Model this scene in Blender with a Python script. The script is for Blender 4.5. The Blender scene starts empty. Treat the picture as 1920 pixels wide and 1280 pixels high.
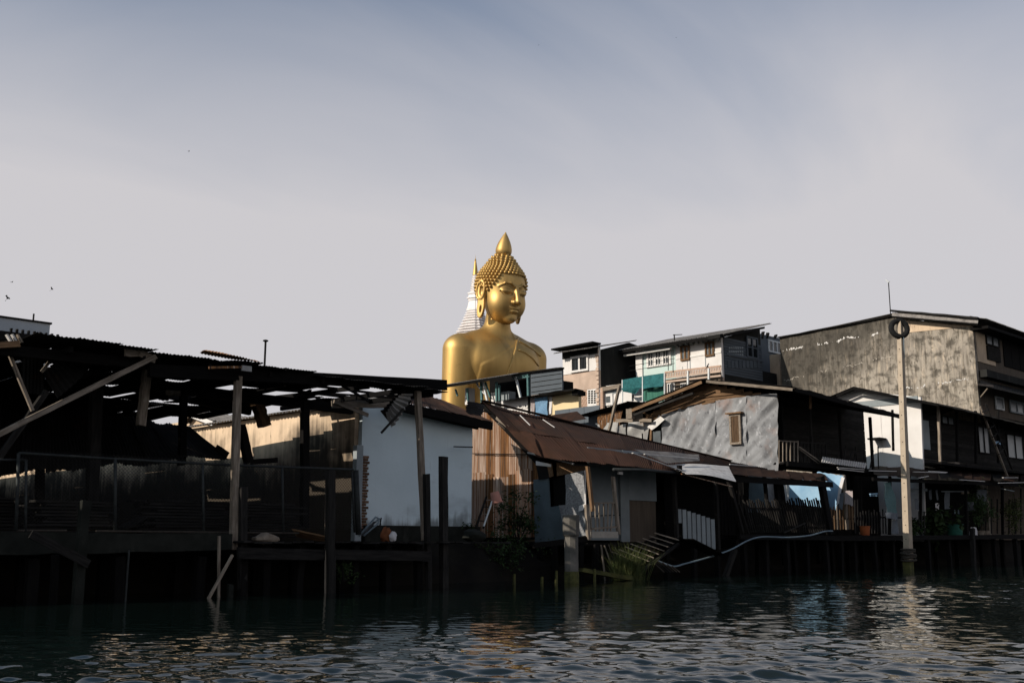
import bpy, math, random
import numpy as np
from mathutils import Vector, Matrix

rng = random.Random(7)
SC = bpy.context.scene
COL = SC.collection
R = math.radians

# ---------------------------------------------------------------- camera
# Site frame: x runs along the bank (to the right and away), y runs inland, z up.
CAM_H, FPX, HOR, YAW = 1.1, 2000.0, 1018.0, 46.0
PITCH = math.atan((HOR - 640.0) / FPX)
cam_d = bpy.data.cameras.new('camera')
cam_d.sensor_width = 36.0
cam_d.lens = FPX / 1920.0 * 36.0
cam_d.clip_start = 0.1
cam_d.clip_end = 6000
cam = bpy.data.objects.new('camera', cam_d)
COL.objects.link(cam)
cam.location = (0, 0, CAM_H)
cam.rotation_euler = (R(90) + PITCH, 0, R(YAW - 90))
SC.camera = cam

# ---------------------------------------------------------------- sun and sky
SUN_EL = 27.0
SUN_H = Vector((-0.972, 0.235, 0)).normalized()
SUN = Vector((SUN_H.x * math.cos(R(SUN_EL)), SUN_H.y * math.cos(R(SUN_EL)), math.sin(R(SUN_EL))))
sun_d = bpy.data.lights.new('sun', 'SUN')
sun_d.energy = 4.8
sun_d.angle = R(0.5)
sun_d.color = (1.0, 0.90, 0.78)
sun = bpy.data.objects.new('sun', sun_d)
COL.objects.link(sun)
sun.location = (-30, 0, 60)
sun.rotation_euler = SUN.to_track_quat('Z', 'Y').to_euler()

world = bpy.data.worlds.new('World')
SC.world = world
world.use_nodes = True
wn, wl = world.node_tree.nodes, world.node_tree.links
wn.clear()
w_out = wn.new('ShaderNodeOutputWorld')
w_bg = wn.new('ShaderNodeBackground')
w_bg.inputs['Strength'].default_value = 0.1
sky = wn.new('ShaderNodeTexSky')
sky.sky_type = 'NISHITA'
sky.sun_disc = False
sky.sun_elevation = R(SUN_EL)
sky.sun_rotation = math.atan2(SUN_H.x, SUN_H.y)
sky.air_density = 1.0
sky.dust_density = 2.5
sky.ozone_density = 1.2
tc = wn.new('ShaderNodeTexCoord')
sep = wn.new('ShaderNodeSeparateXYZ')
wl.new(tc.outputs['Generated'], sep.inputs[0])
# thin high cirrus: noise on the direction projected to a flat cloud sheet
addz = wn.new('ShaderNodeMath'); addz.operation = 'ADD'; addz.inputs[1].default_value = 0.22
wl.new(sep.outputs['Z'], addz.inputs[0])
clampz = wn.new('ShaderNodeMath'); clampz.operation = 'MAXIMUM'; clampz.inputs[1].default_value = 0.05
wl.new(addz.outputs[0], clampz.inputs[0])
divx = wn.new('ShaderNodeMath'); divx.operation = 'DIVIDE'
divy = wn.new('ShaderNodeMath'); divy.operation = 'DIVIDE'
wl.new(sep.outputs['X'], divx.inputs[0]); wl.new(clampz.outputs[0], divx.inputs[1])
wl.new(sep.outputs['Y'], divy.inputs[0]); wl.new(clampz.outputs[0], divy.inputs[1])
comb = wn.new('ShaderNodeCombineXYZ')
wl.new(divx.outputs[0], comb.inputs[0]); wl.new(divy.outputs[0], comb.inputs[1])
mp = wn.new('ShaderNodeMapping')
mp.inputs['Rotation'].default_value = (0, 0, R(38))
mp.inputs['Scale'].default_value = (0.7, 1.5, 1)
mp.inputs['Location'].default_value = (3.1, 1.7, 0)
wl.new(comb.outputs[0], mp.inputs[0])
ns = wn.new('ShaderNodeTexNoise')
ns.inputs['Scale'].default_value = 1.1
ns.inputs['Detail'].default_value = 7
ns.inputs['Roughness'].default_value = 0.5
ns.inputs['Distortion'].default_value = 0.7
wl.new(mp.outputs[0], ns.inputs['Vector'])
cir = wn.new('ShaderNodeMapRange')
cir.inputs['From Min'].default_value = 0.34; cir.inputs['From Max'].default_value = 0.74
cir.inputs['To Min'].default_value = 0.0; cir.inputs['To Max'].default_value = 0.36
wl.new(ns.outputs['Fac'], cir.inputs['Value'])
hz = wn.new('ShaderNodeMapRange')          # low veil thins with height
hz.interpolation_type = 'SMOOTHSTEP'
hz.inputs['From Min'].default_value = 0.20; hz.inputs['From Max'].default_value = 0.62
hz.inputs['To Min'].default_value = 1.0; hz.inputs['To Max'].default_value = 0.06
wl.new(sep.outputs['Z'], hz.inputs['Value'])
mx = wn.new('ShaderNodeMath'); mx.operation = 'ADD'; mx.use_clamp = True
wl.new(cir.outputs[0], mx.inputs[0]); wl.new(hz.outputs[0], mx.inputs[1])
sc1 = wn.new('ShaderNodeMath'); sc1.operation = 'MULTIPLY'; sc1.inputs[1].default_value = 0.93
wl.new(mx.outputs[0], sc1.inputs[0])
blue = wn.new('ShaderNodeMix'); blue.data_type = 'RGBA'; blue.blend_type = 'MULTIPLY'
blue.inputs[0].default_value = 1.0
blue.inputs[7].default_value = (0.48, 0.80, 1.0, 1)
wl.new(sky.outputs[0], blue.inputs[6])
veil = wn.new('ShaderNodeMix'); veil.data_type = 'RGBA'
veil.inputs[7].default_value = (6.5, 6.25, 6.4, 1)
wl.new(sc1.outputs[0], veil.inputs[0]); wl.new(blue.outputs[2], veil.inputs[6])
wl.new(veil.outputs[2], w_bg.inputs['Color'])
wl.new(w_bg.outputs[0], w_out.inputs[0])

SC.view_settings.view_transform = 'Standard'
SC.view_settings.look = 'None'
SC.view_settings.exposure = 0.0
SC.view_settings.gamma = 1.0
SC.view_settings.use_curve_mapping = False
SC.cycles.max_bounces = 6
SC.cycles.diffuse_bounces = 3
SC.cycles.use_denoising = True

# ---------------------------------------------------------------- geometry helpers
FW = Vector((math.cos(R(YAW)), math.sin(R(YAW)), 0))
RT = Vector((math.sin(R(YAW)), -math.cos(R(YAW)), 0))
CAMP = Vector((0, 0, CAM_H))

def ray(px, py):
    """Surveyed bearing of a point of the photograph, in the site frame."""
    a = (px - 960.0) / FPX
    b = (640.0 - py) / FPX
    f = math.cos(PITCH) - b * math.sin(PITCH)
    u = math.sin(PITCH) + b * math.cos(PITCH)
    return RT * a + FW * f + Vector((0, 0, u))

def B(x, px, py):      # point on the plane x = const
    d = ray(px, py); return CAMP + d * (x / d.x)
def A(y, px, py):      # point on the plane y = const
    d = ray(px, py); return CAMP + d * (y / d.y)
def H(z, px, py):      # point on the plane z = const
    d = ray(px, py); return CAMP + d * ((z - CAM_H) / d.z)
def D(dist, px, py):   # point at a distance along the view axis
    d = ray(px, py); return CAMP + d * (dist / d.dot(FW))
def rB(x, px0, px1, py0, py1):   # y0,y1,z0,z1 of a rectangle on x = const
    my, mxp = (py0 + py1) / 2, (px0 + px1) / 2
    a, b = B(x, px0, my).y, B(x, px1, my).y
    c, d = B(x, mxp, py0).z, B(x, mxp, py1).z
    return min(a, b), max(a, b), min(c, d), max(c, d)
def rA(y, px0, px1, py0, py1):
    my, mxp = (py0 + py1) / 2, (px0 + px1) / 2
    a, b = A(y, px0, my).x, A(y, px1, my).x
    c, d = A(y, mxp, py0).z, A(y, mxp, py1).z
    return min(a, b), max(a, b), min(c, d), max(c, d)

class MB:
    def __init__(s):
        s.v, s.f = [], []
    def add(s, vs, fs):
        n = len(s.v)
        s.v += [tuple(p) for p in vs]
        s.f += [tuple(i + n for i in f) for f in fs]
        return s
    def box(s, x0, x1, y0, y1, z0, z1):
        vs = [(x, y, z) for x in (x0, x1) for y in (y0, y1) for z in (z0, z1)]
        return s.add(vs, [(0, 1, 3, 2), (4, 6, 7, 5), (0, 4, 5, 1), (2, 3, 7, 6), (0, 2, 6, 4), (1, 5, 7, 3)])
    def prism(s, pts, off):
        off = Vector(off); n = len(pts)
        pts = [Vector(p) for p in pts]
        vs = pts + [p + off for p in pts]
        fs = [tuple(range(n)), tuple(range(2 * n - 1, n - 1, -1))]
        fs += [(i, i + n, (i + 1) % n + n, (i + 1) % n) for i in range(n)]
        return s.add(vs, fs)
    def bar(s, p0, p1, w, h, up=(0, 0, 1)):
        p0, p1 = Vector(p0), Vector(p1)
        d = (p1 - p0).normalized(); up = Vector(up)
        if abs(d.dot(up)) > 0.97: up = Vector((0, 1, 0)) if abs(d.y) < .9 else Vector((1, 0, 0))
        sd = d.cross(up).normalized(); u2 = sd.cross(d)
        vs = []
        for p in (p0, p1):
            for a, b in ((-1, -1), (1, -1), (1, 1), (-1, 1)):
                vs.append(p + sd * (a * w / 2) + u2 * (b * h / 2))
        return s.add(vs, [(3, 2, 1, 0), (4, 5, 6, 7), (0, 1, 5, 4), (1, 2, 6, 5), (2, 3, 7, 6), (3, 0, 4, 7)])
    def tube(s, pts, r, n=8, caps=True):
        pts = [Vector(p) for p in pts]; m = len(pts)
        rs = r if isinstance(r, (list, tuple)) else [r] * m
        vs, fs = [], []
        ref = None
        for i, p in enumerate(pts):
            t = (pts[min(i + 1, m - 1)] - pts[max(i - 1, 0)]).normalized()
            if ref is None:
                ref = Vector((0, 0, 1)) if abs(t.z) < .9 else Vector((1, 0, 0))
                a = t.cross(ref).normalized()
            else:
                a = (a - t * a.dot(t)).normalized()
            b = t.cross(a)
            for k in range(n):
                q = 2 * math.pi * k / n
                vs.append(p + (a * math.cos(q) + b * math.sin(q)) * rs[i])
        for i in range(m - 1):
            for k in range(n):
                k2 = (k + 1) % n
                fs.append((i * n + k, i * n + k2, (i + 1) * n + k2, (i + 1) * n + k))
        if caps:
            fs.append(tuple(range(n - 1, -1, -1)))
            fs.append(tuple((m - 1) * n + k for k in range(n)))
        return s.add(vs, fs)
    def lathe(s, c, prof, n=16, square=None):
        vs, fs = [], []
        m = len(prof)
        for r, z in prof:
            for k in range(n):
                q = 2 * math.pi * k / n
                g = square[k] if square else 1.0
                vs.append((c[0] + r * g * math.cos(q), c[1] + r * g * math.sin(q), c[2] + z))
        for i in range(m - 1):
            for k in range(n):
                k2 = (k + 1) % n
                fs.append((i * n + k, i * n + k2, (i + 1) * n + k2, (i + 1) * n + k))
        fs.append(tuple(range(n - 1, -1, -1))); fs.append(tuple((m - 1) * n + k for k in range(n)))
        return s.add(vs, fs)
    def torus(s, c, ax, Rr, r, n=28, m=10):
        ax = Vector(ax).normalized()
        a = ax.cross(Vector((0, 0, 1)) if abs(ax.z) < .9 else Vector((1, 0, 0))).normalized(); b = ax.cross(a)
        c = Vector(c); vs, fs = [], []
        for i in range(n):
            q = 2 * math.pi * i / n; d = a * math.cos(q) + b * math.sin(q)
            for j in range(m):
                w = 2 * math.pi * j / m
                vs.append(c + d * (Rr + r * math.cos(w)) + ax * (r * math.sin(w)))
        for i in range(n):
            for j in range(m):
                i2, j2 = (i + 1) % n, (j + 1) % m
                fs.append((i * m + j, i2 * m + j, i2 * m + j2, i * m + j2))
        return s.add(vs, fs)
    def patch(s, fn, nu, nv, th=0.006):
        """two-sided sheet with thickness from fn(u, v) -> Vector"""
        g = [[Vector(fn(i / nu, j / nv)) for j in range(nv + 1)] for i in range(nu + 1)]
        vs, fs = [], []
        W = nv + 1; N = (nu + 1) * W
        for i in range(nu + 1):
            for j in range(nv + 1):
                vs.append(g[i][j])
        for i in range(nu + 1):
            for j in range(nv + 1):
                a = g[min(i + 1, nu)][j] - g[max(i - 1, 0)][j]
                b = g[i][min(j + 1, nv)] - g[i][max(j - 1, 0)]
                n = a.cross(b)
                n = n.normalized() if n.length > 1e-9 else Vector((0, 0, 1))
                vs.append(g[i][j] - n * th)
        for i in range(nu):
            for j in range(nv):
                q = (i * W + j, (i + 1) * W + j, (i + 1) * W + j + 1, i * W + j + 1)
                fs.append(q); fs.append(tuple(N + k for k in reversed(q)))
        for i in range(nu):
            a, b = i * W, (i + 1) * W
            fs.append((b, a, a + N, b + N)); a += nv; b += nv; fs.append((a, b, b + N, a + N))
        for j in range(nv):
            a, b = j, j + 1
            fs.append((a, b, b + N, a + N)); a += nu * W; b += nu * W; fs.append((b, a, a + N, b + N))
        return s.add(vs, fs)

WM = {}          # world matrix of every object built
def link(o, parent, world):
    COL.objects.link(o)
    if parent is not None:
        o.parent = parent
        o.matrix_local = WM[parent.name].inverted() @ world
    else:
        o.matrix_local = world
    WM[o.name] = world
    return o
def thing(name, label, cat, base, group=None, rotz=0):
    o = bpy.data.objects.new(name, None)
    o.empty_display_size = 0.3
    link(o, None, Matrix.Translation(Vector(base)) @ Matrix.Rotation(rotz, 4, 'Z'))
    o['label'] = label; o['category'] = cat
    if group: o['group'] = group
    return o
def tag(o, label=None, cat=None, group=None, kind=None):
    if label: o['label'] = label
    if cat: o['category'] = cat
    if group: o['group'] = group
    if kind: o['kind'] = kind
    return o
def mesh_from(name, v, f, smooth):
    me = bpy.data.meshes.new(name)
    me.from_pydata(v, [], f)
    if smooth:
        me.polygons.foreach_set('use_smooth', [True] * len(me.polygons))
    me.update()
    return me
def part(name, mb, m, parent=None, smooth=False, sharp=None):
    """one mesh object, origin at the middle of its foot"""
    v = np.array(mb.v, dtype=float)
    lo, hi = v.min(0), v.max(0)
    c = Vector(((lo[0] + hi[0]) / 2, (lo[1] + hi[1]) / 2, lo[2]))
    me = mesh_from(name, [tuple(p) for p in (v - np.array(c))], mb.f, smooth)
    if sharp is not None and smooth:
        me.set_sharp_from_angle(angle=R(sharp))
    me.materials.append(m)
    o = bpy.data.objects.new(name, me)
    return link(o, parent, Matrix.Translation(c))
def boxp(name, x0, x1, y0, y1, z0, z1, m, parent=None):
    return part(name, MB().box(x0, x1, y0, y1, z0, z1), m, parent)
def board(name, p0, p1, w, h, m, parent=None, up=(0, 0, 1), seg=3, jit=0.06, taper=1.0, bow=0.0, share=None):
    """a timber lying along its own x axis, slightly uneven"""
    p0, p1 = Vector(p0), Vector(p1)
    d = p1 - p0; L = d.length; d.normalize(); up = Vector(up)
    if abs(d.dot(up)) > 0.97: up = Vector((0, 1, 0)) if abs(d.y) < .9 else Vector((1, 0, 0))
    sd = up.cross(d).normalized(); u2 = d.cross(sd)
    vs, fs = [], []
    for i in range(seg + 1):
        t = i / seg; k = 1 + (taper - 1) * t
        ox = rng.uniform(-jit, jit) * w * .5; oz = rng.uniform(-jit, jit) * h * .5 + bow * math.sin(t * math.pi)
        for a, b in ((-1, -1), (1, -1), (1, 1), (-1, 1)):
            jx = rng.uniform(-jit, jit) * w * .4; jz = rng.uniform(-jit, jit) * h * .4
            ex = rng.uniform(-.5, .5) * jit * w * 3 if i in (0, seg) else 0
            vs.append((t * L + ex, a * w / 2 * k + ox + jx, b * h / 2 * k + oz + jz))
    for i in range(seg):
        o = i * 4
        for k in range(4):
            k2 = (k + 1) % 4
            fs.append((o + k, o + k2, o + k2 + 4, o + k + 4))
    fs.append((3, 2, 1, 0)); o = seg * 4; fs.append((o, o + 1, o + 2, o + 3))
    me = mesh_from(name, vs, fs, False)
    me.materials.append(m)
    ob = bpy.data.objects.new(name, me)
    M = Matrix(((d.x, sd.x, u2.x, p0.x), (d.y, sd.y, u2.y, p0.y), (d.z, sd.z, u2.z, p0.z), (0, 0, 0, 1)))
    return link(ob, parent, M)
def sheet(name, p00, p10, p11, p01, m, parent=None, pitch=0.076, amp=0.011, nv=3, wr=0.0, sag=0.0, th=0.005, jag=0.0):
    """corrugated metal sheet; ribs run from edge p00-p10 to edge p01-p11"""
    p00, p10, p11, p01 = map(Vector, (p00, p10, p11, p01))
    L = (p10 - p00).length
    waves = max(2, int(round(L / pitch))); nu = waves * 4
    if nu > 120: waves = 30; nu = 120
    N = (p10 - p00).cross(p01 - p00).normalized()
    if N.z < -0.2: N = -N
    s1, s2, s3 = rng.uniform(0, 9), rng.uniform(0, 9), rng.uniform(0, 9)
    e0 = [rng.uniform(0, 1) ** 2 * jag for _ in range(nu + 1)]
    def fn(u, v):
        iu = int(round(u * nu))
        vv = v
        if jag:
            vv = v * (1 - e0[iu] * .6) + e0[iu] * .3 if v < .5 else v - e0[(iu * 7) % nu] * .3 * (v - .5) * 2
        p = (p00 * (1 - u) + p10 * u) * (1 - vv) + (p01 * (1 - u) + p11 * u) * vv
        w = amp * math.sin(u * waves * 2 * math.pi)
        if wr: w += wr * (math.sin(u * 5 + s1 + v * 3) + math.sin(v * 6 + s2 - u * 2) * .8 + math.sin((u + v) * 9 + s3) * .4)
        w -= sag * math.sin(math.pi * v)
        return p + N * w
    o = part(name, MB().patch(fn, nu, nv, th), m, parent, smooth=True, sharp=50)
    return o
def crumple(name, p00, p10, p11, p01, m, parent=None, nu=24, nv=18, amp=0.03, seed=0, th=0.006, diag=1.0, edge=0.0, freq=1.0):
    """flat metal skin or cloth beaten out of true: real creases"""
    p00, p10, p11, p01 = map(Vector, (p00, p10, p11, p01))
    N = (p10 - p00).cross(p01 - p00).normalized()
    r = random.Random(seed * 31 + 5)
    Lu, Lv = (p10 - p00).length, (p01 - p00).length
    ws = []
    for i in range(7):
        a = r.uniform(0.5, 1.1) * diag
        k = r.uniform(3, 11) * freq
        ws.append((math.cos(a) * k, math.sin(a) * k, r.uniform(0, 6.28), r.uniform(.3, 1) / (1 + k * .12)))
    cs = [(r.uniform(0, Lu), r.uniform(0, Lv), r.uniform(.2, .6), r.uniform(-1, 1)) for _ in range(8)]
    eu = [r.uniform(-edge, edge) for _ in range(64)]
    def fn(u, v):
        x, y = u * Lu, v * Lv
        h = 0
        for a, b, c, g in ws:
            t = (x * a + y * b + c) / 6.2832
            t = abs((t % 1) * 2 - 1)          # folded, not sinusoidal
            h += g * (t - .5)
        for a, b, s_, g in cs:
            h += g * 1.3 * math.exp(-((x - a) ** 2 + (y - b) ** 2) / (s_ * s_))
        p = (p00 * (1 - u) + p10 * u) * (1 - v) + (p01 * (1 - u) + p11 * u) * v
        if edge:
            p = p + (p01 - p00).normalized() * (eu[int(u * 30)] * (1 if v > .5 else 1) * abs(v - .5) * 2)
        return p + N * (h * amp)
    return part(name, MB().patch(fn, nu, nv, th), m, parent, smooth=True, sharp=28)

# ---------------------------------------------------------------- materials
def mat(name, c1, c2=None, rough=.8, metal=0.0, scale=(3, 3, 3), lo=.35, hi=.65, layers=(), bump=.25, bscale=None, rnd=.18, spec=.08, trans=0.0, detail=6, wear=None):
    m = bpy.data.materials.new(name); m.use_nodes = True
    nt = m.node_tree; n, l = nt.nodes, nt.links
    b = n['Principled BSDF']
    b.inputs['Roughness'].default_value = rough
    b.inputs['Metallic'].default_value = metal
    b.inputs['Specular IOR Level'].default_value = spec
    t = n.new('ShaderNodeTexCoord')
    oi = n.new('ShaderNodeObjectInfo')
    off = n.new('ShaderNodeVectorMath'); off.operation = 'ADD'
    sc = n.new('ShaderNodeVectorMath'); sc.operation = 'SCALE'; sc.inputs['Scale'].default_value = 37.0
    cx = n.new('ShaderNodeCombineXYZ')
    for k in range(3): l.new(oi.outputs['Random'], cx.inputs[k])
    l.new(cx.outputs[0], sc.inputs[0])
    l.new(t.outputs['Object'], off.inputs[0]); l.new(sc.outputs[0], off.inputs[1])
    def noise(scl, det=detail, ro=.6):
        mp = n.new('ShaderNodeMapping'); mp.inputs['Scale'].default_value = scl
        l.new(off.outputs[0], mp.inputs[0])
        q = n.new('ShaderNodeTexNoise'); q.inputs['Scale'].default_value = 1.0
        q.inputs['Detail'].default_value = det; q.inputs['Roughness'].default_value = ro
        l.new(mp.outputs[0], q.inputs['Vector'])
        return q.outputs['Fac']
    def mix(f, a, c):
        x = n.new('ShaderNodeMix'); x.data_type = 'RGBA'
        l.new(f, x.inputs[0])
        if isinstance(a, tuple): x.inputs[6].default_value = (*a, 1)
        else: l.new(a, x.inputs[6])
        x.inputs[7].default_value = (*c, 1)
        return x.outputs[2]
    def rng_(f, a, c, d=1.0):
        x = n.new('ShaderNodeMapRange'); x.inputs['From Min'].default_value = a; x.inputs['From Max'].default_value = c
        x.inputs['To Max'].default_value = d
        l.new(f, x.inputs['Value']); return x.outputs[0]
    col = c1
    f0 = noise(scale)
    col = mix(rng_(f0, lo, hi), c1, c2 if c2 else tuple(v * .75 for v in c1))
    for (c, s_, a, d, st) in layers:
        col = mix(rng_(noise(s_), a, d, st), col, c)
    if rnd:
        hv = n.new('ShaderNodeHueSaturation')
        l.new(rng_(oi.outputs['Random'], 0, 1, 2 * rnd), (ad := n.new('ShaderNodeMath')).inputs[0])
        ad.operation = 'ADD'; ad.inputs[1].default_value = 1 - rnd
        l.new(ad.outputs[0], hv.inputs['Value']); l.new(col, hv.inputs['Color']); col = hv.outputs[0]
    l.new(col, b.inputs['Base Color'])
    if bump:
        bp = n.new('ShaderNodeBump'); bp.inputs['Strength'].default_value = bump; bp.inputs['Distance'].default_value = .02
        l.new(noise(bscale, 8, .65) if bscale else f0, bp.inputs['Height'])
        l.new(bp.outputs[0], b.inputs['Normal'])
    if trans:
        b.inputs['Transmission Weight'].default_value = trans
    return m

T = {}
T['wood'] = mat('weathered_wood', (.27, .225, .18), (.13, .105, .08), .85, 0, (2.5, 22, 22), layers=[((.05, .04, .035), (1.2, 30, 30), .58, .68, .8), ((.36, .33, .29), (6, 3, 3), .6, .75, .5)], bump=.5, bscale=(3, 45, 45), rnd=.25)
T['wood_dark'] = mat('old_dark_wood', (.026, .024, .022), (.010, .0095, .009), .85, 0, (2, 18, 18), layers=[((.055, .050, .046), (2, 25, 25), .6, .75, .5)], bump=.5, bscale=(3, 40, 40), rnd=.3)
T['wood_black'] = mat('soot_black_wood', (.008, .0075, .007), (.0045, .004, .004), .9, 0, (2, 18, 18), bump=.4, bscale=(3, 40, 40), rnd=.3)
T['wood_brown'] = mat('brown_wood', (.20, .12, .065), (.09, .055, .032), .8, 0, (2, 20, 20), layers=[((.03, .022, .016), (2, 30, 30), .58, .7, .8)], bump=.5, bscale=(3, 40, 40), rnd=.25)
T['wood_shut'] = mat('dark_shutter_wood', (.10, .062, .036), (.05, .032, .02), .8, 0, (2, 20, 20), bump=.5, bscale=(3, 40, 40), rnd=.2)
T['rust_roof'] = mat('rusted_roof_iron', (.038, .0215, .0155), (.024, .015, .012), .9, 0, (1.2, 1.2, 1.2), layers=[((.075, .030, .016), (.8, .8, .8), .56, .74, .7), ((.012, .009, .008), (5, 5, 5), .60, .7, .6), ((.12, .09, .075), (4, 1.5, 1.5), .71, .76, .5)], bump=.3, bscale=(25, 25, 25), rnd=.3, spec=.12)
T['rust_eave'] = mat('red_rust_eave_iron', (.055, .027, .018), (.036, .020, .014), .9, 0, (1.2, 1.2, 1.2), layers=[((.014, .01, .008), (6, 6, 6), .62, .7, .6)], bump=.3, bscale=(25, 25, 25), rnd=.2)
T['rust_tin'] = mat('rust_streaked_zinc', (.44, .34, .27), (.27, .17, .11), .6, 0, (9, 9, .8), layers=[((.21, .085, .03), (24, 24, .22), .50, .58, .9), ((.035, .021, .015), (26, 26, .30), .56, .63, .92), ((.62, .53, .46), (22, 22, .4), .55, .62, .8)], bump=.2, bscale=(20, 20, 5), rnd=.3)
T['rust_tin2'] = mat('heavy_rust_zinc', (.27, .13, .05), (.12, .06, .03), .7, 0, (20, 20, .4), layers=[((.03, .019, .014), (24, 24, .25), .48, .58, .93), ((.55, .44, .35), (24, 24, .3), .58, .64, .8)], bump=.2, bscale=(20, 20, 5), rnd=.3)
T['zinc'] = mat('dull_zinc', (.30, .295, .28), (.20, .195, .19), .55, .25, (2, 2, 2), layers=[((.30, .17, .09), (3, 3, 3), .60, .72, .6), ((.15, .15, .15), (8, 8, 8), .62, .72, .5)], bump=.15, bscale=(15, 15, 15), rnd=.2)
T['zinc_crumple'] = mat('beaten_zinc_skin', (.25, .255, .262), (.165, .168, .175), .7, .08, (1.6, 1.6, 1.6), layers=[((.24, .16, .13), (1.1, 1.1, 1.1), .57, .74, .6), ((.40, .405, .42), (6, 4, 3), .58, .70, .8), ((.07, .07, .076), (7, 5, 4), .58, .70, .7)], bump=.55, bscale=(4.5, 4.5, 3.5), rnd=.12)
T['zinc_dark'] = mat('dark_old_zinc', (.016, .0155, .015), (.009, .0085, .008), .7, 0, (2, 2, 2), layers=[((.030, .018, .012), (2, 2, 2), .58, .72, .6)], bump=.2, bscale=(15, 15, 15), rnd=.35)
T['cement_tile'] = mat('grey_cement_tile', (.24, .225, .21), (.14, .13, .125), .85, 0, (3, 3, 3), layers=[((.05, .05, .048), (2, 2, 2), .58, .75, .7)], bump=.2, bscale=(15, 15, 15))
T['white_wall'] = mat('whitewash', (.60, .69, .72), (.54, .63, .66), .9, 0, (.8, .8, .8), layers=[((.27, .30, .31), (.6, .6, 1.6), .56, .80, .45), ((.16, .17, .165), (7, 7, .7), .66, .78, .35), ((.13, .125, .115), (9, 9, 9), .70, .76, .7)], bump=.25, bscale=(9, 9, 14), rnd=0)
T['white_paint'] = mat('white_paint', (.66, .635, .61), (.58, .555, .53), .8, 0, (1, 1, 1), layers=[((.45, .40, .34), (5, 5, .5), .62, .80, .4)], bump=.08, bscale=(10, 10, 10), rnd=.06)
T['beige_wall'] = mat('stained_beige_plaster', (.60, .46, .32), (.46, .35, .25), .9, 0, (1.2, 1.2, .8), layers=[((.17, .13, .10), (3.6, 3.6, .45), .57, .70, .8), ((.05, .042, .036), (5, 5, 1.0), .64, .74, .9), ((.72, .6, .46), (1.5, 1.5, 1.5), .60, .75, .4)], bump=.2, bscale=(9, 9, 9), rnd=0)
T['cream_wall'] = mat('cream_paint', (.70, .57, .34), (.66, .53, .32), .85, 0, (1, 1, 1), bump=.05, bscale=(9, 9, 9), rnd=.03)
T['pink_wall'] = mat('bare_pinkish_plaster', (.50, .38, .30), (.38, .29, .23), .9, 0, (.9, .9, .9), layers=[((.60, .5, .42), (2, 2, 2), .58, .75, .5), ((.2, .15, .12), (4, 4, 1), .66, .76, .5)], bump=.25, bscale=(7, 7, 7), rnd=0)
T['mint_wall'] = mat('pale_mint_paint', (.47, .57, .54), (.43, .53, .50), .85, 0, (1, 1, 1), layers=[((.4, .42, .38), (4, 4, .5), .66, .8, .3)], bump=.05, bscale=(9, 9, 9), rnd=.03)
T['black_wall'] = mat('mould_black_render', (.030, .030, .028), (.016, .016, .015), .95, 0, (.5, .5, .15), layers=[((.07, .068, .06), (2, 2, .3), .62, .75, .6)], bump=.2, bscale=(6, 6, 6), rnd=0)
T['grey_panel'] = mat('blue_grey_board', (.10, .115, .13), (.085, .10, .115), .7, 0, (1, 1, 1), bump=.08, bscale=(6, 6, 6), rnd=.15)
T['blue_panel'] = mat('dull_blue_board', (.085, .115, .13), (.06, .08, .09), .8, 0, (1.5, 1.5, 1.5), layers=[((.05, .06, .06), (2, 2, 2), .62, .8, .6)], bump=.1, bscale=(9, 9, 9), rnd=.15)
T['pale_panel'] = mat('grey_white_board', (.27, .30, .31), (.21, .235, .245), .85, 0, (1.2, 1.2, 1.2), layers=[((.10, .10, .09), (1.5, 1.5, .8), .64, .8, .6)], bump=.1, bscale=(9, 9, 9), rnd=.12)
T['ply'] = mat('brown_plywood', (.13, .105, .08), (.095, .075, .06), .8, 0, (8, 8, .7), bump=.15, bscale=(9, 9, 3), rnd=.15)
T['felt'] = mat('speckled_grey_felt', (.27, .275, .28), (.13, .13, .135), .9, 0, (16, 16, 16), layers=[((.42, .42, .42), (30, 30, 30), .6, .7, .7)], bump=.4, bscale=(30, 30, 30), rnd=.1)
T['teal'] = mat('teal_paint', (.085, .17, .17), (.06, .12, .12), .6, 0, (3, 3, 3), bump=.1, rnd=.1)
T['pale_steel'] = mat('pale_painted_steel', (.62, .64, .63), (.5, .52, .52), .6, 0, (4, 4, 4), bump=.05, rnd=.1)
T['steel_dark'] = mat('dark_galvanised_pipe', (.045, .05, .049), (.028, .03, .03), .6, .2, (9, 9, 9), bump=.1, rnd=.2)
T['iron'] = mat('black_iron', (.02, .02, .02), (.012, .011, .01), .6, .3, (9, 9, 9), bump=.1)
T['glass'] = mat('dark_window_glass', (.02, .026, .030), (.014, .018, .02), .12, 0, (2, 2, 2), bump=0, spec=.6, rnd=.4)
T['glass_grey'] = mat('dusty_window_glass', (.11, .125, .13), (.07, .08, .085), .3, 0, (2, 2, 2), bump=0, spec=.5, rnd=.3)
T['frame_white'] = mat('white_window_frame', (.66, .64, .61), (.55, .53, .51), .7, 0, (6, 6, 6), bump=.05, rnd=.05)
T['concrete'] = mat('grey_concrete', (.34, .305, .26), (.25, .225, .195), .9, 0, (3, 3, 3), layers=[((.12, .11, .095), (6, 6, 1), .62, .76, .5)], bump=.25, bscale=(20, 20, 20), rnd=.1)
T['pile_concrete'] = mat('dark_pile_concrete', (.14, .13, .115), (.085, .08, .07), .9, 0, (3, 3, 3), layers=[((.06, .058, .05), (6, 6, 1), .55, .75, .6)], bump=.3, bscale=(20, 20, 20), rnd=.1)
T['pole_concrete'] = mat('tan_concrete', (.41, .34, .26), (.33, .27, .205), .9, 0, (3, 3, 3), layers=[((.2, .16, .12), (9, 9, .8), .60, .75, .5)], bump=.2, bscale=(20, 20, 20), rnd=0)
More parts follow.
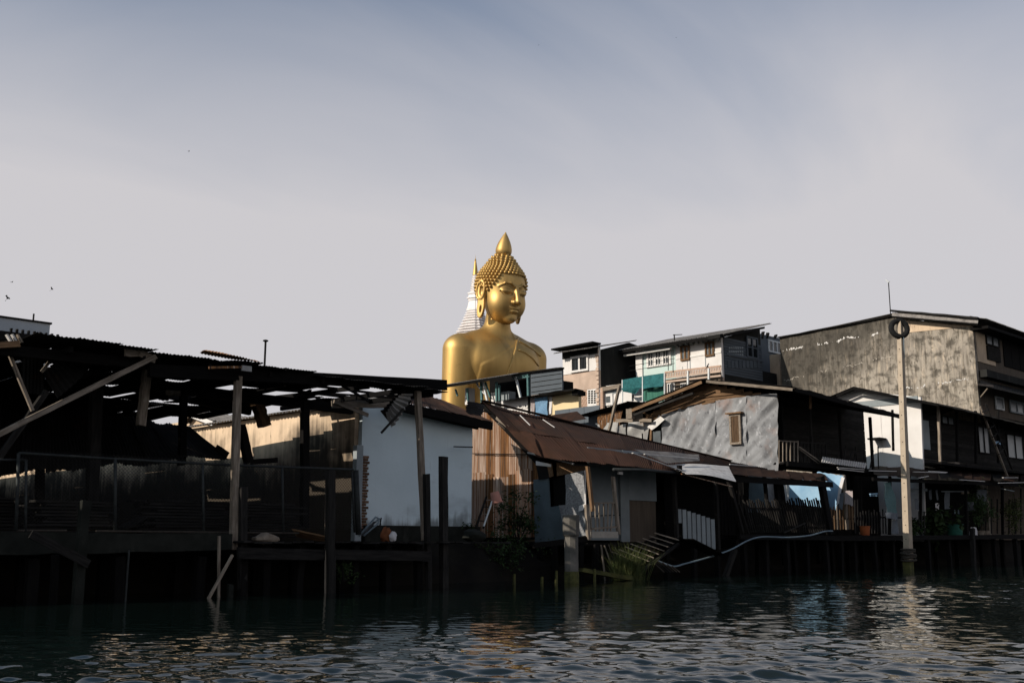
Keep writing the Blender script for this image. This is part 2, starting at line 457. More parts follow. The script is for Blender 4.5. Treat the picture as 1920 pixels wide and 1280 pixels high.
T['concrete_wet'] = mat('tide_stained_concrete', (.020, .021, .018), (.011, .012, .010), .85, 0, (2.5, 2.5, 2.5), layers=[((.05, .048, .04), (3, 3, 1), .6, .75, .5), ((.012, .014, .009), (4, 4, 4), .6, .7, .6)], bump=.4, bscale=(12, 12, 12), rnd=.1)
T['moss'] = mat('slimy_green_timber', (.11, .105, .035), (.04, .042, .02), .8, 0, (4, 4, 4), bump=.4, bscale=(15, 15, 15))
T['brick'] = mat('orange_brick', (.15, .088, .055), (.10, .06, .042), .9, 0, (8, 8, 8), bump=.3, bscale=(20, 20, 20), rnd=.3)
T['brick_wall'] = mat('rough_brick_render', (.46, .32, .24), (.34, .23, .17), .9, 0, (4, 4, 12), layers=[((.55, .47, .40), (5, 5, 5), .6, .7, .6)], bump=.4, bscale=(8, 8, 20), rnd=0)
T['net'] = mat('teal_shade_net', (.03, .135, .14), (.02, .085, .09), .8, 0, (5, 5, 5), bump=.3, bscale=(40, 40, 40), rnd=.1)
T['tarp'] = mat('blue_tarpaulin', (.28, .44, .58), (.21, .36, .51), .5, 0, (2, 2, 2), layers=[((.40, .50, .58), (2, 2, 1), .6, .8, .5)], bump=.15, bscale=(5, 5, 3), rnd=.12)
T['cloth_blue'] = mat('blue_cloth', (.17, .29, .42), (.09, .17, .27), .9, 0, (14, 14, 14), bump=.5, bscale=(14, 14, 9), rnd=.05)
T['cloth_white'] = mat('white_cloth', (.62, .60, .60), (.48, .46, .46), .9, 0, (5, 5, 5), bump=.3, rnd=.08)
T['cloth_grey'] = mat('grey_cloth', (.13, .145, .16), (.09, .10, .115), .9, 0, (5, 5, 5), bump=.3, rnd=.25)
T['cloth_teal'] = mat('patterned_teal_cloth', (.06, .13, .14), (.14, .21, .21), .9, 0, (30, 30, 30), bump=.3, rnd=.1)
T['cloth_mauve'] = mat('grey_mauve_towel', (.36, .31, .30), (.25, .21, .21), .95, 0, (18, 18, 18), bump=.6, bscale=(20, 20, 20), rnd=.1)
T['terracotta'] = mat('terracotta_plastic', (.36, .10, .035), (.26, .075, .03), .6, 0, (4, 4, 4), bump=.05, rnd=.05)
T['pink_plastic'] = mat('faded_pink_plastic', (.44, .21, .16), (.36, .17, .13), .7, 0, (4, 4, 4), bump=.05, rnd=.05)
T['green_plastic'] = mat('green_plastic', (.035, .14, .10), (.03, .11, .08), .5, 0, (4, 4, 4), bump=.05, rnd=.05)
T['orange_cloth'] = mat('orange_brown_sack', (.20, .075, .035), (.12, .045, .02), .9, 0, (8, 8, 8), bump=.3)
T['sack'] = mat('pale_sacking', (.24, .20, .16), (.15, .12, .09), .95, 0, (8, 8, 8), bump=.5)
T['rubber'] = mat('black_tyre_rubber', (.016, .016, .016), (.010, .010, .010), .75, 0, (8, 8, 8), bump=.2, rnd=.05)
T['rope'] = mat('old_rope', (.07, .06, .05), (.04, .035, .03), .95, 0, (20, 20, 20), bump=.6, rnd=.1)
T['hose'] = mat('grey_blue_pipe', (.17, .22, .25), (.13, .17, .20), .5, 0, (3, 3, 3), bump=.05, rnd=.05)
T['gold'] = mat('gold_paint', (.54, .355, .13), (.42, .265, .085), .53, .86, (.05, .05, .05), layers=[((.30, .18, .06), (.45, .45, .06), .52, .72, .6), ((.24, .15, .055), (.9, .9, .9), .62, .76, .45)], bump=.04, bscale=(.5, .5, .3), rnd=0, spec=.4)
T['stupa_white'] = mat('white_stupa_plaster', (.78, .74, .72), (.66, .62, .60), .85, 0, (.12, .12, .12), layers=[((.30, .28, .27), (.5, .5, .15), .64, .76, .5)], bump=.2, bscale=(.6, .6, .6), rnd=.03)
T['earth'] = mat('muddy_bank', (.016, .014, .011), (.009, .008, .007), .95, 0, (1, 1, 1), bump=.5, bscale=(3, 3, 3), rnd=0)
T['leaf'] = mat('green_leaves', (.022, .042, .015), (.038, .058, .022), .6, 0, (5, 5, 5), bump=0, rnd=.2)
T['grass'] = mat('reed_grass', (.040, .058, .018), (.075, .078, .03), .6, 0, (5, 5, 5), bump=0, rnd=.1)
T['bird'] = mat('dark_feathers', (.03, .028, .027), (.02, .02, .02), .8, 0, (5, 5, 5), bump=0)
T['tread_grey'] = mat('pale_shaded_wall', (.40, .43, .45), (.36, .39, .41), .85, 0, (1, 1, 1), bump=.05, rnd=0)
T['wire'] = mat('galvanised_wire', (.03, .03, .03), (.02, .02, .02), .6, .2, (9, 9, 9), bump=0)
T['foil'] = mat('dirty_white_sheet', (.62, .60, .57), (.46, .44, .42), .6, .1, (4, 4, 4), layers=[((.30, .2, .12), (4, 4, 4), .62, .74, .5)], bump=.15, bscale=(12, 12, 12), rnd=.1)

# big gable wall: vertical weather streaks over patchy old render
T['streak_wall'] = mat('weather_streaked_render', (.36, .32, .265), (.25, .22, .185), .95, 0, (.7, .7, .6),
    layers=[((.10, .085, .066), (6.5, 6.5, .9), .46, .62, .7), ((.47, .39, .30), (8, 8, 1.1), .56, .66, .75), ((.05, .044, .036), (1.6, 1.6, 1.9), .49, .64, .75), ((.03, .027, .022), (5, 5, 4), .60, .68, .7), ((.62, .55, .46), (1.6, 1.6, 2.2), .69, .73, .85)], bump=.5, bscale=(5, 5, 3), rnd=0)
def add_dark_zone(m, axis_w, lo, hi, col, amt=.9, nscale=(.5, .5, .5)):
    """a darker zone, stains included, with a place of its own on the wall (wall coordinates), ragged by noise and streaks"""
    nt = m.node_tree; n, l = nt.nodes, nt.links
    b = n['Principled BSDF']; src = b.inputs['Base Color'].links[0].from_socket
    t = n.new('ShaderNodeTexCoord')
    dp = n.new('ShaderNodeVectorMath'); dp.operation = 'DOT_PRODUCT'; dp.inputs[1].default_value = axis_w
    l.new(t.outputs['Object'], dp.inputs[0])
    tot = dp.outputs['Value']
    for sc_, w in ((nscale, 6.0), ((6, 6, .35), 2.6), ((2.5, 2.5, 2.5), 2.0)):
        mp = n.new('ShaderNodeMapping'); mp.inputs['Scale'].default_value = sc_; l.new(t.outputs['Object'], mp.inputs[0])
        q = n.new('ShaderNodeTexNoise'); q.inputs['Scale'].default_value = 1; q.inputs['Detail'].default_value = 5; l.new(mp.outputs[0], q.inputs['Vector'])
        md = n.new('ShaderNodeMath'); md.operation = 'MULTIPLY_ADD'; md.inputs[1].default_value = w; l.new(q.outputs['Fac'], md.inputs[0]); l.new(tot, md.inputs[2]); tot = md.outputs[0]
    r = n.new('ShaderNodeMapRange'); r.interpolation_type = 'SMOOTHSTEP'; r.inputs['From Min'].default_value = lo + 5.3; r.inputs['From Max'].default_value = hi + 5.3; r.inputs['To Max'].default_value = amt
    l.new(tot, r.inputs['Value'])
    x = n.new('ShaderNodeMix'); x.data_type = 'RGBA'; l.new(r.outputs[0], x.inputs[0]); l.new(src, x.inputs[6]); x.inputs[7].default_value = (*col, 1)
    l.new(x.outputs[2], b.inputs['Base Color'])
add_dark_zone(T['streak_wall'], (0, .62, 1.0), 9.8, 14.6, (.036, .033, .028), .82)
add_dark_zone(T['white_wall'], (0, 0, -2.2), -1.1, .2, (.10, .105, .10), .75)
T['yard_wall'] = mat('dark_foot_yard_plaster', (.72, .55, .38), (.62, .47, .33), .9, 0, (1.2, 1.2, .8), layers=[((.30, .23, .16), (4, 4, .7), .60, .72, .7), ((.06, .05, .04), (6, 6, 1.6), .64, .72, .85)], bump=.2, bscale=(9, 9, 9), rnd=0)
add_dark_zone(T['yard_wall'], (0, 0, -1.6), -6.2, -3.2, (.024, .022, .019), .95)  # darkens the plaster towards the foot of the wall

def win(parent, face, pos, a0, a1, z0, z1, fm, gm, n=1, m=1, d=.07, fw=.07, name='window'):
    """window proud of a wall. face 'B': on x = pos facing -x; face 'A': on y = pos facing -y"""
    mb = MB()
    def bx(b, p0, p1, q0, q1, d0, d1):
        if face == 'B': b.box(pos - d1, pos - d0, p0, p1, q0, q1)
        else: b.box(p0, p1, pos - d1, pos - d0, q0, q1)
    bx(mb, a0, a1, z0, z0 + fw, 0.003, d); bx(mb, a0, a1, z1 - fw, z1, 0.003, d)
    for k in range(n + 1):
        c = a0 + fw / 2 + (a1 - a0 - fw) * k / n
        bx(mb, c - fw / 2, c + fw / 2, z0 + fw, z1 - fw, 0.004, d - .004)
    for k in range(1, m):
        c = z0 + (z1 - z0) * k / m
        bx(mb, a0 + fw, a1 - fw, c - fw * .3, c + fw * .3, 0.008, d - .012)
    w = part(name, mb, fm, parent)
    for k in range(n):
        c0 = a0 + fw / 2 + (a1 - a0 - fw) * k / n + fw / 2; c1 = a0 + fw / 2 + (a1 - a0 - fw) * (k + 1) / n - fw / 2
        for j in range(m):
            e0 = z0 + fw + (z1 - z0 - 2 * fw) * j / m; e1 = z0 + fw + (z1 - z0 - 2 * fw) * (j + 1) / m
            p = MB(); bx(p, c0, c1, e0, e1, 0.002, d * .35)
            part('pane', p, gm, w)
    return w
# ================================================================ the setting: water, ground
def build_water():
    rs = np.geomspace(4.0, 60, 760)
    rs = np.concatenate([[0.01, 1.5, 3.0], rs, np.geomspace(66, 900, 14)])
    core = np.linspace(R(YAW) - R(38), R(YAW) + R(38), 470)
    rest = np.linspace(core[-1], core[0] + 2 * math.pi, 50)[1:-1]
    th = np.concatenate([core, rest])
    dth = np.concatenate([np.full(470, core[1] - core[0]), np.full(len(rest), rest[1] - rest[0])])
    r2, t2 = np.meshgrid(rs, th, indexing='ij')
    x = r2 * np.cos(t2); y = r2 * np.sin(t2)
    cell = np.maximum(r2 * dth[None, :], np.gradient(rs)[:, None])
    z = np.zeros_like(x)
    g = np.random.default_rng(3)
    # patches of breeze: calmer water to the left, under the sheds, livelier in the open
    calm = np.clip(0.5 + 0.40 * np.sin(x * .21 + y * .10 + .6) + .28 * np.sin(x * .09 - y * .27 + 2.0), .12, 1.1)
    lee = np.clip((25 - y) / 14, 0.45, 1)
    for lam in np.geomspace(0.13, 2.2, 76):
        a = R(YAW + 90) + g.normal(0, .50)
        a += R(90) if g.random() < .9 else 0
        k = 2 * math.pi / lam
        slope = 0.0265 * (1.9 if lam < .45 else (.85 if lam < .9 else (.45 if lam < 1.6 else .22)))
        amp = slope / k
        fade = np.clip((lam / cell - 2.6) / 3.0, 0, 1)
        ph = k * (x * math.cos(a) + y * math.sin(a)) + g.uniform(0, 6.28)
        ph = ph + .8 * np.sin(k * .13 * (x * math.cos(a + 1.2) + y * math.sin(a + 1.2)) + g.uniform(0, 6.28))
        z += amp * fade * (np.sin(ph) + .18 * np.sin(2 * ph + .5))
    z *= calm * lee
    nr, nt = x.shape
    v = np.stack([x, y, z], -1).reshape(-1, 3)
    i, j = np.meshgrid(np.arange(nr - 1), np.arange(nt), indexing='ij')
    j2 = (j + 1) % nt
    f = np.stack([i * nt + j, (i + 1) * nt + j, (i + 1) * nt + j2, i * nt + j2], -1).reshape(-1, 4)
    me = bpy.data.meshes.new('canal_water')
    me.vertices.add(len(v)); me.vertices.foreach_set('co', v.astype(np.float32).ravel())
    me.loops.add(f.size); me.loops.foreach_set('vertex_index', f.ravel().astype(np.int32))
    me.polygons.add(len(f)); me.polygons.foreach_set('loop_start', np.arange(0, f.size, 4, dtype=np.int32))
    me.polygons.foreach_set('use_smooth', np.ones(len(f), bool))
    me.update(calc_edges=True); me.validate()
    m = bpy.data.materials.new('murky_canal_water'); m.use_nodes = True
    n, l = m.node_tree.nodes, m.node_tree.links
    b = n['Principled BSDF']
    b.inputs['Base Color'].default_value = (.004, .0085, .0075, 1)
    b.inputs['Roughness'].default_value = .05
    b.inputs['IOR'].default_value = 1.33
    t = n.new('ShaderNodeTexCoord'); mp = n.new('ShaderNodeMapping')
    mp.inputs['Rotation'].default_value = (0, 0, R(-YAW)); mp.inputs['Scale'].default_value = (2.4, 1.1, 1)
    ns = n.new('ShaderNodeTexNoise'); ns.inputs['Scale'].default_value = 2.2; ns.inputs['Detail'].default_value = 3
    l.new(t.outputs['Object'], mp.inputs[0]); l.new(mp.outputs[0], ns.inputs['Vector'])
    bp = n.new('ShaderNodeBump'); bp.inputs['Strength'].default_value = .22; bp.inputs['Distance'].default_value = .03
    l.new(ns.outputs['Fac'], bp.inputs['Height']); l.new(bp.outputs[0], b.inputs['Normal'])
    me.materials.append(m)
    o = bpy.data.objects.new('canal_water', me)
    link(o, None, Matrix.Identity(4)); o['kind'] = 'structure'
build_water()

def build_ground():
    xs = [-900, -300, -60, -20, 0, 8, 11.4, 11.8, 14, 17, 20, 22, 24, 27, 32, 40, 50, 60, 75, 120, 400, 1500]
    mb = MB(); rows = []
    for x in xs:
        if x <= 11.4: prof = [(23.6, -1.2), (23.8, .9), (24.4, 1.22), (30, 1.25)]
        elif x <= 22: prof = [(22.6, -1.2), (23.6, .5), (24.3, 1.1), (30, 1.2)]
        elif x <= 27: prof = [(23.2, -1.2), (24.2, .4), (25.5, 1.0), (32, 1.2)]
        else: prof = [(25.5, -1.2), (26.4, .2), (27.4, 1.36), (34, 1.38)]
        prof = prof + [(120, 1.3), (1500, 1.3)]
        rows.append([(x, y, z) for y, z in prof])
    k = len(rows[0]); vs = [p for r_ in rows for p in r_]
    fs = [(i * k + j, (i + 1) * k + j, (i + 1) * k + j + 1, i * k + j + 1) for i in range(len(rows) - 1) for j in range(k - 1)]
    mb.add(vs, fs)
    o = part('ground', mb, T['earth']); o['kind'] = 'structure'
build_ground()

# ================================================================ golden statue
STZ = 205.0
PXM = STZ / FPX                 # metres per surveyed unit at the statue
TURN = R(39)
SF = RT * math.sin(TURN) - FW * math.cos(TURN)       # the way it faces
SS = Vector((0, 0, 1)).cross(SF)                     # its own left
ST0 = D(STZ, 930, HOR); ST0.z = CAM_H

def surf_nets(fn, lo, hi, res):
    ax = [np.arange(lo[k], hi[k] + res, res) for k in range(3)]
    X, Y, Z = np.meshgrid(*ax, indexing='ij')
    v = fn(X, Y, Z).astype(np.float32)
    s = v < 0
    nx, ny, nz = v.shape
    acc = np.zeros((nx - 1, ny - 1, nz - 1, 3), np.float32); cnt = np.zeros((nx - 1, ny - 1, nz - 1), np.float32)
    cor = [(a, b, c) for a in (0, 1) for b in (0, 1) for c in (0, 1)]
    def sl(c): return (slice(c[0], nx - 1 + c[0]), slice(c[1], ny - 1 + c[1]), slice(c[2], nz - 1 + c[2]))
    for c in cor:
        for k in range(3):
            if c[k]: continue
            d = list(c); d[k] = 1
            va, vb = v[sl(c)], v[sl(d)]
            m = (va < 0) != (vb < 0)
            t = np.where(m, va / np.where(va - vb == 0, 1, va - vb), 0)
            for q in range(3):
                acc[..., q] += np.where(m, c[q] + (t if q == k else 0), 0)
            cnt += m
    act = cnt > 0
    idx = -np.ones(act.shape, np.int64); idx[act] = np.arange(act.sum())
    P = np.argwhere(act) + acc[act] / cnt[act][:, None]
    P = P * res + np.array(lo)
    faces = []
    for k in range(3):
        a = [slice(1, -1)] * 3; a[k] = slice(0, -1)
        b = list(a); b[k] = slice(1, None)
        s0, s1 = s[tuple(a)], s[tuple(b)]
        ch = np.argwhere(s0 != s1)
        if not len(ch): continue
        off = np.ones(3, int); off[k] = 0
        e = ch + off
        u, w = (k + 1) % 3, (k + 2) % 3
        def cell(du, dw):
            q = e.copy(); q[:, u] -= du; q[:, w] -= dw
            return idx[q[:, 0], q[:, 1], q[:, 2]]
        q = np.stack([cell(1, 1), cell(0, 1), cell(0, 0), cell(1, 0)], 1)
        inside = s[e[:, 0], e[:, 1], e[:, 2]]
        q[~inside] = q[~inside][:, ::-1]
        faces.append(q)
    return P, np.concatenate(faces)

def smin(a, b, k):
    h = np.clip(.5 + .5 * (b - a) / k, 0, 1)
    return b * (1 - h) + a * h - k * h * (1 - h)
def smax(a, b, k): return -smin(-a, -b, k)
def ell(X, Y, Z, c, r):
    x, y, z = (X - c[0]) / r[0], (Y - c[1]) / r[1], (Z - c[2]) / r[2]
    k0 = np.sqrt(x * x + y * y + z * z)
    k1 = np.sqrt((x / r[0]) ** 2 + (y / r[1]) ** 2 + (z / r[2]) ** 2) + 1e-6
    return k0 * (k0 - 1) / k1
def cap(X, Y, Z, a, b, ra, rb):
    a, b = np.array(a, float), np.array(b, float); d = b - a; dd = d.dot(d)
    t = np.clip(((X - a[0]) * d[0] + (Y - a[1]) * d[1] + (Z - a[2]) * d[2]) / dd, 0, 1)
    return np.sqrt((X - a[0] - d[0] * t) ** 2 + (Y - a[1] - d[1] * t) ** 2 + (Z - a[2] - d[2] * t) ** 2) - (ra + (rb - ra) * t)

ROBE = None
# local axes: x = its left, y = forward, z = up, in surveyed units
def body_sdf(X, Y, Z):
    d = ell(X, Y, Z, (0, 4, 318), (82, 45, 66))
    d = smin(d, ell(X, Y, Z, (0, 2, 235), (62, 44, 85)), 22)
    AX = np.abs(X)
    d = smin(d, cap(AX, Y, Z, (22, -4, 384), (76, -4, 362), 19, 22), 20)       # trapezius and collar
    d = smin(d, ell(AX, Y, Z, (32, 20, 338), (44, 26, 34)), 24)                # breast
    d = smin(d, cap(X, Y, Z, (0, -2, 385), (0, 8, 440), 26.5, 23), 15)          # neck
    arm = cap(AX, Y, Z, (87, -3, 352), (94, -8, 205), 30, 23)
    arm = smin(arm, cap(AX, Y, Z, (92, -8, 205), (40, 62, 150), 22, 17), 8)
    arm = smin(arm, cap(AX, Y, Z, (40, 62, 150), (4, 78, 145), 14, 10), 8)
    d = smin(d, arm, 9)
    hips = ell(X, Y, Z, (0, 0, 130), (82, 58, 55))
    leg = cap(AX, Y, Z, (50, 10, 118), (150, 55, 110), 42, 34)
    leg = smin(leg, cap(AX, Y, Z, (150, 55, 110), (10, 85, 112), 32, 24), 12)
    d = smin(d, smin(hips, leg, 14), 16)
    if ROBE is not None:            # the robe is a layer over the left shoulder and chest
        (xa, za), (xb, zb) = ROBE
        ln = za + (X - xa) * (zb - za) / (xb - xa)
        e = np.where(X < xa, ln - Z, (X - xa) * 1.0 + np.maximum(za - Z, 0) * .6 + 1.5)
        e = np.minimum(e, (X + 66) * 1.0)
        e = np.minimum(e, np.where(Z > 396, 396 - Z, 50))
        d = d - 1.5 * np.clip(e / 1.2 + .5, 0, 1)
    return d

HC = (0.0, 14.0, 475.0)           # eye level at the middle of the head
NOD = R(9.5)
def dome(X, Y, Z, g=0.0):
    d = ell(X, Y, Z, (0, -5, 8), (46 + g, 49 + g, 47 + g))
    return smin(d, ell(X, Y, Z, (0, -8, 45), (25 + g, 26 + g, 25 + g)), 11)
def head_sdf(X, Y, Z):
    AX = np.abs(X)
    d = dome(X, Y, Z)
    f = ell(X, Y, Z, (0, 8, -16), (38.5, 37, 47))
    f = smin(f, ell(X, Y, Z, (0, 14, -42), (25, 26, 22)), 12)
    f = smin(f, ell(AX, Y, Z, (19, 22, -28), (17, 17, 20)), 14)
    f = smin(f, ell(X, Y, Z, (0, 34, -54), (11, 9, 9)), 7)
    d = smin(d, f, 8)
    d = smax(d, -ell(AX, Y, Z, (17, 50, -3), (13, 9, 10)), 6)                   # eye sockets
    d = smin(d, ell(AX, Y, Z, (17.5, 35, -4), (12.5, 8.5, 7.5)), 2.0)             # lowered lids
    for a, b in (((5, 45.5, 6), (14, 44.5, 12)), ((14, 44.5, 12), (24, 39, 11)), ((24, 39, 11), (32, 30.5, 4))):
        d = smin(d, cap(AX, Y, Z, a, b, 1.5, 1.2), 3)                          # brow line
    for a, b in (((7.5, 42.5, -8), (14, 44, -11.5)), ((14, 44, -11.5), (22, 41, -11)), ((22, 41, -11), (29, 34, -5))):
        d = smax(d, -cap(AX, Y, Z, a, b, 1.5, 1.5), 1.2)                        # lid line
    nose = cap(X, Y, Z, (0, 42.5, 6), (0, 53.5, -22), 3.0, 5.0)
    nose = smin(nose, ell(AX, Y, Z, (5.5, 48, -23.5), (4.6, 5.5, 4.2)), 3)
    d = smin(d, nose, 3.0)
    d = smax(d, -ell(AX, Y, Z, (3.2, 51, -28.2), (1.8, 2.5, 1.5)), 1)
    d = smin(d, ell(X, Y, Z, (0, 42, -34.5), (13, 6, 3.8)), 2)                  # upper lip
    d = smin(d, ell(X, Y, Z, (0, 41, -40.5), (10, 6.5, 4.2)), 2)                # lower lip
    for a, b in (((0, 49.5, -37.4), (8, 47, -37.0)), ((8, 47, -37), (14.5, 41, -34.5))):
        d = smax(d, -cap(AX, Y, Z, a, b, 1.1, .9), .8)
    d = smax(d, -ell(X, Y, Z, (0, 46, -46.5), (7, 3.5, 2.4)), 2)
    # long ears: flat plate with a rolled rim, hollow and pierced lobe
    ear = smax(smin(ell(AX, Y, Z, (46, -3, -7), (20, 10.5, 20)), ell(AX, Y, Z, (46, 0, -38), (20, 8.5, 21)), 7), np.abs(AX - 45.5 - (Z + 7) * -.02 - (-Y - 3) * .20) - 2.6, 1.2)
    rim = np.sqrt((np.sqrt(((Y + 3) / 10.2) ** 2 + ((Z + 6) / 19) ** 2) * 13 - 12) ** 2 + (AX - 48.5 + (Y + 3) * .20) ** 2) - 2.1
    rim = np.where(Z > -24, rim, 30)
    ear = smin(ear, rim, 1.2)
    ear = smax(ear, -ell(AX, Y, Z, (50, -2, -7), (6, 4.8, 11)), 1)
    ear = smax(ear, -ell(AX, Y, Z, (48, 1, -42), (9, 2.4, 7)), 1)
    return smin(d, ear, 1.5)

def np_mesh(name, P, F, m, parent, world_of):
    pts = world_of(P)
    lo, hi = pts.min(0), pts.max(0)
    c = Vector(((lo[0] + hi[0]) / 2, (lo[1] + hi[1]) / 2, lo[2]))
    me = bpy.data.meshes.new(name)
    v = (pts - np.array(c)).astype(np.float32)
    me.vertices.add(len(v)); me.vertices.foreach_set('co', v.ravel())
    F = np.asarray(F)
    me.loops.add(F.size); me.loops.foreach_set('vertex_index', F.ravel().astype(np.int32))
    me.polygons.add(len(F)); me.polygons.foreach_set('loop_start', np.arange(0, F.size, F.shape[1], dtype=np.int32))
    me.polygons.foreach_set('use_smooth', np.ones(len(F), bool))
    me.update(calc_edges=True); me.validate()
    me.materials.append(m)
    return link(bpy.data.objects.new(name, me), parent, Matrix.Translation(c))
_S, _F, _O = np.array(SS), np.array(SF), np.array(ST0)
def body_world(P):
    return _O + (P[:, :1] * _S + P[:, 1:2] * _F + P[:, 2:3] * np.array((0, 0, 1.0))) * PXM
def head_to_body(P):
    c, s = math.cos(NOD), math.sin(NOD)
    y, z = P[:, 1], P[:, 2] + 40          # nods about the neck
    return np.stack([P[:, 0], y * c + z * s + HC[1] - 4, -y * s + z * c - 40 + HC[2]], 1)
def head_world(P): return body_world(head_to_body(P))

def build_statue():
    global ROBE
    def on_body(px, py):
        d = ray(px, py).normalized(); p = CAMP + d * (STZ * .72)
        for _ in range(140):
            q = np.array(p - ST0) / PXM
            l_ = (float(np.dot(q, _S)), float(np.dot(q, _F)), float(q[2]))
            dv = float(body_sdf(*[np.array([c]) for c in l_])[0])
            if dv < .1: break
            p = p + d * (dv * PXM * .8)
        return p, l_
    l1, l2 = on_body(969, 643)[1], on_body(893, 686)[1]
    ROBE = ((l1[0], l1[2]), (l2[0], l2[2]))
    base = ST0.copy(); base.z = 1.3
    t = thing('seated_statue', 'huge gold seated figure with knobbed hair and pointed flame, towering over the roofs', 'statue', base)
    P, F = surf_nets(body_sdf, (-200, -80, 60), (200, 150, 446), 2.1)
    np_mesh('body', P, F, T['gold'], t, body_world)
    P, F = surf_nets(head_sdf, (-66, -62, -72), (66, 62, 78), 0.8)
    hd = np_mesh('head', P, F, T['gold'], t, head_world)
    # curls, set in rows over the dome above the hairline
    ico_v = []; n1 = 6
    curls = MB()
    rows = 17
    cnt = 0
    for i in range(rows):
        el = R(-34 + i * 7.2)
        circ = max(4, int(round(2 * math.pi * 50 * math.cos(el) / 8.0))) if math.cos(el) > .08 else 1
        for k in range(circ):
            q = 2 * math.pi * (k + .5 * (i % 2)) / circ
            fr = math.degrees(abs((q + math.pi) % (2 * math.pi) - math.pi))     # 0 at the front
            dirv = np.array([math.cos(el) * math.sin(q), math.cos(el) * math.cos(q), math.sin(el)])
            o = np.array([0, -5.0, 12.0]); rr = 85.0
            for _ in range(60):                                               # march in to the dome
                p = o + dirv * rr
                dv = float(dome(np.array([p[0]]), np.array([p[1]]), np.array([p[2]]))[0])
                if dv < .05: break
                rr -= max(dv * .8, .05)
            hl = 26 if fr < 34 else (26 - (fr - 34) / 40 * 38 if fr < 74 else (-2 if fr < 104 else -40))
            if p[2] < hl: continue
            nrm = dirv
            e = .5
            gx = [float(dome(*[np.array([p[m_] + (e if m_ == w else 0)]) for m_ in range(3)])[0]) for w in range(3)]
            nrm = np.array(gx) - float(dome(np.array([p[0]]), np.array([p[1]]), np.array([p[2]]))[0]); nrm /= np.linalg.norm(nrm) + 1e-9
            a = np.cross(nrm, [0.3, .2, 1]); a /= np.linalg.norm(a); b = np.cross(nrm, a)
            vs, fs = [], []
            for (r_, h_) in ((3.7, -1.5), (3.6, 1.4), (2.5, 4.0)):
                for m_ in range(6):
                    w = m_ * math.pi / 3
                    vs.append(p + (a * math.cos(w) + b * math.sin(w)) * r_ + nrm * h_)
            vs.append(p + nrm * 5.4)
            for lv in range(2):
                for m_ in range(6):
                    m2 = (m_ + 1) % 6
                    fs.append((lv * 6 + m_, lv * 6 + m2, (lv + 1) * 6 + m2, (lv + 1) * 6 + m_))
            for m_ in range(6): fs.append((12 + m_, 12 + (m_ + 1) % 6, 18))
            curls.add(vs, fs); cnt += 1
    W = head_world(np.array([list(p) for p in curls.v]))
    curls.v = [tuple(p) for p in W]
    o = part('hair_curls', curls, T['gold'], hd, smooth=True); o['kind'] = 'stuff'
    fl = MB()
    prof = [(9, 64), (11, 66), (14.3, 70), (15.8, 75), (15.6, 80), (14, 87), (11.4, 94), (8, 101), (4.6, 107), (2, 111), (.5, 114)]
    fl.lathe((0, -8, 0), prof, 28)
    W = head_world(np.array([list(p) for p in fl.v])); fl.v = [tuple(p) for p in W]
    part('flame_finial', fl, T['gold'], hd, smooth=True, sharp=60)
    # robe hems: raised cords following the chest
    def catm(pts, n=14):
        out = []
        for i in range(len(pts) - 1):
            for k in range(n):
                u = k / n; out.append((pts[i][0] * (1 - u) + pts[i + 1][0] * u, pts[i][1] * (1 - u) + pts[i + 1][1] * u))
        return out + [pts[-1]]
    for ln in ([(971, 628), (970, 641), (960, 649), (930, 664), (893, 686)], [(971, 634), (967, 655), (960, 676), (952, 700), (944, 724)],
               [(973, 640), (985, 646), (1000, 656), (1013, 667)], [(972, 656), (985, 661), (998, 671), (1009, 685)]):
        pts = [on_body(a, b)[0] for a, b in catm(ln, 8)]
        part('robe_hem', MB().tube(pts, .22, 6), T['gold'], t, smooth=True)
    # plinth under the figure
    pl = MB().lathe((ST0.x + SF.x * 2, ST0.y + SF.y * 2, 1.0), [(21, 0), (21, 1.5), (19, 2), (18.5, 5), (20, 6), (20, 8.5)], 40)
    part('plinth', pl, T['stupa_white'], t)
build_statue()

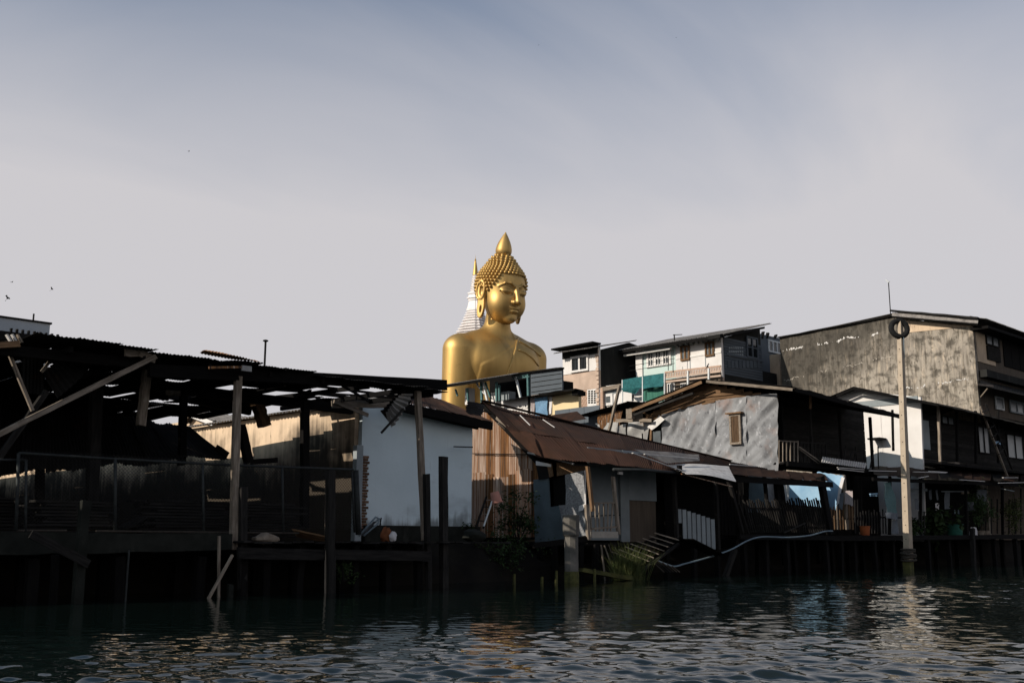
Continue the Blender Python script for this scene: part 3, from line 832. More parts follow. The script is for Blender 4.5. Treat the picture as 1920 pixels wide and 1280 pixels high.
def build_stupa():
    c = D(300, 888, HOR); s = 300 / FPX
    t = thing('white_stupa', 'white tiered stupa with ringed cone and gold spire behind the gold figure', 'stupa', (c.x, c.y, 1.3))
    # plan with stepped corners
    n = 40; sq = []
    for k in range(n):
        q = 2 * math.pi * k / n
        cx_, sy_ = abs(math.cos(q)), abs(math.sin(q))
        r = 1 / max(cx_, sy_)
        r = min(r, 1.24 if k % 2 else 1.10)
        sq.append(r)
    def z(py): return (HOR - py) * s + CAM_H
    def tier(name, rows, m=T['stupa_white'], square=sq, nn=n, smooth=False):
        prof = [(w * s, z(py)) for w, py in rows]
        mb = MB().lathe((c.x, c.y, 0), prof, nn, square)
        # turn the plan to face as the temple grid does
        a = R(20); ca, sa = math.cos(a), math.sin(a)
        mb.v = [(c.x + (p[0] - c.x) * ca - (p[1] - c.y) * sa, c.y + (p[0] - c.x) * sa + (p[1] - c.y) * ca, p[2]) for p in mb.v]
        return part(name, mb, m, t, smooth=smooth, sharp=40 if smooth else None)
    tier('base', [(95, 1012), (95, 960), (82, 940), (82, 860), (66, 850), (66, 790), (52, 780), (52, 730), (47, 722), (46, 690), (44, 682), (44, 660), (42, 654)])
    rows = [(41, 655), (40, 640), (38, 639), (38, 634)]
    tier('tier', rows)
    y, w = 634, 36.0
    while y > 582:
        h = 5.6 if y > 600 else 4.8
        tier('tier', [(w, y), (w, y - h * .16), (w * .84, y - h * .22), (w * .78, y - h * .70), (w * .93, y - h * .78), (w * .93, y - h)])
        y -= h; w *= .91
    tier('bell', [(w, y), (w * 1.0, y - 3), (w * .92, y - 4), (w * .78, 566), (w * .72, 562), (w * .82, 561), (w * .82, 557)])
    tier('harmika', [(13.5, 557), (13.5, 555), (11, 554), (10.5, 549), (12.2, 548), (12.2, 545.5)])
    for k in range(10):
        y0 = 545.5 - k * 3.55; r0 = 10.2 - k * .5
        tier('spire_ring', [(r0 * .8, y0), (r0, y0 - .8), (r0, y0 - 2.2), (r0 * .78, y0 - 3.0), (r0 * .76, y0 - 3.6)], square=None, nn=20, smooth=True)
    tier('gold_spire', [(5.6, 510), (5.2, 508), (3.4, 494), (2.0, 484), (1.5, 481), (1.9, 480), (1.2, 478), (.5, 477)], m=T['gold'], square=None, nn=18, smooth=True)
    tier('finial', [(.45, 478), (.3, 474), (.1, 469)], m=T['gold'], square=None, nn=8)
build_stupa()
# ================================================================ far left: block and ruined shed
def build_left_block():
    t = thing('flat_roofed_block', 'pale grey flat roofed block rising behind the ruined shed roof', 'building', (14, 66, 1.25))
    y = 60.0
    a, b = A(y, -90, 585), A(y, 94, 608)
    z1 = b.z
    boxp('wall', a.x - 6, b.x, y, y + 12, 1.2, z1, T['tread_grey'], t)
    boxp('parapet_cap', a.x - 6.1, b.x + .08, y - .08, y + 12.1, z1 + .003, z1 + .10, T['zinc_dark'], t)
    c, d = A(y - 1.0, -60, 640), A(y - 1.0, 114, 634)
    boxp('eave', a.x - 6, d.x, y - 1.0, y - .003, d.z - .45, d.z, T['zinc_dark'], t)
    for k in range(9):
        p = A(y - .8, 20 + k * 11, 628)
        boxp('bracket', p.x - .05, p.x + .05, y - .9, y - .72, d.z + .003, d.z + .22, T['zinc_dark'], t)
    p = A(y, 67, 604)
    part('vent_pipe', MB().tube([(p.x, y + .4, z1), (p.x, y + .4, z1 + .55)], .05), T['iron'], t)
    p = A(y, 0, 590)
    boxp('roof_stub', p.x - 1.4, p.x + .05, y + 3, y + 4, z1 + .1, z1 + 1.1, T['zinc_dark'], t)
build_left_block()

def build_shed():
    t = thing('ruined_shed', 'black collapsing open shed with torn corrugated roof on leaning posts over the water', 'shed', (12, 22, 1.2))
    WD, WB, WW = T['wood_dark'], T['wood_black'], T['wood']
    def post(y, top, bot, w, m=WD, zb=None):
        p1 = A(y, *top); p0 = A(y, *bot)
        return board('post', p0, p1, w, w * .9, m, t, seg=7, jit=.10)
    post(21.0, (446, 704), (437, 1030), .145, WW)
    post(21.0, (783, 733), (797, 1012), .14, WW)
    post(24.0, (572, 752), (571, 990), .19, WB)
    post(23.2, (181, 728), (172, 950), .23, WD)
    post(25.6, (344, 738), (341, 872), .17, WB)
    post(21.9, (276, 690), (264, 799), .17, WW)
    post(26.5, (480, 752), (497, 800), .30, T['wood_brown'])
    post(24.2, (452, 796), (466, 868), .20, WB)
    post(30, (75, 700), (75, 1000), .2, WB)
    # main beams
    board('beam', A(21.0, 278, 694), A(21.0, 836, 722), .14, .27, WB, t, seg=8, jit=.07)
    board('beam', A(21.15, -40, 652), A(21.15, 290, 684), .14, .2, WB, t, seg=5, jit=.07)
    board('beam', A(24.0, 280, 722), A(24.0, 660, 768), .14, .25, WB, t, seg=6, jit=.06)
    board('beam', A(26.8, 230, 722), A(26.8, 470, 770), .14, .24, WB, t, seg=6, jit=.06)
    # purlins running inland
    zr = 4.86
    for k, x in enumerate([4.5, 6.3, 8.1, 9.6, 11.1, 12.6, 14.0, 15.3, 16.4, 17.3]):
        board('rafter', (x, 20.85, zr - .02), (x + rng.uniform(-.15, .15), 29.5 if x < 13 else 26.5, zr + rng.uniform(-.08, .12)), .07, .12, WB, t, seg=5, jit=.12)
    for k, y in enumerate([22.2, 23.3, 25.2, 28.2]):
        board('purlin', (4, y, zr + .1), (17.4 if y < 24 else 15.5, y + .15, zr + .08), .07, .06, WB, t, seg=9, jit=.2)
    # lit and broken timbers at the front
    board('brace', A(20.85, -70, 847), A(20.85, 291, 668), .125, .10, WW, t, seg=10, jit=.06)
    board('brace', A(21.5, -12, 872), A(21.5, 87, 733), .15, .1, WD, t, seg=4, jit=.08)
    board('brace', A(21.3, 8, 640), A(21.3, 61, 770), .075, .06, WW, t, seg=5, jit=.1)
    board('brace', A(20.95, -30, 648), A(20.95, 34, 645), .16, .12, T['wood_brown'], t, seg=3)
    board('broken_plank', A(20.9, 234, 661), A(20.9, 264, 661), .05, .17, WW, t, up=(0, 0, 1), seg=3, jit=.12)
    board('broken_plank', A(20.88, 262, 661), A(20.88, 291, 675), .05, .15, WW, t, up=(0, 0, 1), seg=3, jit=.12)
    board('broken_plank', A(23.8, 311, 736), A(23.8, 338, 737), .04, .12, WW, t)
    board('broken_plank', A(23.6, 622, 757), A(23.6, 738, 758), .06, .20, WW, t, seg=6, jit=.12)
    board('broken_plank', A(23.7, 690, 778), A(23.5, 626, 752), .05, .10, WW, t, seg=4)
    board('broken_plank', A(24.3, 470, 866), A(24.3, 520, 862), .05, .13, WB, t)
    board('broken_plank', A(25.5, 405, 838), A(25.5, 427, 853), .05, .16, WB, t)
    board('broken_plank', A(25.9, 500, 724), A(25.9, 555, 722), .05, .12, WW, t)
    # roof sheets: rows along the bank, columns inland; some are gone
    def zedge(x):
        return 4.98 + max(0, (9.5 - x)) * .02
    cw = .80
    holes = {(1, 16), (1, 15), (1, 14), (2, 13), (2, 11), (3, 11), (0, 2), (0, 3), (0, 1), (0, 0), (4, 15)}
    rows = [(20.55, 22.45), (22.2, 24.1), (23.95, 26.0), (25.8, 28.2), (28.0, 30.6), (30.4, 34.0), (33.8, 38.5), (38.2, 45.0), (44.6, 54.0)]
    for i in range(-2, 17):
        x0 = 4.1 + i * cw; x1 = x0 + cw * 1.08
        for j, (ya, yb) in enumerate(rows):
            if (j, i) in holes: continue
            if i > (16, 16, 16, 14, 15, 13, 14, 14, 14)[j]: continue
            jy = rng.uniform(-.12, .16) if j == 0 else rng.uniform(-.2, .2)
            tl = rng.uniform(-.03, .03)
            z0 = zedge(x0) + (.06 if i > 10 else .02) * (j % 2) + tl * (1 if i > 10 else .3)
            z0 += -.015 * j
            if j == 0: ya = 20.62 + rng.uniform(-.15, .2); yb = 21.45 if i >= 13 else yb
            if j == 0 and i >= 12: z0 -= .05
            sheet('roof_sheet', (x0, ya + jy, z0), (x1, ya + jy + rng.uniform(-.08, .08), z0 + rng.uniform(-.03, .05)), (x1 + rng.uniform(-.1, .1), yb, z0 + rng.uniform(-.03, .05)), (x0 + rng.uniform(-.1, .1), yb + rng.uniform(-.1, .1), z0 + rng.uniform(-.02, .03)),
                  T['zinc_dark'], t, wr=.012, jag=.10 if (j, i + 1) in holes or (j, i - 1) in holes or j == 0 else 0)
    # torn strips in the gaps
    for (q, w) in (((13.8, 22.6), .25), ((15.2, 23.2), .2), ((11.6, 25.2), .3), ((12.9, 26.5), .2), ((10.9, 24.6), .28)):
        sheet('torn_sheet', (q[0], q[1], 4.98), (q[0] + w, q[1] + .2, 4.95), (q[0] + w + .5, q[1] + 1.4, 5.0), (q[0] + .2, q[1] + 1.3, 4.97), T['zinc_dark'], t, jag=.2, wr=.02)
    for ln in ([(15.0, 21.6), (17.4, 23.6)], [(13.4, 22.3), (16.9, 24.6)], [(14.2, 23.6), (17.4, 22.4)]):
        board('broken_lath', (*ln[0], 4.93), (*ln[1], 4.90), .05, .05, WB, t, seg=4, jit=.25)
    # rusty sheets slipping off the edge
    a = [A(20.7, 386, 676), A(20.7, 484, 676), A(21.4, 482, 682), A(21.4, 388, 684)]
    sheet('rusty_sheet', (a[0].x, 20.6, 5.13), (a[1].x, 20.6, 5.07), (a[1].x + .1, 21.0, 5.10), (a[0].x, 21.0, 5.15), T['rust_tin2'], t, wr=.02)
    board('rusty_batten', A(20.55, 392, 689), A(20.55, 461, 688), .05, .05, T['rust_tin2'], t)
    boxp('loose_tile', *rA(20.55, 452, 470, 686, 696)[:2], 20.5, 20.55, *rA(20.55, 452, 470, 686, 696)[2:], T['zinc'], t)
    # sheets hanging down
    sheet('hanging_sheet', A(21.7, 80, 697), A(21.55, 152, 650), A(21.75, 191, 668), A(21.9, 107, 746), T['zinc_dark'], t, wr=.03, pitch=.09, amp=.02)
    sheet('hanging_sheet', A(22.3, 42, 645), A(22.3, 82, 645), A(22.4, 82, 740), A(22.4, 40, 735), T['zinc_dark'], t, wr=.02)
    board('sheet_edge', A(21.65, 78, 697), A(21.65, 92, 679), .03, .06, WW, t)
    for k, (px, w) in enumerate(((16, 6), (26, 6), (36, 5))):
        board('fallen_slat', A(21.2, px - 4, 627), A(21.2, px + 5, 642), .10, .03, T['foil'] if k < 2 else WW, t)
    sheet('hanging_sheet', A(21.1, 716, 772), A(21.0, 748, 731), A(21.2, 787, 733), A(21.3, 733, 800), T['zinc_dark'], t, pitch=.10, amp=.03, wr=.03)
    sheet('hanging_sheet', A(20.9, 722, 774), A(20.9, 752, 738), A(21.0, 776, 738), A(21.1, 735, 802), T['zinc'], t, pitch=.10, amp=.03, wr=.03, nv=2)
    board('sheet_edge', A(20.95, 715, 811), A(20.95, 757, 766), .04, .05, WD, t)
    # the rear half has dropped: a sagging black slope
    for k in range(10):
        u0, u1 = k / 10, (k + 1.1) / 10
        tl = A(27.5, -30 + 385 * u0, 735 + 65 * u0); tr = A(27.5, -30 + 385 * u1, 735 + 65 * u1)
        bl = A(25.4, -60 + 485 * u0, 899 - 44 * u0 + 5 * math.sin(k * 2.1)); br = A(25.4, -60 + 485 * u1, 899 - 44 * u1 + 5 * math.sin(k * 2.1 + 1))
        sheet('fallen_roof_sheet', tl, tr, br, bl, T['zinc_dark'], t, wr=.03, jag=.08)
    # unseen end wall, added to block the low sun, and boards at the back
    for k in range(16):
        y = 21.4 + k * 2.0
        boxp('wall_board', 2.2, 2.24, y, y + 1.97, 1.2, 4.9, WB, t)
    for k in range(15):
        boxp('back_board', 2.3 + k * 1.0, 3.27 + k * 1.0, 53.9, 53.94, 1.2, 4.75, WB, t)
    p = A(24, 498, 640)
    st = part('stovepipe', MB().tube([(p.x, 24, 4.9), (p.x, 24, A(24, 498, 641).z)], .028, 8), T['iron'], t)
    part('cowl', MB().lathe((p.x, 24, A(24, 498, 641).z), [(.03, 0), (.07, .02), (.07, .045), (.03, .06)], 10), T['iron'], st)
build_shed()

# ---------------------------------------------------------------- wire fence
def build_fence():
    t = thing('wire_fence', 'wire mesh fence on thin grey pipes along the quay in front of timber stacks', 'fence', A(21.3, 340, 1000))
    y = 21.3
    SD = T['steel_dark']
    top = [A(y, 35, 849), A(y, 215, 860), A(y, 440, 872), A(y, 662, 880)]
    part('top_rail', MB().tube(top, .028, 8), SD, t, smooth=True)
    part('top_rail', MB().tube([A(y + .1, -40, 861), A(y + .1, 48, 862)], .024, 8), SD, t, smooth=True)
    part('bottom_rail', MB().tube([A(y, 30, 994), A(y, 125, 994)], .022, 6), T['rope'], t)
    part('bottom_rail', MB().tube([A(y, 180, 995), A(y, 560, 999)], .022, 6), T['rope'], t)
    for (a, b, w) in (((35, 849), (30, 994), .035), ((49, 862), (48, 1000), .028), ((216, 860), (216, 993), .035), ((380, 869), (382, 995), .03), ((529, 876), (531, 998), .03), ((667, 881), (672, 1002), .07), ((660, 884), (665, 998), .03)):
        part('post', MB().tube([A(y, *b), A(y, *a)], w, 8), SD, t, smooth=True)
    # woven mesh, too fine to count
    x0, x1 = A(y, 36, 900).x, A(y, 664, 900).x
    zt = lambda x: top[0].z + (top[-1].z - top[0].z) * (x - x0) / (x1 - x0)
    mb = MB(); st = .075; zb = 1.42; h = 1.45
    n = int((x1 - x0) / st)
    for k in range(-int(h / st), n):
        for s_ in (1, -1):
            xa = x0 + k * st; xb = xa + h
            za, ze = (zb, zb + h) if s_ > 0 else (zb + h, zb)
            ca, cb = max(xa, x0), min(xb, x1)
            if cb - ca < .02: continue
            pa = za + (ze - za) * (ca - xa) / h; pb = za + (ze - za) * (cb - xa) / h
            mb.bar((ca, y + .004 * s_, pa), (cb, y + .004 * s_, pb), .0045, .0045)
    o = part('wire_mesh', mb, T['wire'], t); o['kind'] = 'stuff'
build_fence()

# ---------------------------------------------------------------- quay edge and deck
def build_quay():
    y = 20.75
    a, b = A(y, -420, 1010), A(y, 436, 1004)
    mb = MB(); z1, z0 = 1.30, .78
    n = 24; vs, fs = [], []
    for k in range(n + 1):
        x = a.x + (b.x - a.x) * k / n
        zt = z1 + rng.uniform(-.012, .012); zl = z0 + .06 + rng.uniform(-.015, .015) + .12 * (k / n)
        vs += [(x, y, zl), (x, y - rng.uniform(0, .02), zt), (x, y + .5, zt), (x, y + .5, zl)]
    for k in range(n):
        o = k * 4
        fs += [(o, o + 4, o + 5, o + 1), (o + 1, o + 5, o + 6, o + 2), (o + 2, o + 6, o + 7, o + 3), (o + 3, o + 7, o + 4, o)]
    fs += [(0, 1, 2, 3), (n * 4 + 3, n * 4 + 2, n * 4 + 1, n * 4)]
    mb.add(vs, fs)
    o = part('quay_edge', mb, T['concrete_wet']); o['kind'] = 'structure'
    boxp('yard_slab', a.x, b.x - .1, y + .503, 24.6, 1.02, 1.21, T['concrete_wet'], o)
    for k in range(9):
        x = b.x - .6 - k * 1.7
        board('pile', (x, y + .25, -.6), (x + rng.uniform(-.08, .08), y + .25, .85), .2, .2, T['wood_black'], o, jit=.12, seg=4)
        board('pile', (x + .5, y + 2.2, -.6), (x + .5, y + 2.2, 1.02), .2, .2, T['wood_black'], o, jit=.12, seg=3)
build_quay()

def build_deck():
    t = thing('timber_deck', 'rotting dark timber deck on piles below the whitewashed wall', 'deck', (14.4, 22, 1.0))
    x0, x1 = A(20.7, 446, 1020).x, A(20.7, 806, 1020).x
    zt = 1.12
    n = 30
    for k in range(n):
        x = x0 + (x1 + 2.6 - x0) * k / n
        w = (x1 + 2.6 - x0) / n
        board('plank', (x + w / 2, 20.55 + rng.uniform(-.1, .12), zt + rng.uniform(-.015, .015)), (x + w / 2 + rng.uniform(-.03, .03), 24.35, zt + rng.uniform(-.01, .01)), w * .93, .04, T['wood_dark'], t, jit=.05)
    board('edge_beam', A(20.62, 446, 1037), A(20.62, 806, 1042), .12, .24, T['wood_dark'], t, seg=8, jit=.08)
    board('edge_beam', (x0, 23.0, zt - .16), (x1, 23, zt - .16), .12, .22, T['wood_black'], t, seg=5)
    for px in (457, 500, 560, 612, 666, 728, 786):
        p = A(20.9, px, 1040)
        board('pile', (p.x, 20.9, -.6), (p.x + rng.uniform(-.06, .06), 20.9, zt - .06), .16, .16, T['wood_black'], t, jit=.12, seg=4)
    for px in (480, 550, 640, 720):
        p = A(22.4, px, 1040)
        board('pile', (p.x, 22.4, -.6), (p.x, 22.4, zt - .06), .16, .16, T['wood_black'], t, jit=.12, seg=4)
build_deck()

def single(name, ob, label, cat, group=None):
    return tag(ob, label, cat, group)
def pile(px_top, py_top, px_bot, y, w, m, label, cat='post', name='wooden_pile', h=None, seg=6, jit=.1):
    p1 = A(y, px_top, py_top); p0 = A(y, px_bot, 1060); p0 = Vector((p0.x, y, -.6))
    return tag(board(name, p0, p1, w, h or w, m, None, seg=seg, jit=jit), label, cat)
pile(455, 912, 459, 20.9, .16, T['wood_dark'], 'dark stub post behind the tall weathered shed post beside the wire fence')
pile(620, 881, 622, 20.5, .19, T['wood_dark'], 'broad grey timber stump standing at the deck edge before the wire fence end', h=.14)
pile(613, 890, 614, 20.56, .06, T['wood'], 'thin pale batten fixed beside the broad timber stump at the deck edge', h=.05)
pile(799, 889, 806, 20.75, .13, T['wood_dark'], 'short dark pile close against the weathered post by the whitewashed wall')
pile(831, 855, 834, 20.9, .17, T['wood_dark'], 'tall dark notched pile in front of the whitewashed wall')
pile(160, 937, 148, 20.3, .17, T['concrete_wet'], 'grey square post rising from the water with a plank nailed across it', name='square_post')
tag(board('slanting_plank', A(20.15, 58, 1000), A(20.15, 167, 1057), .05, .16, T['wood_dark'], None, seg=4), 'broad dark plank slanting across the grey square post', 'plank')
pile(411, 1004, 415, 20.5, .05, T['wood'], 'thin pale stake standing in water beside the tall weathered shed post', name='stake', cat='stake')
tag(board('slanting_stick', Vector((A(20.4, 380, 1110).x, 20.4, -.25)), A(20.4, 436, 1040), .06, .05, T['wood'], None), 'pale stick slanting down into the water across the thin stake', 'stick')
pile(242, 1031, 239, 20.4, .03, T['steel_dark'], 'thin metal rod sticking up from water below the quay edge', name='rod', cat='rod')
pile(104, 1040, 106, 20.6, .12, T['wood_black'], 'black rotten stump under the quay edge', cat='stump', name='rotten_stump')
pile(432, 1095, 432, 20.45, .10, T['concrete_wet'], 'short slimy stump at the waterline below the tall weathered shed post', cat='stump', name='rotten_stump')

# ---------------------------------------------------------------- stacks of old boards behind the fence
def stack(px0, px1, py_top, y, label, seed):
    r = random.Random(seed)
    x0, x1 = A(y, px0, 980).x, A(y, px1, 980).x
    zt = A(y, (px0 + px1) / 2, py_top).z
    t = thing('board_stack', label, 'timber stack', ((x0 + x1) / 2, y + .4, 1.22))
    z = 1.24; k = 0
    while z < zt:
        for c in range(2):
            yy = y + c * .36 + r.uniform(-.03, .03); h = .045
            board('plank', (x0 + r.uniform(-.2, .25), yy, z + h / 2), (x1 + r.uniform(-.3, .15), yy + r.uniform(-.06, .06), z + h / 2 + r.uniform(-.004, .012)), .3, h, T['wood_dark'], t, jit=.05)
        z += .068
build_list = [(-60, 48, 935, 23.4, 'stack of dark old boards at the shed end, left of the twin fence pipes', 1),
              (60, 214, 940, 22.6, 'stack of dark old boards between the first fence pipes beside the dark shed post', 2),
              (268, 438, 938, 22.5, 'long stack of dark old boards behind the fence next to the tall weathered post', 3),
              (455, 560, 944, 22.6, 'stack of dark old boards behind the fence by the black inner post', 4)]
for a in build_list: stack(*a)
tag(board('leaning_board', A(22.0, 223, 993), A(22.2, 268, 968), .35, .03, T['wood_dark'], None), 'loose board leaning between two stacks of old boards behind the fence', 'board')
tag(board('stack_plank', A(22.45, 270, 939), A(22.45, 353, 941), .05, .06, T['wood_dark'], None), 'single pale edged plank lying on top of the long board stack', 'plank')

# ---------------------------------------------------------------- litter on the deck
t = thing('plank_heap', 'heap of long brown planks lying on the deck beside the broad timber stump', 'planks', A(21.2, 585, 1008))
for k in range(6):
    board('plank', A(21.5 + k * .1, 548 + k * 2, 992 + k * 2.5), A(21.0 + k * .05, 614, 1006 + k * 2), .11, .035, T['wood_brown'], t)
def lump(name, c, r, m, label, cat, seed=1):
    q = random.Random(seed); vs, fs = [], []; n, k = 12, 7
    for i in range(k + 1):
        a = math.pi * i / k
        for j in range(n):
            b = 2 * math.pi * j / n; g = 1 + q.uniform(-.18, .18)
            vs.append((c[0] + r[0] * math.sin(a) * math.cos(b) * g, c[1] + r[1] * math.sin(a) * math.sin(b) * g, c[2] + r[2] * math.cos(a) * g))
    for i in range(k):
        for j in range(n):
            j2 = (j + 1) % n; fs.append((i * n + j, (i + 1) * n + j, (i + 1) * n + j2, i * n + j2))
    return tag(part(name, MB().add(vs, fs), m, None, smooth=True, sharp=40), label, cat)
p = A(20.9, 498, 1014); lump('sack', (p.x, 20.9, 1.20), (.30, .2, .12), T['sack'], 'flattened pale sack lying on the deck edge', 'sack', 2)
p = A(21.6, 724, 994); lump('cloth_bundle', (p.x, 21.6, 1.30), (.16, .15, .19), T['orange_cloth'], 'orange brown cloth bundle under the whitewashed wall', 'bundle', 4)
p = A(21.5, 734, 994); lump('crumpled_bag', (p.x, 21.45, 1.26), (.10, .1, .13), T['cloth_white'], 'small white crumpled bag beside the orange cloth bundle', 'bag', 9)
t = thing('folding_chair', 'pale tubular folding chair frame lying on the deck by the brick corner', 'chair', A(21.5, 690, 1004))
PS = T['hose']
part('frame', MB().tube([A(21.5, 673, 1004), A(21.5, 699, 975), A(21.5, 704, 969), A(21.5, 709, 971), A(21.5, 710, 980), A(21.5, 682, 1004)], .022, 6), PS, t, smooth=True)
part('frame', MB().tube([A(21.8, 678, 1003), A(21.8, 705, 977), A(21.8, 712, 971), A(21.8, 714, 985)], .018, 6), PS, t, smooth=True)
part('leg', MB().tube([A(21.6, 712, 986), A(21.6, 715, 970)], .016, 6), T['iron'], t)
part('seat', MB().patch(lambda u, v: A(21.55 + .2 * v, 676 + 24 * u + 5 * v, 1003 - 26 * u), 4, 3, .01), T['cloth_grey'], t)
# ================================================================ house with the whitewashed front
HX0, HX1, HY0, HY1 = A(24.5, 677, 880).x, A(24.5, 885, 880).x, 24.5, 36.0
def build_white_house():
    t = thing('whitewashed_house', 'house with blank blue white shaded front and stained beige side under a brown roof', 'house', ((HX0 + HX1) / 2, 28, 1.2))
    zt0, zt1 = A(HY0, 680, 758).z, A(HY0, 884, 794).z
    zb = A(HY0, 780, 986).z
    # slightly uneven front wall
    nx_, nz_ = 26, 18; r = random.Random(4)
    def fn(u, v):
        x = HX0 + (HX1 - HX0) * u; zt = zt0 + (zt1 - zt0) * u
        return Vector((x, HY0 + .012 * math.sin(u * 7 + v * 4) + r.uniform(-.004, .004), zb + (zt - zb) * v))
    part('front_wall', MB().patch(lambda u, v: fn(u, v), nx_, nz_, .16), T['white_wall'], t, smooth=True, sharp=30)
    boxp('footing', HX0 + .1, HX1 + .25, HY0 - .12, HY0 + .3, .2, zb + .01, T['concrete_wet'], t)
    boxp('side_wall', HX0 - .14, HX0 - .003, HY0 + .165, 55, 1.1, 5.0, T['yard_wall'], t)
    boxp('side_wall', HX1 - .14, HX1 - .003, HY0 + .165, HY1, 1.1, 4.9, T['white_paint'], t)
    boxp('back_wall', HX0, HX1 - .2, HY1 - .2, HY1 - .003, 1.1, 5.0, T['beige_wall'], t)
    for (px0, px1, py0, py1) in ((668, 678, 885, 990),):
        a = rA(HY0 - .06, px0 - 2, px1, py0, py1)
        boxp('corner_pier', a[0], a[1], HY0 - .08, HY0 + .1, 1.1, A(HY0, 677, 835).z, T['pale_panel'], t)
    # plaster has fallen from the corner: courses of bare brick
    x = HX0 + .02; z = 1.5; k = 0
    while z < A(HY0, 690, 858).z:
        w = .17 + (.05 if k % 2 else 0) + rng.uniform(-.02, .03)
        boxp('brick', x, x + w, HY0 - .028 - rng.uniform(0, .02), HY0 + .01, z, z + .062, T['brick'], t)
        z += .078; k += 1
    # low chunk of front roof, ridge parallel to the bank
    ez0, ez1 = A(24.0, 742, 757).z, A(24.0, 920, 796).z
    ex0, ex1 = A(24.0, 738, 757).x, A(24.0, 921, 796).x
    rz = A(27.0, 790, 733).z
    n = 9
    for k in range(n):
        u0, u1 = k / n, (k + 1.08) / n
        f = lambda u: (ex0 + (ex1 - ex0) * u, ez0 + (ez1 - ez0) * u)
        (xa, za), (xb, zc) = f(u0), f(u1)
        xr = A(27.0, 768, 733).x
        ra = xr + (ex1 + .7 - xr) * u0; rb = xr + (ex1 + .7 - xr) * u1
        sheet('roof_sheet', (xa, 23.95 + rng.uniform(-.04, .04), za + .10), (xb, 23.95, zc + .10), (rb, 27.05, rz + .02 - .25 * u1), (ra, 27.05, rz + .02 - .25 * u0), T['rust_roof'], t, wr=.008)
    board('eave_beam', (ex0, 23.98, ez0 - .03), (ex1, 23.98, ez1 - .05), .1, .24, T['wood_black'], t, seg=6)
    board('eave_beam', (ex0, 24.3, ez0 - .0), (ex1 - .3, 24.3, ez1 - .05), .1, .2, T['wood_black'], t, seg=6)
    # ragged end of the roof towards the rusty house
    sheet('roof_end_sheet', A(24.6, 872, 772), A(24.9, 876, 752), A(25.4, 912, 758), A(24.7, 899, 790), T['zinc_dark'], t, jag=.3, wr=.02)
    part('gable_board', MB().prism([(HX1 + .45, 24.05, ez1), (HX1 + .45, 26.6, ez1 + .05), (HX1 + .45, 26.9, rz - .35)], (.04, 0, 0)), T['wood_black'], t)
    # long roof over the beige side: corrugated cement sheets overhanging the yard
    yv = HY0 + .2; k = 0
    while yv < HY1 - .2:
        y2 = yv + 1.02
        sheet('roof_sheet', (HX0 - .42, yv, 4.98 + .004 * k), (HX0 - .42, y2 + .06, 4.99 + .004 * k), ((HX0 + HX1) / 2, y2 + .06, 5.55), ((HX0 + HX1) / 2, yv, 5.55), T['cement_tile'], t, pitch=.17, amp=.028, nv=2)
        sheet('roof_sheet', ((HX0 + HX1) / 2, yv, 5.56), ((HX0 + HX1) / 2, y2 + .06, 5.56), (HX1 + .35, y2 + .06, 4.95), (HX1 + .35, yv, 4.95), T['cement_tile'], t, pitch=.17, amp=.028, nv=2) if yv > 27.4 else None
        yv += 1.0; k += 1
    board('wall_rod', A(24.2, 851, 837), A(24.2, 886, 838), .035, .035, T['iron'], t)
build_white_house()

def build_back_roofs():
    t = thing('grey_roofed_hut', 'small hut with grey tiled roof and pale fascia seen under the torn shed roof', 'hut', (22, 42, 1.25))
    x = 20.5
    p0, p1, p2 = B(x, 349, 797), B(x, 367, 777), B(x, 412, 795)
    part('gable', MB().prism([(x, p0.y - .1, 1.2), (x, p0.y - .1, p0.z - .1), (x, p1.y, p1.z - .12), (x, p2.y + .1, p2.z - .1), (x, p2.y + .1, 1.2)], (4, 0, 0)), T['beige_wall'], t)
    board('fascia', p0 - Vector((.3, 0, 0)), p1 - Vector((.3, 0, 0)), .05, .18, T['white_paint'], t)
    board('fascia', p1 - Vector((.3, 0, 0)), p2 - Vector((.3, 0, 0)), .05, .18, T['white_paint'], t)
    sheet('roof_sheet', p1 + Vector((-.3, 0, .1)), p1 + Vector((4.2, 0, .1)), p2 + Vector((4.2, -.1, .1)), p2 + Vector((-.3, -.1, .1)), T['cement_tile'], t, pitch=.2, amp=.03)
    sheet('roof_sheet', p1 + Vector((-.3, 0, .1)), p1 + Vector((4.2, 0, .1)), p0 + Vector((4.2, .1, .08)), p0 + Vector((-.3, .1, .08)), T['cement_tile'], t, pitch=.2, amp=.03)
    t = thing('tiled_outhouse', 'outhouse whose grey corrugated roof shows through the gap below the black beam', 'hut', (19, 45, 1.25))
    x = 25.5
    a, b, c, d = B(x, 275, 765), B(x, 392, 778), B(x + 3, 392, 768), B(x + 3, 284, 752)
    sheet('roof_sheet', a, b, c, d, T['cement_tile'], t, pitch=.2, amp=.03)
    boxp('wall', x + .3, x + 2.8, b.y + .2, a.y - .2, 1.2, min(a.z, b.z) - .03, T['beige_wall'], t)
build_back_roofs()

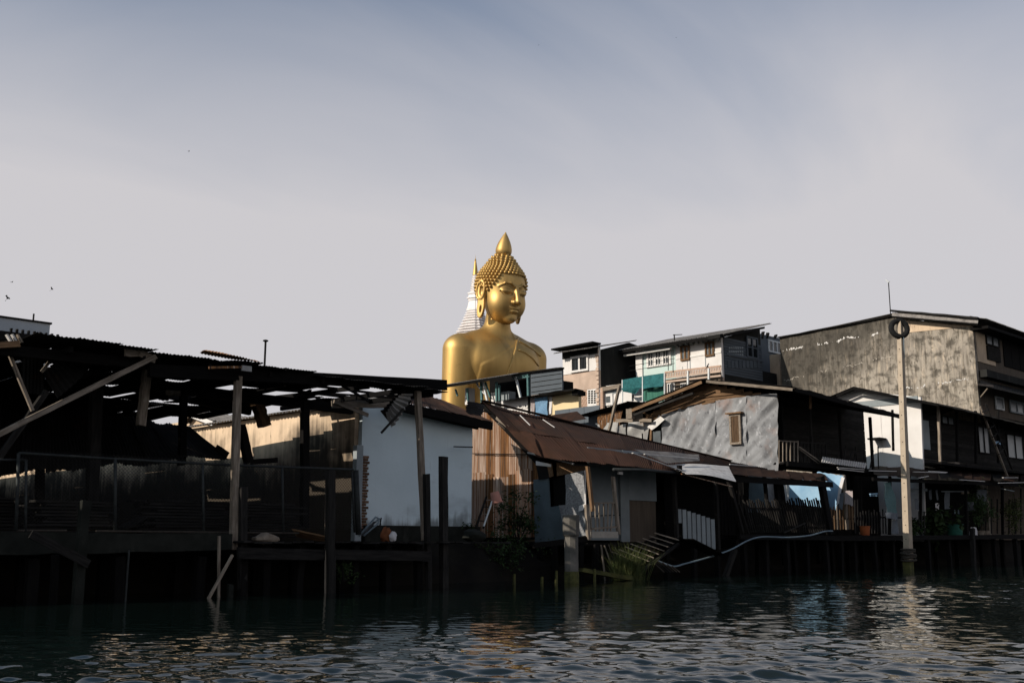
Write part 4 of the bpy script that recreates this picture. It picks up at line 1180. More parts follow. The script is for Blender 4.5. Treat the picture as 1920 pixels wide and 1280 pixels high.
# ---------------------------------------------------------------- gap between the houses
def bucket(name, c, r0, r1, h, m, label, cat='bucket', tilt=0, flip=False):
    mb = MB().lathe((0, 0, 0), [(r0 * .96, 0), (r0, .01), (r1, h - .02), (r1 * 1.1, h - .02), (r1 * 1.1, h), (r1 * .97, h), (r0 * .9, .03)], 18)
    M = Matrix.Translation(Vector(c)) @ Matrix.Rotation(tilt, 4, FW) @ (Matrix.Rotation(math.pi, 4, 'X') if flip else Matrix.Identity(4))
    mb.v = [tuple(M @ Vector(p)) for p in mb.v]
    return tag(part(name, mb, m, None, smooth=True, sharp=35), label, cat)
p = A(23.6, 927, 922)
bucket('bucket', (p.x, 23.6, p.z), .13, .17, .34, T['pink_plastic'], 'faded pink bucket stuck upside down on a pole beside the whitewashed wall', tilt=-.25, flip=True)
tag(board('bucket_pole', A(23.6, 907, 986), A(23.6, 926, 930), .035, .035, T['pale_steel'], None), 'pale pole holding up the pink bucket', 'pole')
t = thing('old_ladder', 'short dark ladder leaning behind the pink bucket pole', 'ladder', A(23.9, 895, 990))
board('rail', A(23.9, 893, 988), A(23.9, 912, 930), .06, .04, T['wood_dark'], t); board('rail', A(24.0, 906, 990), A(24.0, 925, 932), .06, .04, T['wood_dark'], t)
for k in range(4): board('rung', A(23.92, 896 + k * 4, 976 - k * 13), A(23.98, 910 + k * 4, 976 - k * 13), .03, .03, T['wood'] if k % 2 else T['wood_dark'], t)
p = A(23.2, 898, 985); lump('rubble_heap', (p.x, 23.4, 1.3), (.4, .3, .2), T['concrete_wet'], 'small heap of pale rubble at the foot of the pink bucket pole', 'rubble', 11)

def leaf_mesh(mb, c, L, w, d, up):
    d = d.normalized(); s = d.cross(up)
    s = s.normalized() if s.length > 1e-5 else Vector((1, 0, 0)); n = s.cross(d)
    mb.add([c, c + d * L * .45 + s * w + n * L * .06, c + d * L, c + d * L * .45 - s * w + n * L * .06], [(0, 1, 2), (0, 2, 3)])
def shrub(name, label, c, rad, n, leaf, seed, m=None, stems=5, cat='shrub', hang=False):
    r = random.Random(seed); c = Vector(c)
    t = thing(name, label, cat, c)
    st = MB(); lf = MB()
    for k in range(stems):
        q = r.uniform(0, 6.28); e = c + Vector((math.cos(q) * rad[0] * .6, math.sin(q) * rad[1] * .6, rad[2] * r.uniform(.9, 1.8)))
        mid = (c + e) / 2 + Vector((r.uniform(-.1, .1), r.uniform(-.1, .1), .05))
        st.tube([c, mid, e], [.025, .016, .008], 5)
    part('stem', st, T['wood_dark'], t)
    cl = [(c + Vector((r.gauss(0, .5) * rad[0], r.gauss(0, .5) * rad[1], rad[2] * (1 + r.gauss(0, .5)))), r.uniform(.10, .25) * max(rad)) for _ in range(18)]
    for k in range(n):
        cc, cr = cl[r.randrange(len(cl))]
        p = cc + Vector((r.gauss(0, cr), r.gauss(0, cr), r.gauss(0, cr)))
        d = Vector((r.gauss(0, 1), r.gauss(0, 1), r.gauss(-.3 if not hang else -1.2, .6)))
        leaf_mesh(lf, p, leaf * r.uniform(.6, 1.3), leaf * .28, d, Vector((r.gauss(0, .4), r.gauss(0, .4), 1)))
    o = part('foliage', lf, m or T['leaf'], t); o['kind'] = 'stuff'
    return t
p = A(24.3, 972, 985)
shrub('bank_shrub', 'leafy dark shrub on the bank below the rusty corrugated wall', (p.x, 24.3, 1.1), (.7, .6, .75), 1300, .12, 5)
p = A(23.8, 945, 1035)
shrub('bank_weeds', 'low tangled weeds on the mud between the two houses', (p.x, 23.7, .5), (.9, .5, .35), 800, .12, 6, cat='weeds')
p = A(20.75, 645, 1075)
shrub('pile_weeds', 'small green weeds sprouting below the deck beside the broad stump', (p.x, 20.75, .25), (.22, .15, .25), 260, .09, 8, cat='weeds')
p = A(24.2, 888, 985)
shrub('wall_weeds', 'wispy weeds at the foot of the whitewashed wall corner', (p.x, 24.3, 1.35), (.25, .12, .2), 160, .09, 18, cat='weeds')

# ================================================================ rusty-roofed house
RX = 25.5
def build_rusty_house():
    t = thing('rusty_roofed_house', 'sagging riverside house under a broad dark rust brown corrugated roof', 'house', (30, 25, 1.2))
    WD, WB, WW = T['wood_dark'], T['wood_black'], T['wood']
    # gable end facing the sun: upright corrugated sheets of different age
    apex = B(RX, 906, 757)
    def rake(px):      # roof line over the end wall, as px -> py
        pts = [(870, 800), (893, 770), (906, 757), (935, 788), (965, 822), (1000, 862), (1016, 872)]
        for (a, b), (c, d) in zip(pts, pts[1:]):
            if a <= px <= c: return b + (d - b) * (px - a) / (c - a)
        return pts[-1][1] if px > 1016 else 800
    cols = [(872, 886), (884, 900), (899, 913), (912, 927), (926, 940), (939, 955), (954, 969), (968, 984), (983, 999), (997, 1013)]
    for k, (a, b) in enumerate(cols):
        m = [T['rust_tin'], T['rust_tin'], T['rust_tin'], T['rust_tin2'], T['rust_tin'], T['rust_tin2'], T['rust_tin'], T['rust_tin'], T['rust_tin'], T['rust_tin2']][k]
        zt0, zt1 = B(RX, a, rake(a)).z, B(RX, b, rake(b)).z
        y0, y1 = B(RX, a, 860).y, B(RX, b, 860).y
        off = .012 * (k % 2)
        sheet('wall_sheet', (RX - off, y0, 3.0), (RX - off, y1, 3.0), (RX - off, y1, zt1 + .08), (RX - off, y0, zt0 + .08), m, t, nv=2, pitch=.11, amp=.022)
        sheet('wall_sheet', (RX - .03 - off, y0, 1.3), (RX - .03 - off, y1, 1.3), (RX - .03 - off, y1, 3.45 + .12 * math.sin(k)), (RX - .03 - off, y0, 3.45 + .12 * math.sin(k)), T['rust_tin2'] if k % 3 == 0 else T['rust_tin'], t, nv=2, pitch=.11, amp=.022)
    board('rake_board', B(RX - .12, 905, 760), B(RX - .12, 1016, 876), .04, .13, WB, t, seg=5)
    board('rake_board', B(RX - .16, 931, 783), B(RX - .16, 962, 807), .05, .10, WW, t)
    board('rafter_end', B(RX - .3, 907, 770), B(RX - .05, 930, 776), .07, .07, WB, t)
    board('rafter_end', B(RX - .35, 934, 793), B(RX - .05, 950, 806), .07, .07, WW, t)
    board('hanging_lath', B(RX - .1, 886, 850), B(RX - .1, 1000, 852), .03, .03, WB, t)
    # roof: warped plane from sagging ridge to eave
    ridge = [B(RX - .25, 904, 753), A(28.0, 950, 768), A(27.4, 1040, 787), A(26.9, 1120, 806), A(26.5, 1200, 824), A(26.1, 1280, 843), A(25.6, 1370, 866), A(25.2, 1440, 880)]
    eave = [B(RX - .25, 1000, 855), A(22.9, 1048, 862), A(22.35, 1110, 867), A(22.2, 1160, 873), A(22.1, 1220, 879), A(22.1, 1262, 884), A(22.4, 1330, 897), A(22.6, 1372, 905)]
    def lin(P, u):
        s_ = u * (len(P) - 1); i = min(int(s_), len(P) - 2); f = s_ - i
        return P[i] * (1 - f) + P[i + 1] * f
    n = 14
    for k in range(n):
        u0, u1 = k / n, (k + 1.06) / n
        u1 = min(u1, 1)
        for (va, vb, dz) in ((0, .53, .0), (.47, 1.0, .018)):
            jx = rng.uniform(-.02, .02)
            q = lambda u, v: lin(eave, u) * (1 - v) + lin(ridge, u) * v
            lift = Vector((0, 0, dz + .012 * (k % 2)))
            if va == 0 and k >= 11: continue
            sheet('roof_sheet', q(u0, va + jx if va else 0) + lift, q(u1, va + jx if va else 0) + lift, q(u1, vb) + lift, q(u0, vb) + lift, T['rust_roof'] if va else T['rust_eave'], t, wr=.012, jag=.03, amp=.014, pitch=.09)
    board('ridge_cap', ridge[0] + Vector((0, 0, .05)), ridge[3] + Vector((0, 0, .05)), .22, .04, T['rust_roof'], t, seg=6, jit=.15)
    board('ridge_cap', ridge[3] + Vector((0, 0, .05)), ridge[6] + Vector((0, 0, .05)), .22, .04, T['rust_roof'], t, seg=6, jit=.15)
    for (a, b) in (((975, 778), (994, 797)), ((1018, 786), (1040, 801)), ((1060, 806), (1085, 818))):
        pa, pb = A(26.6, *a), A(26.0, *b)
        board('pale_strip', pa, pb, .03, .02, T['foil'], t)  # short pale strips laid on the roof slope
    # eave trim
    board('eave_board', B(RX - .3, 990, 848), A(22.7, 1075, 869), .06, .05, T['zinc'], t)
    board('eave_board', A(22.3, 1075, 871), A(22.05, 1125, 873), .05, .05, WB, t)
    part('gutter', MB().tube([A(22.0, 1150, 880), A(22.0, 1210, 881), A(22.05, 1276, 887)], .05, 8), T['steel_dark'], t, smooth=True)
    # back slope and rear wall
    boxp('back_wall', RX + .1, 37, 30.8, 31, 1.1, 4.2, WB, t)
    bk = [(p + Vector((0, 0, .02)), Vector((p.x, 31.2, p.z - 1.6))) for p in ridge]
    for k in range(len(bk) - 1):
        sheet('roof_sheet', bk[k][0], bk[k + 1][0], bk[k + 1][1], bk[k][1], T['rust_roof'], t)
    # nook: boarded bay at the left of the porch, patched with sheet and felt
    X0 = 25.2
    fy = 22.45
    def PB(px, py): return B(X0, px, py)
    y0 = B(X0, 1000, 950).y
    corner = A(fy, 1110, 940)
    bx = corner.x
    def bay(name, quad, m, th=.05, proud=0.0):
        pts = []
        for (px, py) in quad:
            a = B(bx, px, py); a.x -= proud; pts.append(a)
        return part(name, MB().prism(pts, (th, 0, 0)), m, t)
    bay('bay_panel', [(1000, 899), (1028, 896), (1031, 950), (1060, 946), (1062, 1012), (1003, 1018)], T['blue_panel'], .05)
    bay('bay_panel', [(1029, 896), (1060, 891), (1060, 946), (1031, 950)], WB, .03, -.2)
    bay('bay_panel', [(1008, 872), (1028, 869), (1037, 894), (1012, 899)], T['zinc_dark'], .03, .06)
    bay('bay_panel', [(1028, 870), (1037, 868), (1040, 892), (1033, 895)], T['wood_brown'], .03, .07)
    bay('bay_panel', [(1041, 866), (1095, 871), (1098, 880), (1042, 892)], T['wood_brown'], .04, -.05)
    bay('lit_soffit', [(1008, 864), (1036, 870), (1036, 875), (1008, 872)], T['white_paint'], .03, .08)
    crumple('felt_sheet', B(bx - .09, 1060, 890), B(bx - .09, 1095, 882), B(bx - .07, 1098, 944), B(bx - .07, 1061, 946), T['felt'], t, 8, 10, .018, 3, edge=.01)
    crumple('felt_sheet', B(bx - .06, 1048, 947), B(bx - .06, 1096, 943), B(bx - .05, 1099, 1003), B(bx - .05, 1062, 1010), T['felt'], t, 8, 10, .016, 5)
    crumple('torn_flap', B(bx - .13, 1087, 948), B(bx - .13, 1098, 944), B(bx - .18, 1093, 956), B(bx - .16, 1085, 958), T['foil'], t, 5, 5, .02, 6)
    board('bay_edge', B(bx - .05, 1096, 882), B(bx - .05, 1100, 1005), .04, .04, T['foil'], t, seg=6, jit=.3)
    board('corner_post', A(fy, 1101, 872), A(fy, 1111, 958), .10, .10, T['wood_brown'], t, seg=5, jit=.15)
    board('corner_post', A(fy - .02, 1099, 946), A(fy - .02, 1104, 1012), .11, .09, T['wood'], t, seg=4, jit=.12)
    # porch: railing, posts, recessed boards
    yr = fy + .05
    yw = 24.0
    ra = rA(yw, 1104, 1236, 860, 1000)
    boxp('porch_wall', ra[0], A(yw, 1168, 940).x, yw, yw + .05, 1.2, ra[3] + .3, T['pale_panel'], t)
    boxp('porch_wall', A(yw, 1168, 940).x + .01, A(yw, 1230, 940).x, yw - .03, yw + .02, A(yw, 1200, 938).z, ra[3] + .3, T['pale_panel'], t)
    a = rA(yw, 1171, 1228, 939, 1002); boxp('plywood_panel', a[0], a[1], yw - .045, yw + .0, 1.15, a[3], T['ply'], t)
    a = rA(yw, 1160, 1176, 900, 1004); boxp('porch_post', a[0], a[1], yw - .10, yw - .05, 1.15, a[3] + .6, T['pale_panel'], t)
    boxp('doorway', A(yw, 1231, 940).x, A(yw, 1275, 940).x, yw + 1.2, yw + 1.25, 1.1, 3.8, WB, t)
    rail0, rail1 = A(yr, 1106, 943), A(yr, 1152, 942)
    board('handrail', rail0, rail1, .06, .045, WW, t, jit=.1)
    board('bottom_rail', A(yr, 1108, 991), A(yr, 1155, 987), .08, .06, WW, t, jit=.1)
    for (tx, bx_) in ((1107, 1108), (1116, 1117), (1123, 1124), (1132, 1132), (1140, 1139), (1149, 1145)):
        board('baluster', A(yr, bx_, 995), A(yr, tx, 943), .045, .035, WW, t, seg=3, jit=.15)
    board('porch_post', A(yr, 1149, 893), A(yr, 1160, 1001), .10, .10, WW, t, seg=6, jit=.12)
    board('mid_rail', A(yr + .05, 1106, 967), A(yr + .05, 1162, 965), .03, .03, WD, t)
    a = rA(yr - .05, 1108, 1158, 996, 1008); boxp('sill_beam', a[0], a[1], yr - .08, yr + .1, a[2], a[3], T['concrete'], t)
    boxp('floor', bx, A(23, 1240, 1000).x, fy + .2, 25.6, 1.02, 1.12, WB, t)
    board('porch_post', A(22.6, 1264, 893), A(22.6, 1269, 1008), .12, .12, WD, t, seg=5)
    boxp('light_bulb_board', *rA(22.5, 1160, 1168, 884, 889)[:2], 22.5, 22.55, *rA(22.5, 1160, 1168, 884, 889)[2:], T['foil'], t)
    # white painted palings by the dark doorway
    for k in range(7):
        xa = 1280 + k * 8.9; ta = 955 + k * 3.0; ba = 1016 + k * 2.2
        a = rA(22.7, xa, xa + 6.6, ta, ba)
        boxp('paling', a[0], a[1], 22.68, 22.71, a[2], a[3], T['pale_panel'], t)
    a = rA(22.7, 1270, 1277, 954, 980); boxp('paling', a[0], a[1], 22.68, 22.71, a[2], a[3], T['pale_panel'], t)
    board('paling_rail', A(22.75, 1270, 975), A(22.75, 1342, 990), .03, .06, WB, t)
    board('porch_post', A(22.7, 1342, 905), A(22.7, 1347, 1030), .13, .12, WD, t, seg=5)
    for k in range(7):
        board('dark_upright', A(23.2, 1352 + k * 6, 920), A(23.2, 1354 + k * 6.5, 1010), .05, .03, WB, t)
    boxp('inner_wall', A(25.0, 1270, 940).x, A(25.0, 1400, 940).x, 25.6, 25.65, .9, 4.0, WB, t)
    for (px, y) in ((1012, 24.6), (1040, 23.8), (1088, 22.6), (1118, 22.6), (1180, 23.2), (1250, 22.7), (1300, 22.7), (1345, 22.8)):
        p = A(y, px, 1040)
        board('pile', (p.x, y, -.6), (p.x + rng.uniform(-.05, .05), y, 1.05), .17, .16, WB, t, jit=.12, seg=4)
    board('floor_beam', A(22.5, 1000, 1022), A(22.5, 1100, 1010), .1, .16, WB, t)
    # bent zinc sheets thrown over the eave
    p0, p1, p2, p3 = A(22.5, 1246, 872), A(22.2, 1366, 872), A(21.9, 1362, 902), A(21.8, 1275, 890)
    def bent(u, v):
        base = (p0 * (1 - u) + p1 * u) * (1 - v) + (p3 * (1 - u) + p2 * u) * v
        return base + Vector((0, -.30 * math.sin(v * 1.5) - .1 * u * v, .012 * math.sin(v * 40) - .10 * math.sin(v * math.pi) * u + .05 * math.sin(u * 4)))
    part('bent_zinc', MB().patch(bent, 16, 24, .005), T['foil'], t, smooth=True, sharp=45)
    q0, q1, q2, q3 = A(22.6, 1188, 849), A(22.9, 1310, 858), A(22.6, 1312, 869), A(22.2, 1250, 874)
    crumple('bent_zinc', q0 + Vector((0, 0, .12)), q1 + Vector((0, 0, .12)), q2 + Vector((0, 0, .1)), q3 + Vector((0, 0, .1)), T['cement_tile'], t, 12, 6, .02, 8)
    board('zinc_edge', A(22.15, 1186, 849), A(21.75, 1284, 884), .07, .03, T['foil'], t, seg=6, jit=.15)
    board('zinc_edge', A(22.3, 1208, 851), A(22.3, 1308, 859), .05, .03, T['foil'], t, seg=5, jit=.15)
    board('zinc_edge', A(21.8, 1278, 888), A(21.7, 1372, 912), .06, .03, T['rust_tin'], t, seg=5, jit=.15)
    part('eave_stub', MB().box(*rA(21.9, 1271, 1277, 872, 884)[:2], 21.85, 21.95, *rA(21.9, 1271, 1277, 872, 884)[2:]), WB, t)
    # low lean-to roof to the right
    l0, l1, l2, l3 = A(22.2, 1372, 890), A(22.3, 1552, 902), A(23.5, 1545, 888), A(23.5, 1372, 876)
    for k in range(7):
        u0, u1 = k / 7, (k + 1.08) / 7
        sheet('roof_sheet', l0 + (l1 - l0) * u0, l0 + (l1 - l0) * u1, l3 + (l2 - l3) * u1, l3 + (l2 - l3) * u0, T['rust_roof'], t, wr=.015, jag=.05)
    board('eave_beam', A(22.35, 1362, 897), A(22.35, 1560, 908), .1, .22, WB, t, seg=6)
    board('eave_batten', A(22.1, 1368, 870), A(22.15, 1418, 874), .04, .03, T['foil'], t)
build_rusty_house()

# ---------------------------------------------------------------- concrete pile in the water
def build_pier():
    y = 21.6
    c = A(y, 1071, 1010); r = .215
    t = thing('concrete_pile', 'square concrete pile with wider capped top standing in water before the rusty house', 'pile', (c.x, y, -.5))
    n = 8
    z_cap0, z_cap1 = A(y, 1071, 1005).z, A(y, 1071, 965).z
    a = R(22.5); sq = [1.0 if k % 2 else 1.0 for k in range(n)]
    def oct_(prof):
        mb = MB().lathe((c.x, y, 0), prof, n)
        ca, sa = math.cos(a + R(10)), math.sin(a + R(10))
        mb.v = [(c.x + (p[0] - c.x) * ca - (p[1] - y) * sa, y + (p[0] - c.x) * sa + (p[1] - y) * ca, p[2]) for p in mb.v]
        return mb
    part('shaft', oct_([(.22, -.6), (.215, .25), (.205, .3), (.205, z_cap0 + .02)]), T['pile_concrete'], t)
    part('cap', oct_([(.225, z_cap0 + .002), (.25, z_cap0 + .04), (.25, z_cap1 - .02), (.24, z_cap1)]), T['pile_concrete'], t)
    part('tide_mark', oct_([(.222, -.6), (.222, .18), (.212, .30)]), T['moss'], t)
build_pier()

# ---------------------------------------------------------------- collapsed walkway, weeds, pipe
def build_walkway():
    t = thing('fallen_walkway', 'collapsed slatted walkway tilting into the water below the dark doorway', 'walkway', A(22, 1260, 1060))
    for k in range(8):
        a = A(22.7 - .06 * k, 1229 - 11.5 * k, 999 + 5.0 * k); b = A(22.0 - .06 * k, 1273 - 9.5 * k, 1012 + 6.6 * k)
        board('slat', a, b, .20, .03, T['wood'], t, seg=3, jit=.1)
    board('bearer', A(22.0, 1272, 1019), A(21.5, 1200, 1072), .08, .08, T['wood_dark'], t)
    board('bearer', A(22.7, 1232, 1006), A(22.2, 1150, 1046), .08, .08, T['wood_dark'], t)
    board('sheet_board', A(21.7, 1285, 1010), A(21.3, 1345, 1040), .9, .03, T['wood_black'], t)
    for k in range(6):
        board('loose_slat', A(21.5, 1215 + k * 9, 1045 + k * 3), A(21.3, 1245 + k * 6, 1072), .08, .025, T['wood_dark'], t)
build_walkway()
for k, (a, b, w, lab) in enumerate([((1127, 1021), (1135, 1057), .05, 'pale upright stick leaning beside the reed clump'), ((1133, 1022), (1158, 1068), .05, 'long thin lath leaning into the reed clump'), ((1141, 1020), (1166, 1062), .07, 'grey flat batten leaning behind the reed clump'), ((1152, 1022), (1176, 1058), .06, 'dark lath leaning deepest in the reed clump')]):
    pb = A(21.9, *b)
    tag(board('leaning_stick', (pb.x, 21.9, -.1), A(22.0 + .1 * k, *a), w, .03, T['wood'] if k < 2 else T['wood_dark'], None), lab, 'stick')
pa, pb = A(21.7, 1084, 1058), A(21.5, 1170, 1082)
tag(board('slimy_beam', (pa.x, 21.7, .34), (pb.x, 21.3, .06), .42, .12, T['moss'], None, seg=6, jit=.12), 'mossy yellow green timber slab sliding into the water beside the concrete pile', 'timber')
def build_reeds():
    p = A(21.6, 1178, 1075); r = random.Random(3)
    mb = MB()
    for k in range(760):
        b = Vector((p.x + r.gauss(0, .22), 21.6 + r.gauss(0, .18), .0)); L = r.uniform(.5, 1.25)
        d = Vector((r.gauss(0, .33), r.gauss(0, .33), 1)).normalized(); s = Vector((r.gauss(0, 1), r.gauss(0, 1), 0)).normalized() * .008
        m1 = b + d * L * .55; dd = (d + Vector((d.x, d.y, -.25)) * .9).normalized(); e = m1 + dd * L * .5
        mb.add([b - s, b + s, m1 + s * .8, m1 - s * .8, e], [(0, 1, 2, 3), (3, 2, 4)])
    o = part('reed_clump', mb, T['grass']); tag(o, 'tuft of long reed grass growing at the waterline by the fallen walkway', 'grass')
build_reeds()
pts = [A(21.9, 1232, 1050), A(21.7, 1262, 1061), A(21.6, 1285, 1056), A(21.5, 1330, 1044), A(21.5, 1370, 1030), A(21.5, 1402, 1013), A(21.5, 1430, 1006), A(21.5, 1480, 1007), A(21.6, 1520, 1003), A(21.7, 1545, 996), A(21.8, 1561, 995)]
def smooth_pts(P, n=5):
    out = []
    for i in range(len(P) - 1):
        a = P[max(i - 1, 0)]; b = P[i]; c = P[i + 1]; d = P[min(i + 2, len(P) - 1)]
        for k in range(n):
            u = k / n
            out.append(.5 * ((2 * b) + (c - a) * u + (2 * a - 5 * b + 4 * c - d) * u * u + (3 * b - a - 3 * c + d) * u ** 3))
    return out + [P[-1]]
tag(part('water_pipe', MB().tube(smooth_pts(pts), .028, 8), T['hose'], None, smooth=True), 'pale blue grey plastic pipe snaking along the stilt porch', 'pipe')
for k, (px, h) in enumerate(((963, .28), (1042, .34), (1114, .36), (1015, .18))):
    y = 21.4; p = A(y, px, 1080)
    tag(board('broken_stub', (p.x, y, -.5), (p.x + .03, y, h), .09, .08, T['moss'], None, taper=.6), ('slimy stub in the water below the pink bucket and shrub', 'tall slimy stub in the water between the concrete pile and the lowest stub', 'tall slimy stub in the water beside the mossy timber slab', 'lowest slimy stub in the water under the blue boarded bay')[k], 'stump', 'rotten stubs around the concrete pile')
# ================================================================ stilt porch with palings
def build_stilt_porch():
    t = thing('stilt_porch', 'open stilt porch with leaning dark palings over the water', 'porch', A(22.6, 1470, 1040))
    WD, WB, WW = T['wood_dark'], T['wood_black'], T['wood']
    y = 22.5
    zf = 1.42
    n = 36
    for k in range(n):
        u = k / (n - 1)
        bx = 1408 + (1552 - 1408) * u; tx = 1393 + (1538 - 1393) * u
        top = 938 + 2 * math.sin(k * 1.7) + (-3 if u > .6 else 0) + rng.uniform(-2, 2)
        board('paling', A(y, bx, 998), A(y, tx, top), .062, .025, WD, t, seg=2, jit=.12)
    board('paling_rail', A(y + .03, 1402, 985), A(y + .03, 1550, 987), .03, .06, WD, t)
    board('paling_rail', A(y + .03, 1396, 952), A(y + .03, 1542, 953), .03, .06, WD, t)
    board('post', A(y - .05, 1538, 893), A(y - .05, 1557, 1000), .30, .2, WB, t, seg=4)
    board('post', A(y + .3, 1455, 897), A(y + .3, 1464, 1000), .20, .16, WB, t, seg=4)
    board('post', A(y + .2, 1433, 893), A(y + .2, 1444, 1000), .13, .1, WB, t, seg=4)
    board('post', A(y + .2, 1465, 900), A(y + .2, 1471, 945), .10, .1, WB, t, seg=4)
    board('post', A(y - .05, 1366, 900), A(y - .05, 1392, 998), .13, .12, WD, t, seg=5)
    board('brace', A(y - .1, 1384, 945), A(y - .1, 1402, 1000), .16, .05, WD, t, seg=4)
    board('brace', A(y - .1, 1470, 998), A(y - .1, 1510, 980), .06, .04, WD, t)
    board('rail', A(y + .4, 1402, 901), A(y + .4, 1530, 906), .05, .05, WB, t, seg=6, jit=.2)
    board('floor_beam', A(y - .1, 1386, 1006), A(y - .1, 1562, 1008), .12, .18, WB, t, seg=6)
    x0, x1 = A(y, 1388, 1000).x, A(y, 1560, 1000).x
    for k in range(22):
        x = x0 + (x1 - x0) * (k + .5) / 22
        board('floor_plank', (x, y + .05, zf - .04), (x, 25.4, zf - .04), .30, .035, WB, t, seg=1)
    for (px, yy) in ((1396, 22.6), (1436, 22.7), (1474, 22.6), (1512, 22.8), (1550, 22.6), (1420, 24.2), (1490, 24.2), (1560, 24.2)):
        p = A(yy, px, 1040)
        board('pile', (p.x, yy, -.6), (p.x + rng.uniform(-.12, .12), yy, zf - .1), .19, .18, WB, t, jit=.12, seg=4)
    pb = A(22.2, 1358, 1070)
    board('pile', (pb.x, 22.2, -.1), A(22.2, 1378, 1030), .16, .16, WD, t)
    # tarpaulin, boards and sheets that screen the back of the porch
    yb = 25.3
    crumple('tarpaulin', A(yb, 1404, 893), A(yb, 1436, 893), A(yb, 1440, 960), A(yb, 1404, 960), T['blue_panel'], t, 8, 10, .03, 21)
    crumple('grey_sheet', A(yb + .2, 1398, 884), A(yb + .2, 1462, 888), A(yb + .2, 1462, 950), A(yb + .2, 1404, 945), T['zinc_crumple'], t, 10, 10, .02, 22)
    # these catch the sun: set square to the bank
build_stilt_porch()

def hang_cloth(name, pts, m, label, cat, seed=0, amp=.03, nu=14, nv=16, group=None):
    o = crumple(name, *pts, m, None, nu, nv, amp, seed, .006, 1.0, .02)
    return tag(o, label, cat, group)
xs = 40.4
hang_cloth('white_sheet', [B(xs, 1459, 898), B(xs, 1484, 900), B(xs, 1483, 942), B(xs, 1462, 940)], T['white_paint'], 'cream board catching sun at the back of the stilt porch', 'board', 31, .004)
hang_cloth('blue_tarpaulin', [B(xs - .1, 1481, 898), B(xs - .1, 1540, 902), B(xs - .1, 1544, 950), B(xs - .1, 1480, 945)], T['tarp'], 'sunlit blue tarpaulin stretched behind the leaning palings', 'tarpaulin', 32, .022)
xt = 41.0
hang_cloth('blue_tarpaulin', [B(xt, 1534, 884), B(xt, 1582, 892), B(xt, 1567, 956), B(xt, 1550, 952)], T['tarp'], 'hanging blue tarpaulin curtain at the end of the stilt porch', 'tarpaulin', 33, .05)
hang_cloth('white_curtain', [B(xt - .1, 1578, 893), B(xt - .1, 1584, 895), B(xt - .15, 1572, 944), B(xt - .15, 1567, 946)], T['cloth_white'], 'narrow white curtain edge beside the hanging blue tarpaulin', 'curtain', 34, .02, 5, 14)
hang_cloth('mauve_towel', [B(xt - .2, 1583, 920), B(xt - .2, 1598, 920), B(xt - .2, 1600, 948), B(xt - .2, 1582, 944)], T['cloth_mauve'], 'shaggy pale mauve towel hung over the sunlit palings', 'towel', 35, .06)
hang_cloth('mauve_cloth', [B(xt - .15, 1574, 924), B(xt - .15, 1582, 922), B(xt - .2, 1581, 955), B(xt - .15, 1575, 952)], T['cloth_grey'], 'thin grey rag hanging between white curtain and mauve towel', 'rag', 36, .05, 6, 12)
def build_side_palings():
    t = thing('paling_fence', 'weathered palings catching sun below the mauve towel', 'fence', B(xt, 1575, 990))
    for k in range(9):
        px = 1553 + k * 5.6
        p0 = B(xt, px + 1.5, 992); p1 = B(xt, px, 952 - 1.2 * k)
        board('paling', p0, p1, .12, .025, T['wood_brown'] if k % 3 else T['wood'], t, seg=2, jit=.1)
    board('rail', B(xt + .04, 1550, 972), B(xt + .04, 1602, 972), .05, .05, T['wood_dark'], t)
    board('post', B(xt + .1, 1588, 992), B(xt + .1, 1582, 890), .12, .12, T['wood'], t)
build_side_palings()
def build_lower_right_deck():
    t = thing('riverside_deck', 'long dark stilt deck with close palings under the rusty awnings', 'deck', A(23.2, 1700, 1040))
    WD, WB = T['wood_dark'], T['wood_black']
    y = 23.6
    for k in range(26):
        px = 1604 + k * 5.2
        if 1684 < px < 1720: continue
        board('paling', A(y, px, 1000), A(y, px - 1, 957 + (-22 if 1612 > px else 0) + rng.uniform(-3, 3)), .085, .025, WD, t, seg=2, jit=.12)
    board('rail', A(y + .04, 1602, 968), A(y + .04, 1690, 970), .04, .07, WB, t)
    board('floor_beam', A(23.2, 1560, 1009), A(23.2, 1990, 1005), .14, .22, WB, t, seg=8)
    x0, x1 = A(23.2, 1562, 1000).x, A(23.2, 1990, 1000).x
    zf = 1.45
    for k in range(40):
        x = x0 + (x1 - x0) * (k + .5) / 40
        board('floor_plank', (x, 23.25, zf - .03), (x, 27.5, zf - .03), (x1 - x0) / 40 * .95, .04, WB, t, seg=1)
    for k, px in enumerate((1575, 1602, 1640, 1672, 1740, 1780, 1825, 1865, 1905, 1950)):
        yy = 23.3 + .2 * (k % 2); p = A(yy, px, 1040)
        board('pile', (p.x, yy, -.6), (p.x + rng.uniform(-.1, .1), yy, zf - .12), .2, .2, WB, t, jit=.12, seg=4)
        p = A(25.4, px + 15, 1040)
        board('pile', (p.x, 25.4, -.6), (p.x, 25.4, zf - .12), .2, .2, WB, t, jit=.12, seg=3)
    # wall of dark boards behind the washing
    yb = 27.5; xa, xb = A(yb, 1590, 950).x, A(yb, 2250, 950).x; n = 46
    for k in range(n):
        x = xa + (xb - xa) * k / n
        boxp('wall_board', x, x + (xb - xa) / n * .97, yb + rng.uniform(0, .02), yb + .05, zf, 4.6, WB, t)
    # upright mullions and low partition at the right
    for k in range(16):
        px = 1815 + k * 11
        board('partition_board', A(25.6, px, 1000), A(25.6, px, 935 if k % 3 else 915), .16, .03, WB if k % 2 else WD, t, seg=1)
    for px in (1614, 1668, 1726, 1812, 1880):
        board('post', A(24.0, px, 1002), A(24.0, px + rng.uniform(-2, 2), 893), .12, .12, WB, t, seg=3)
build_lower_right_deck()

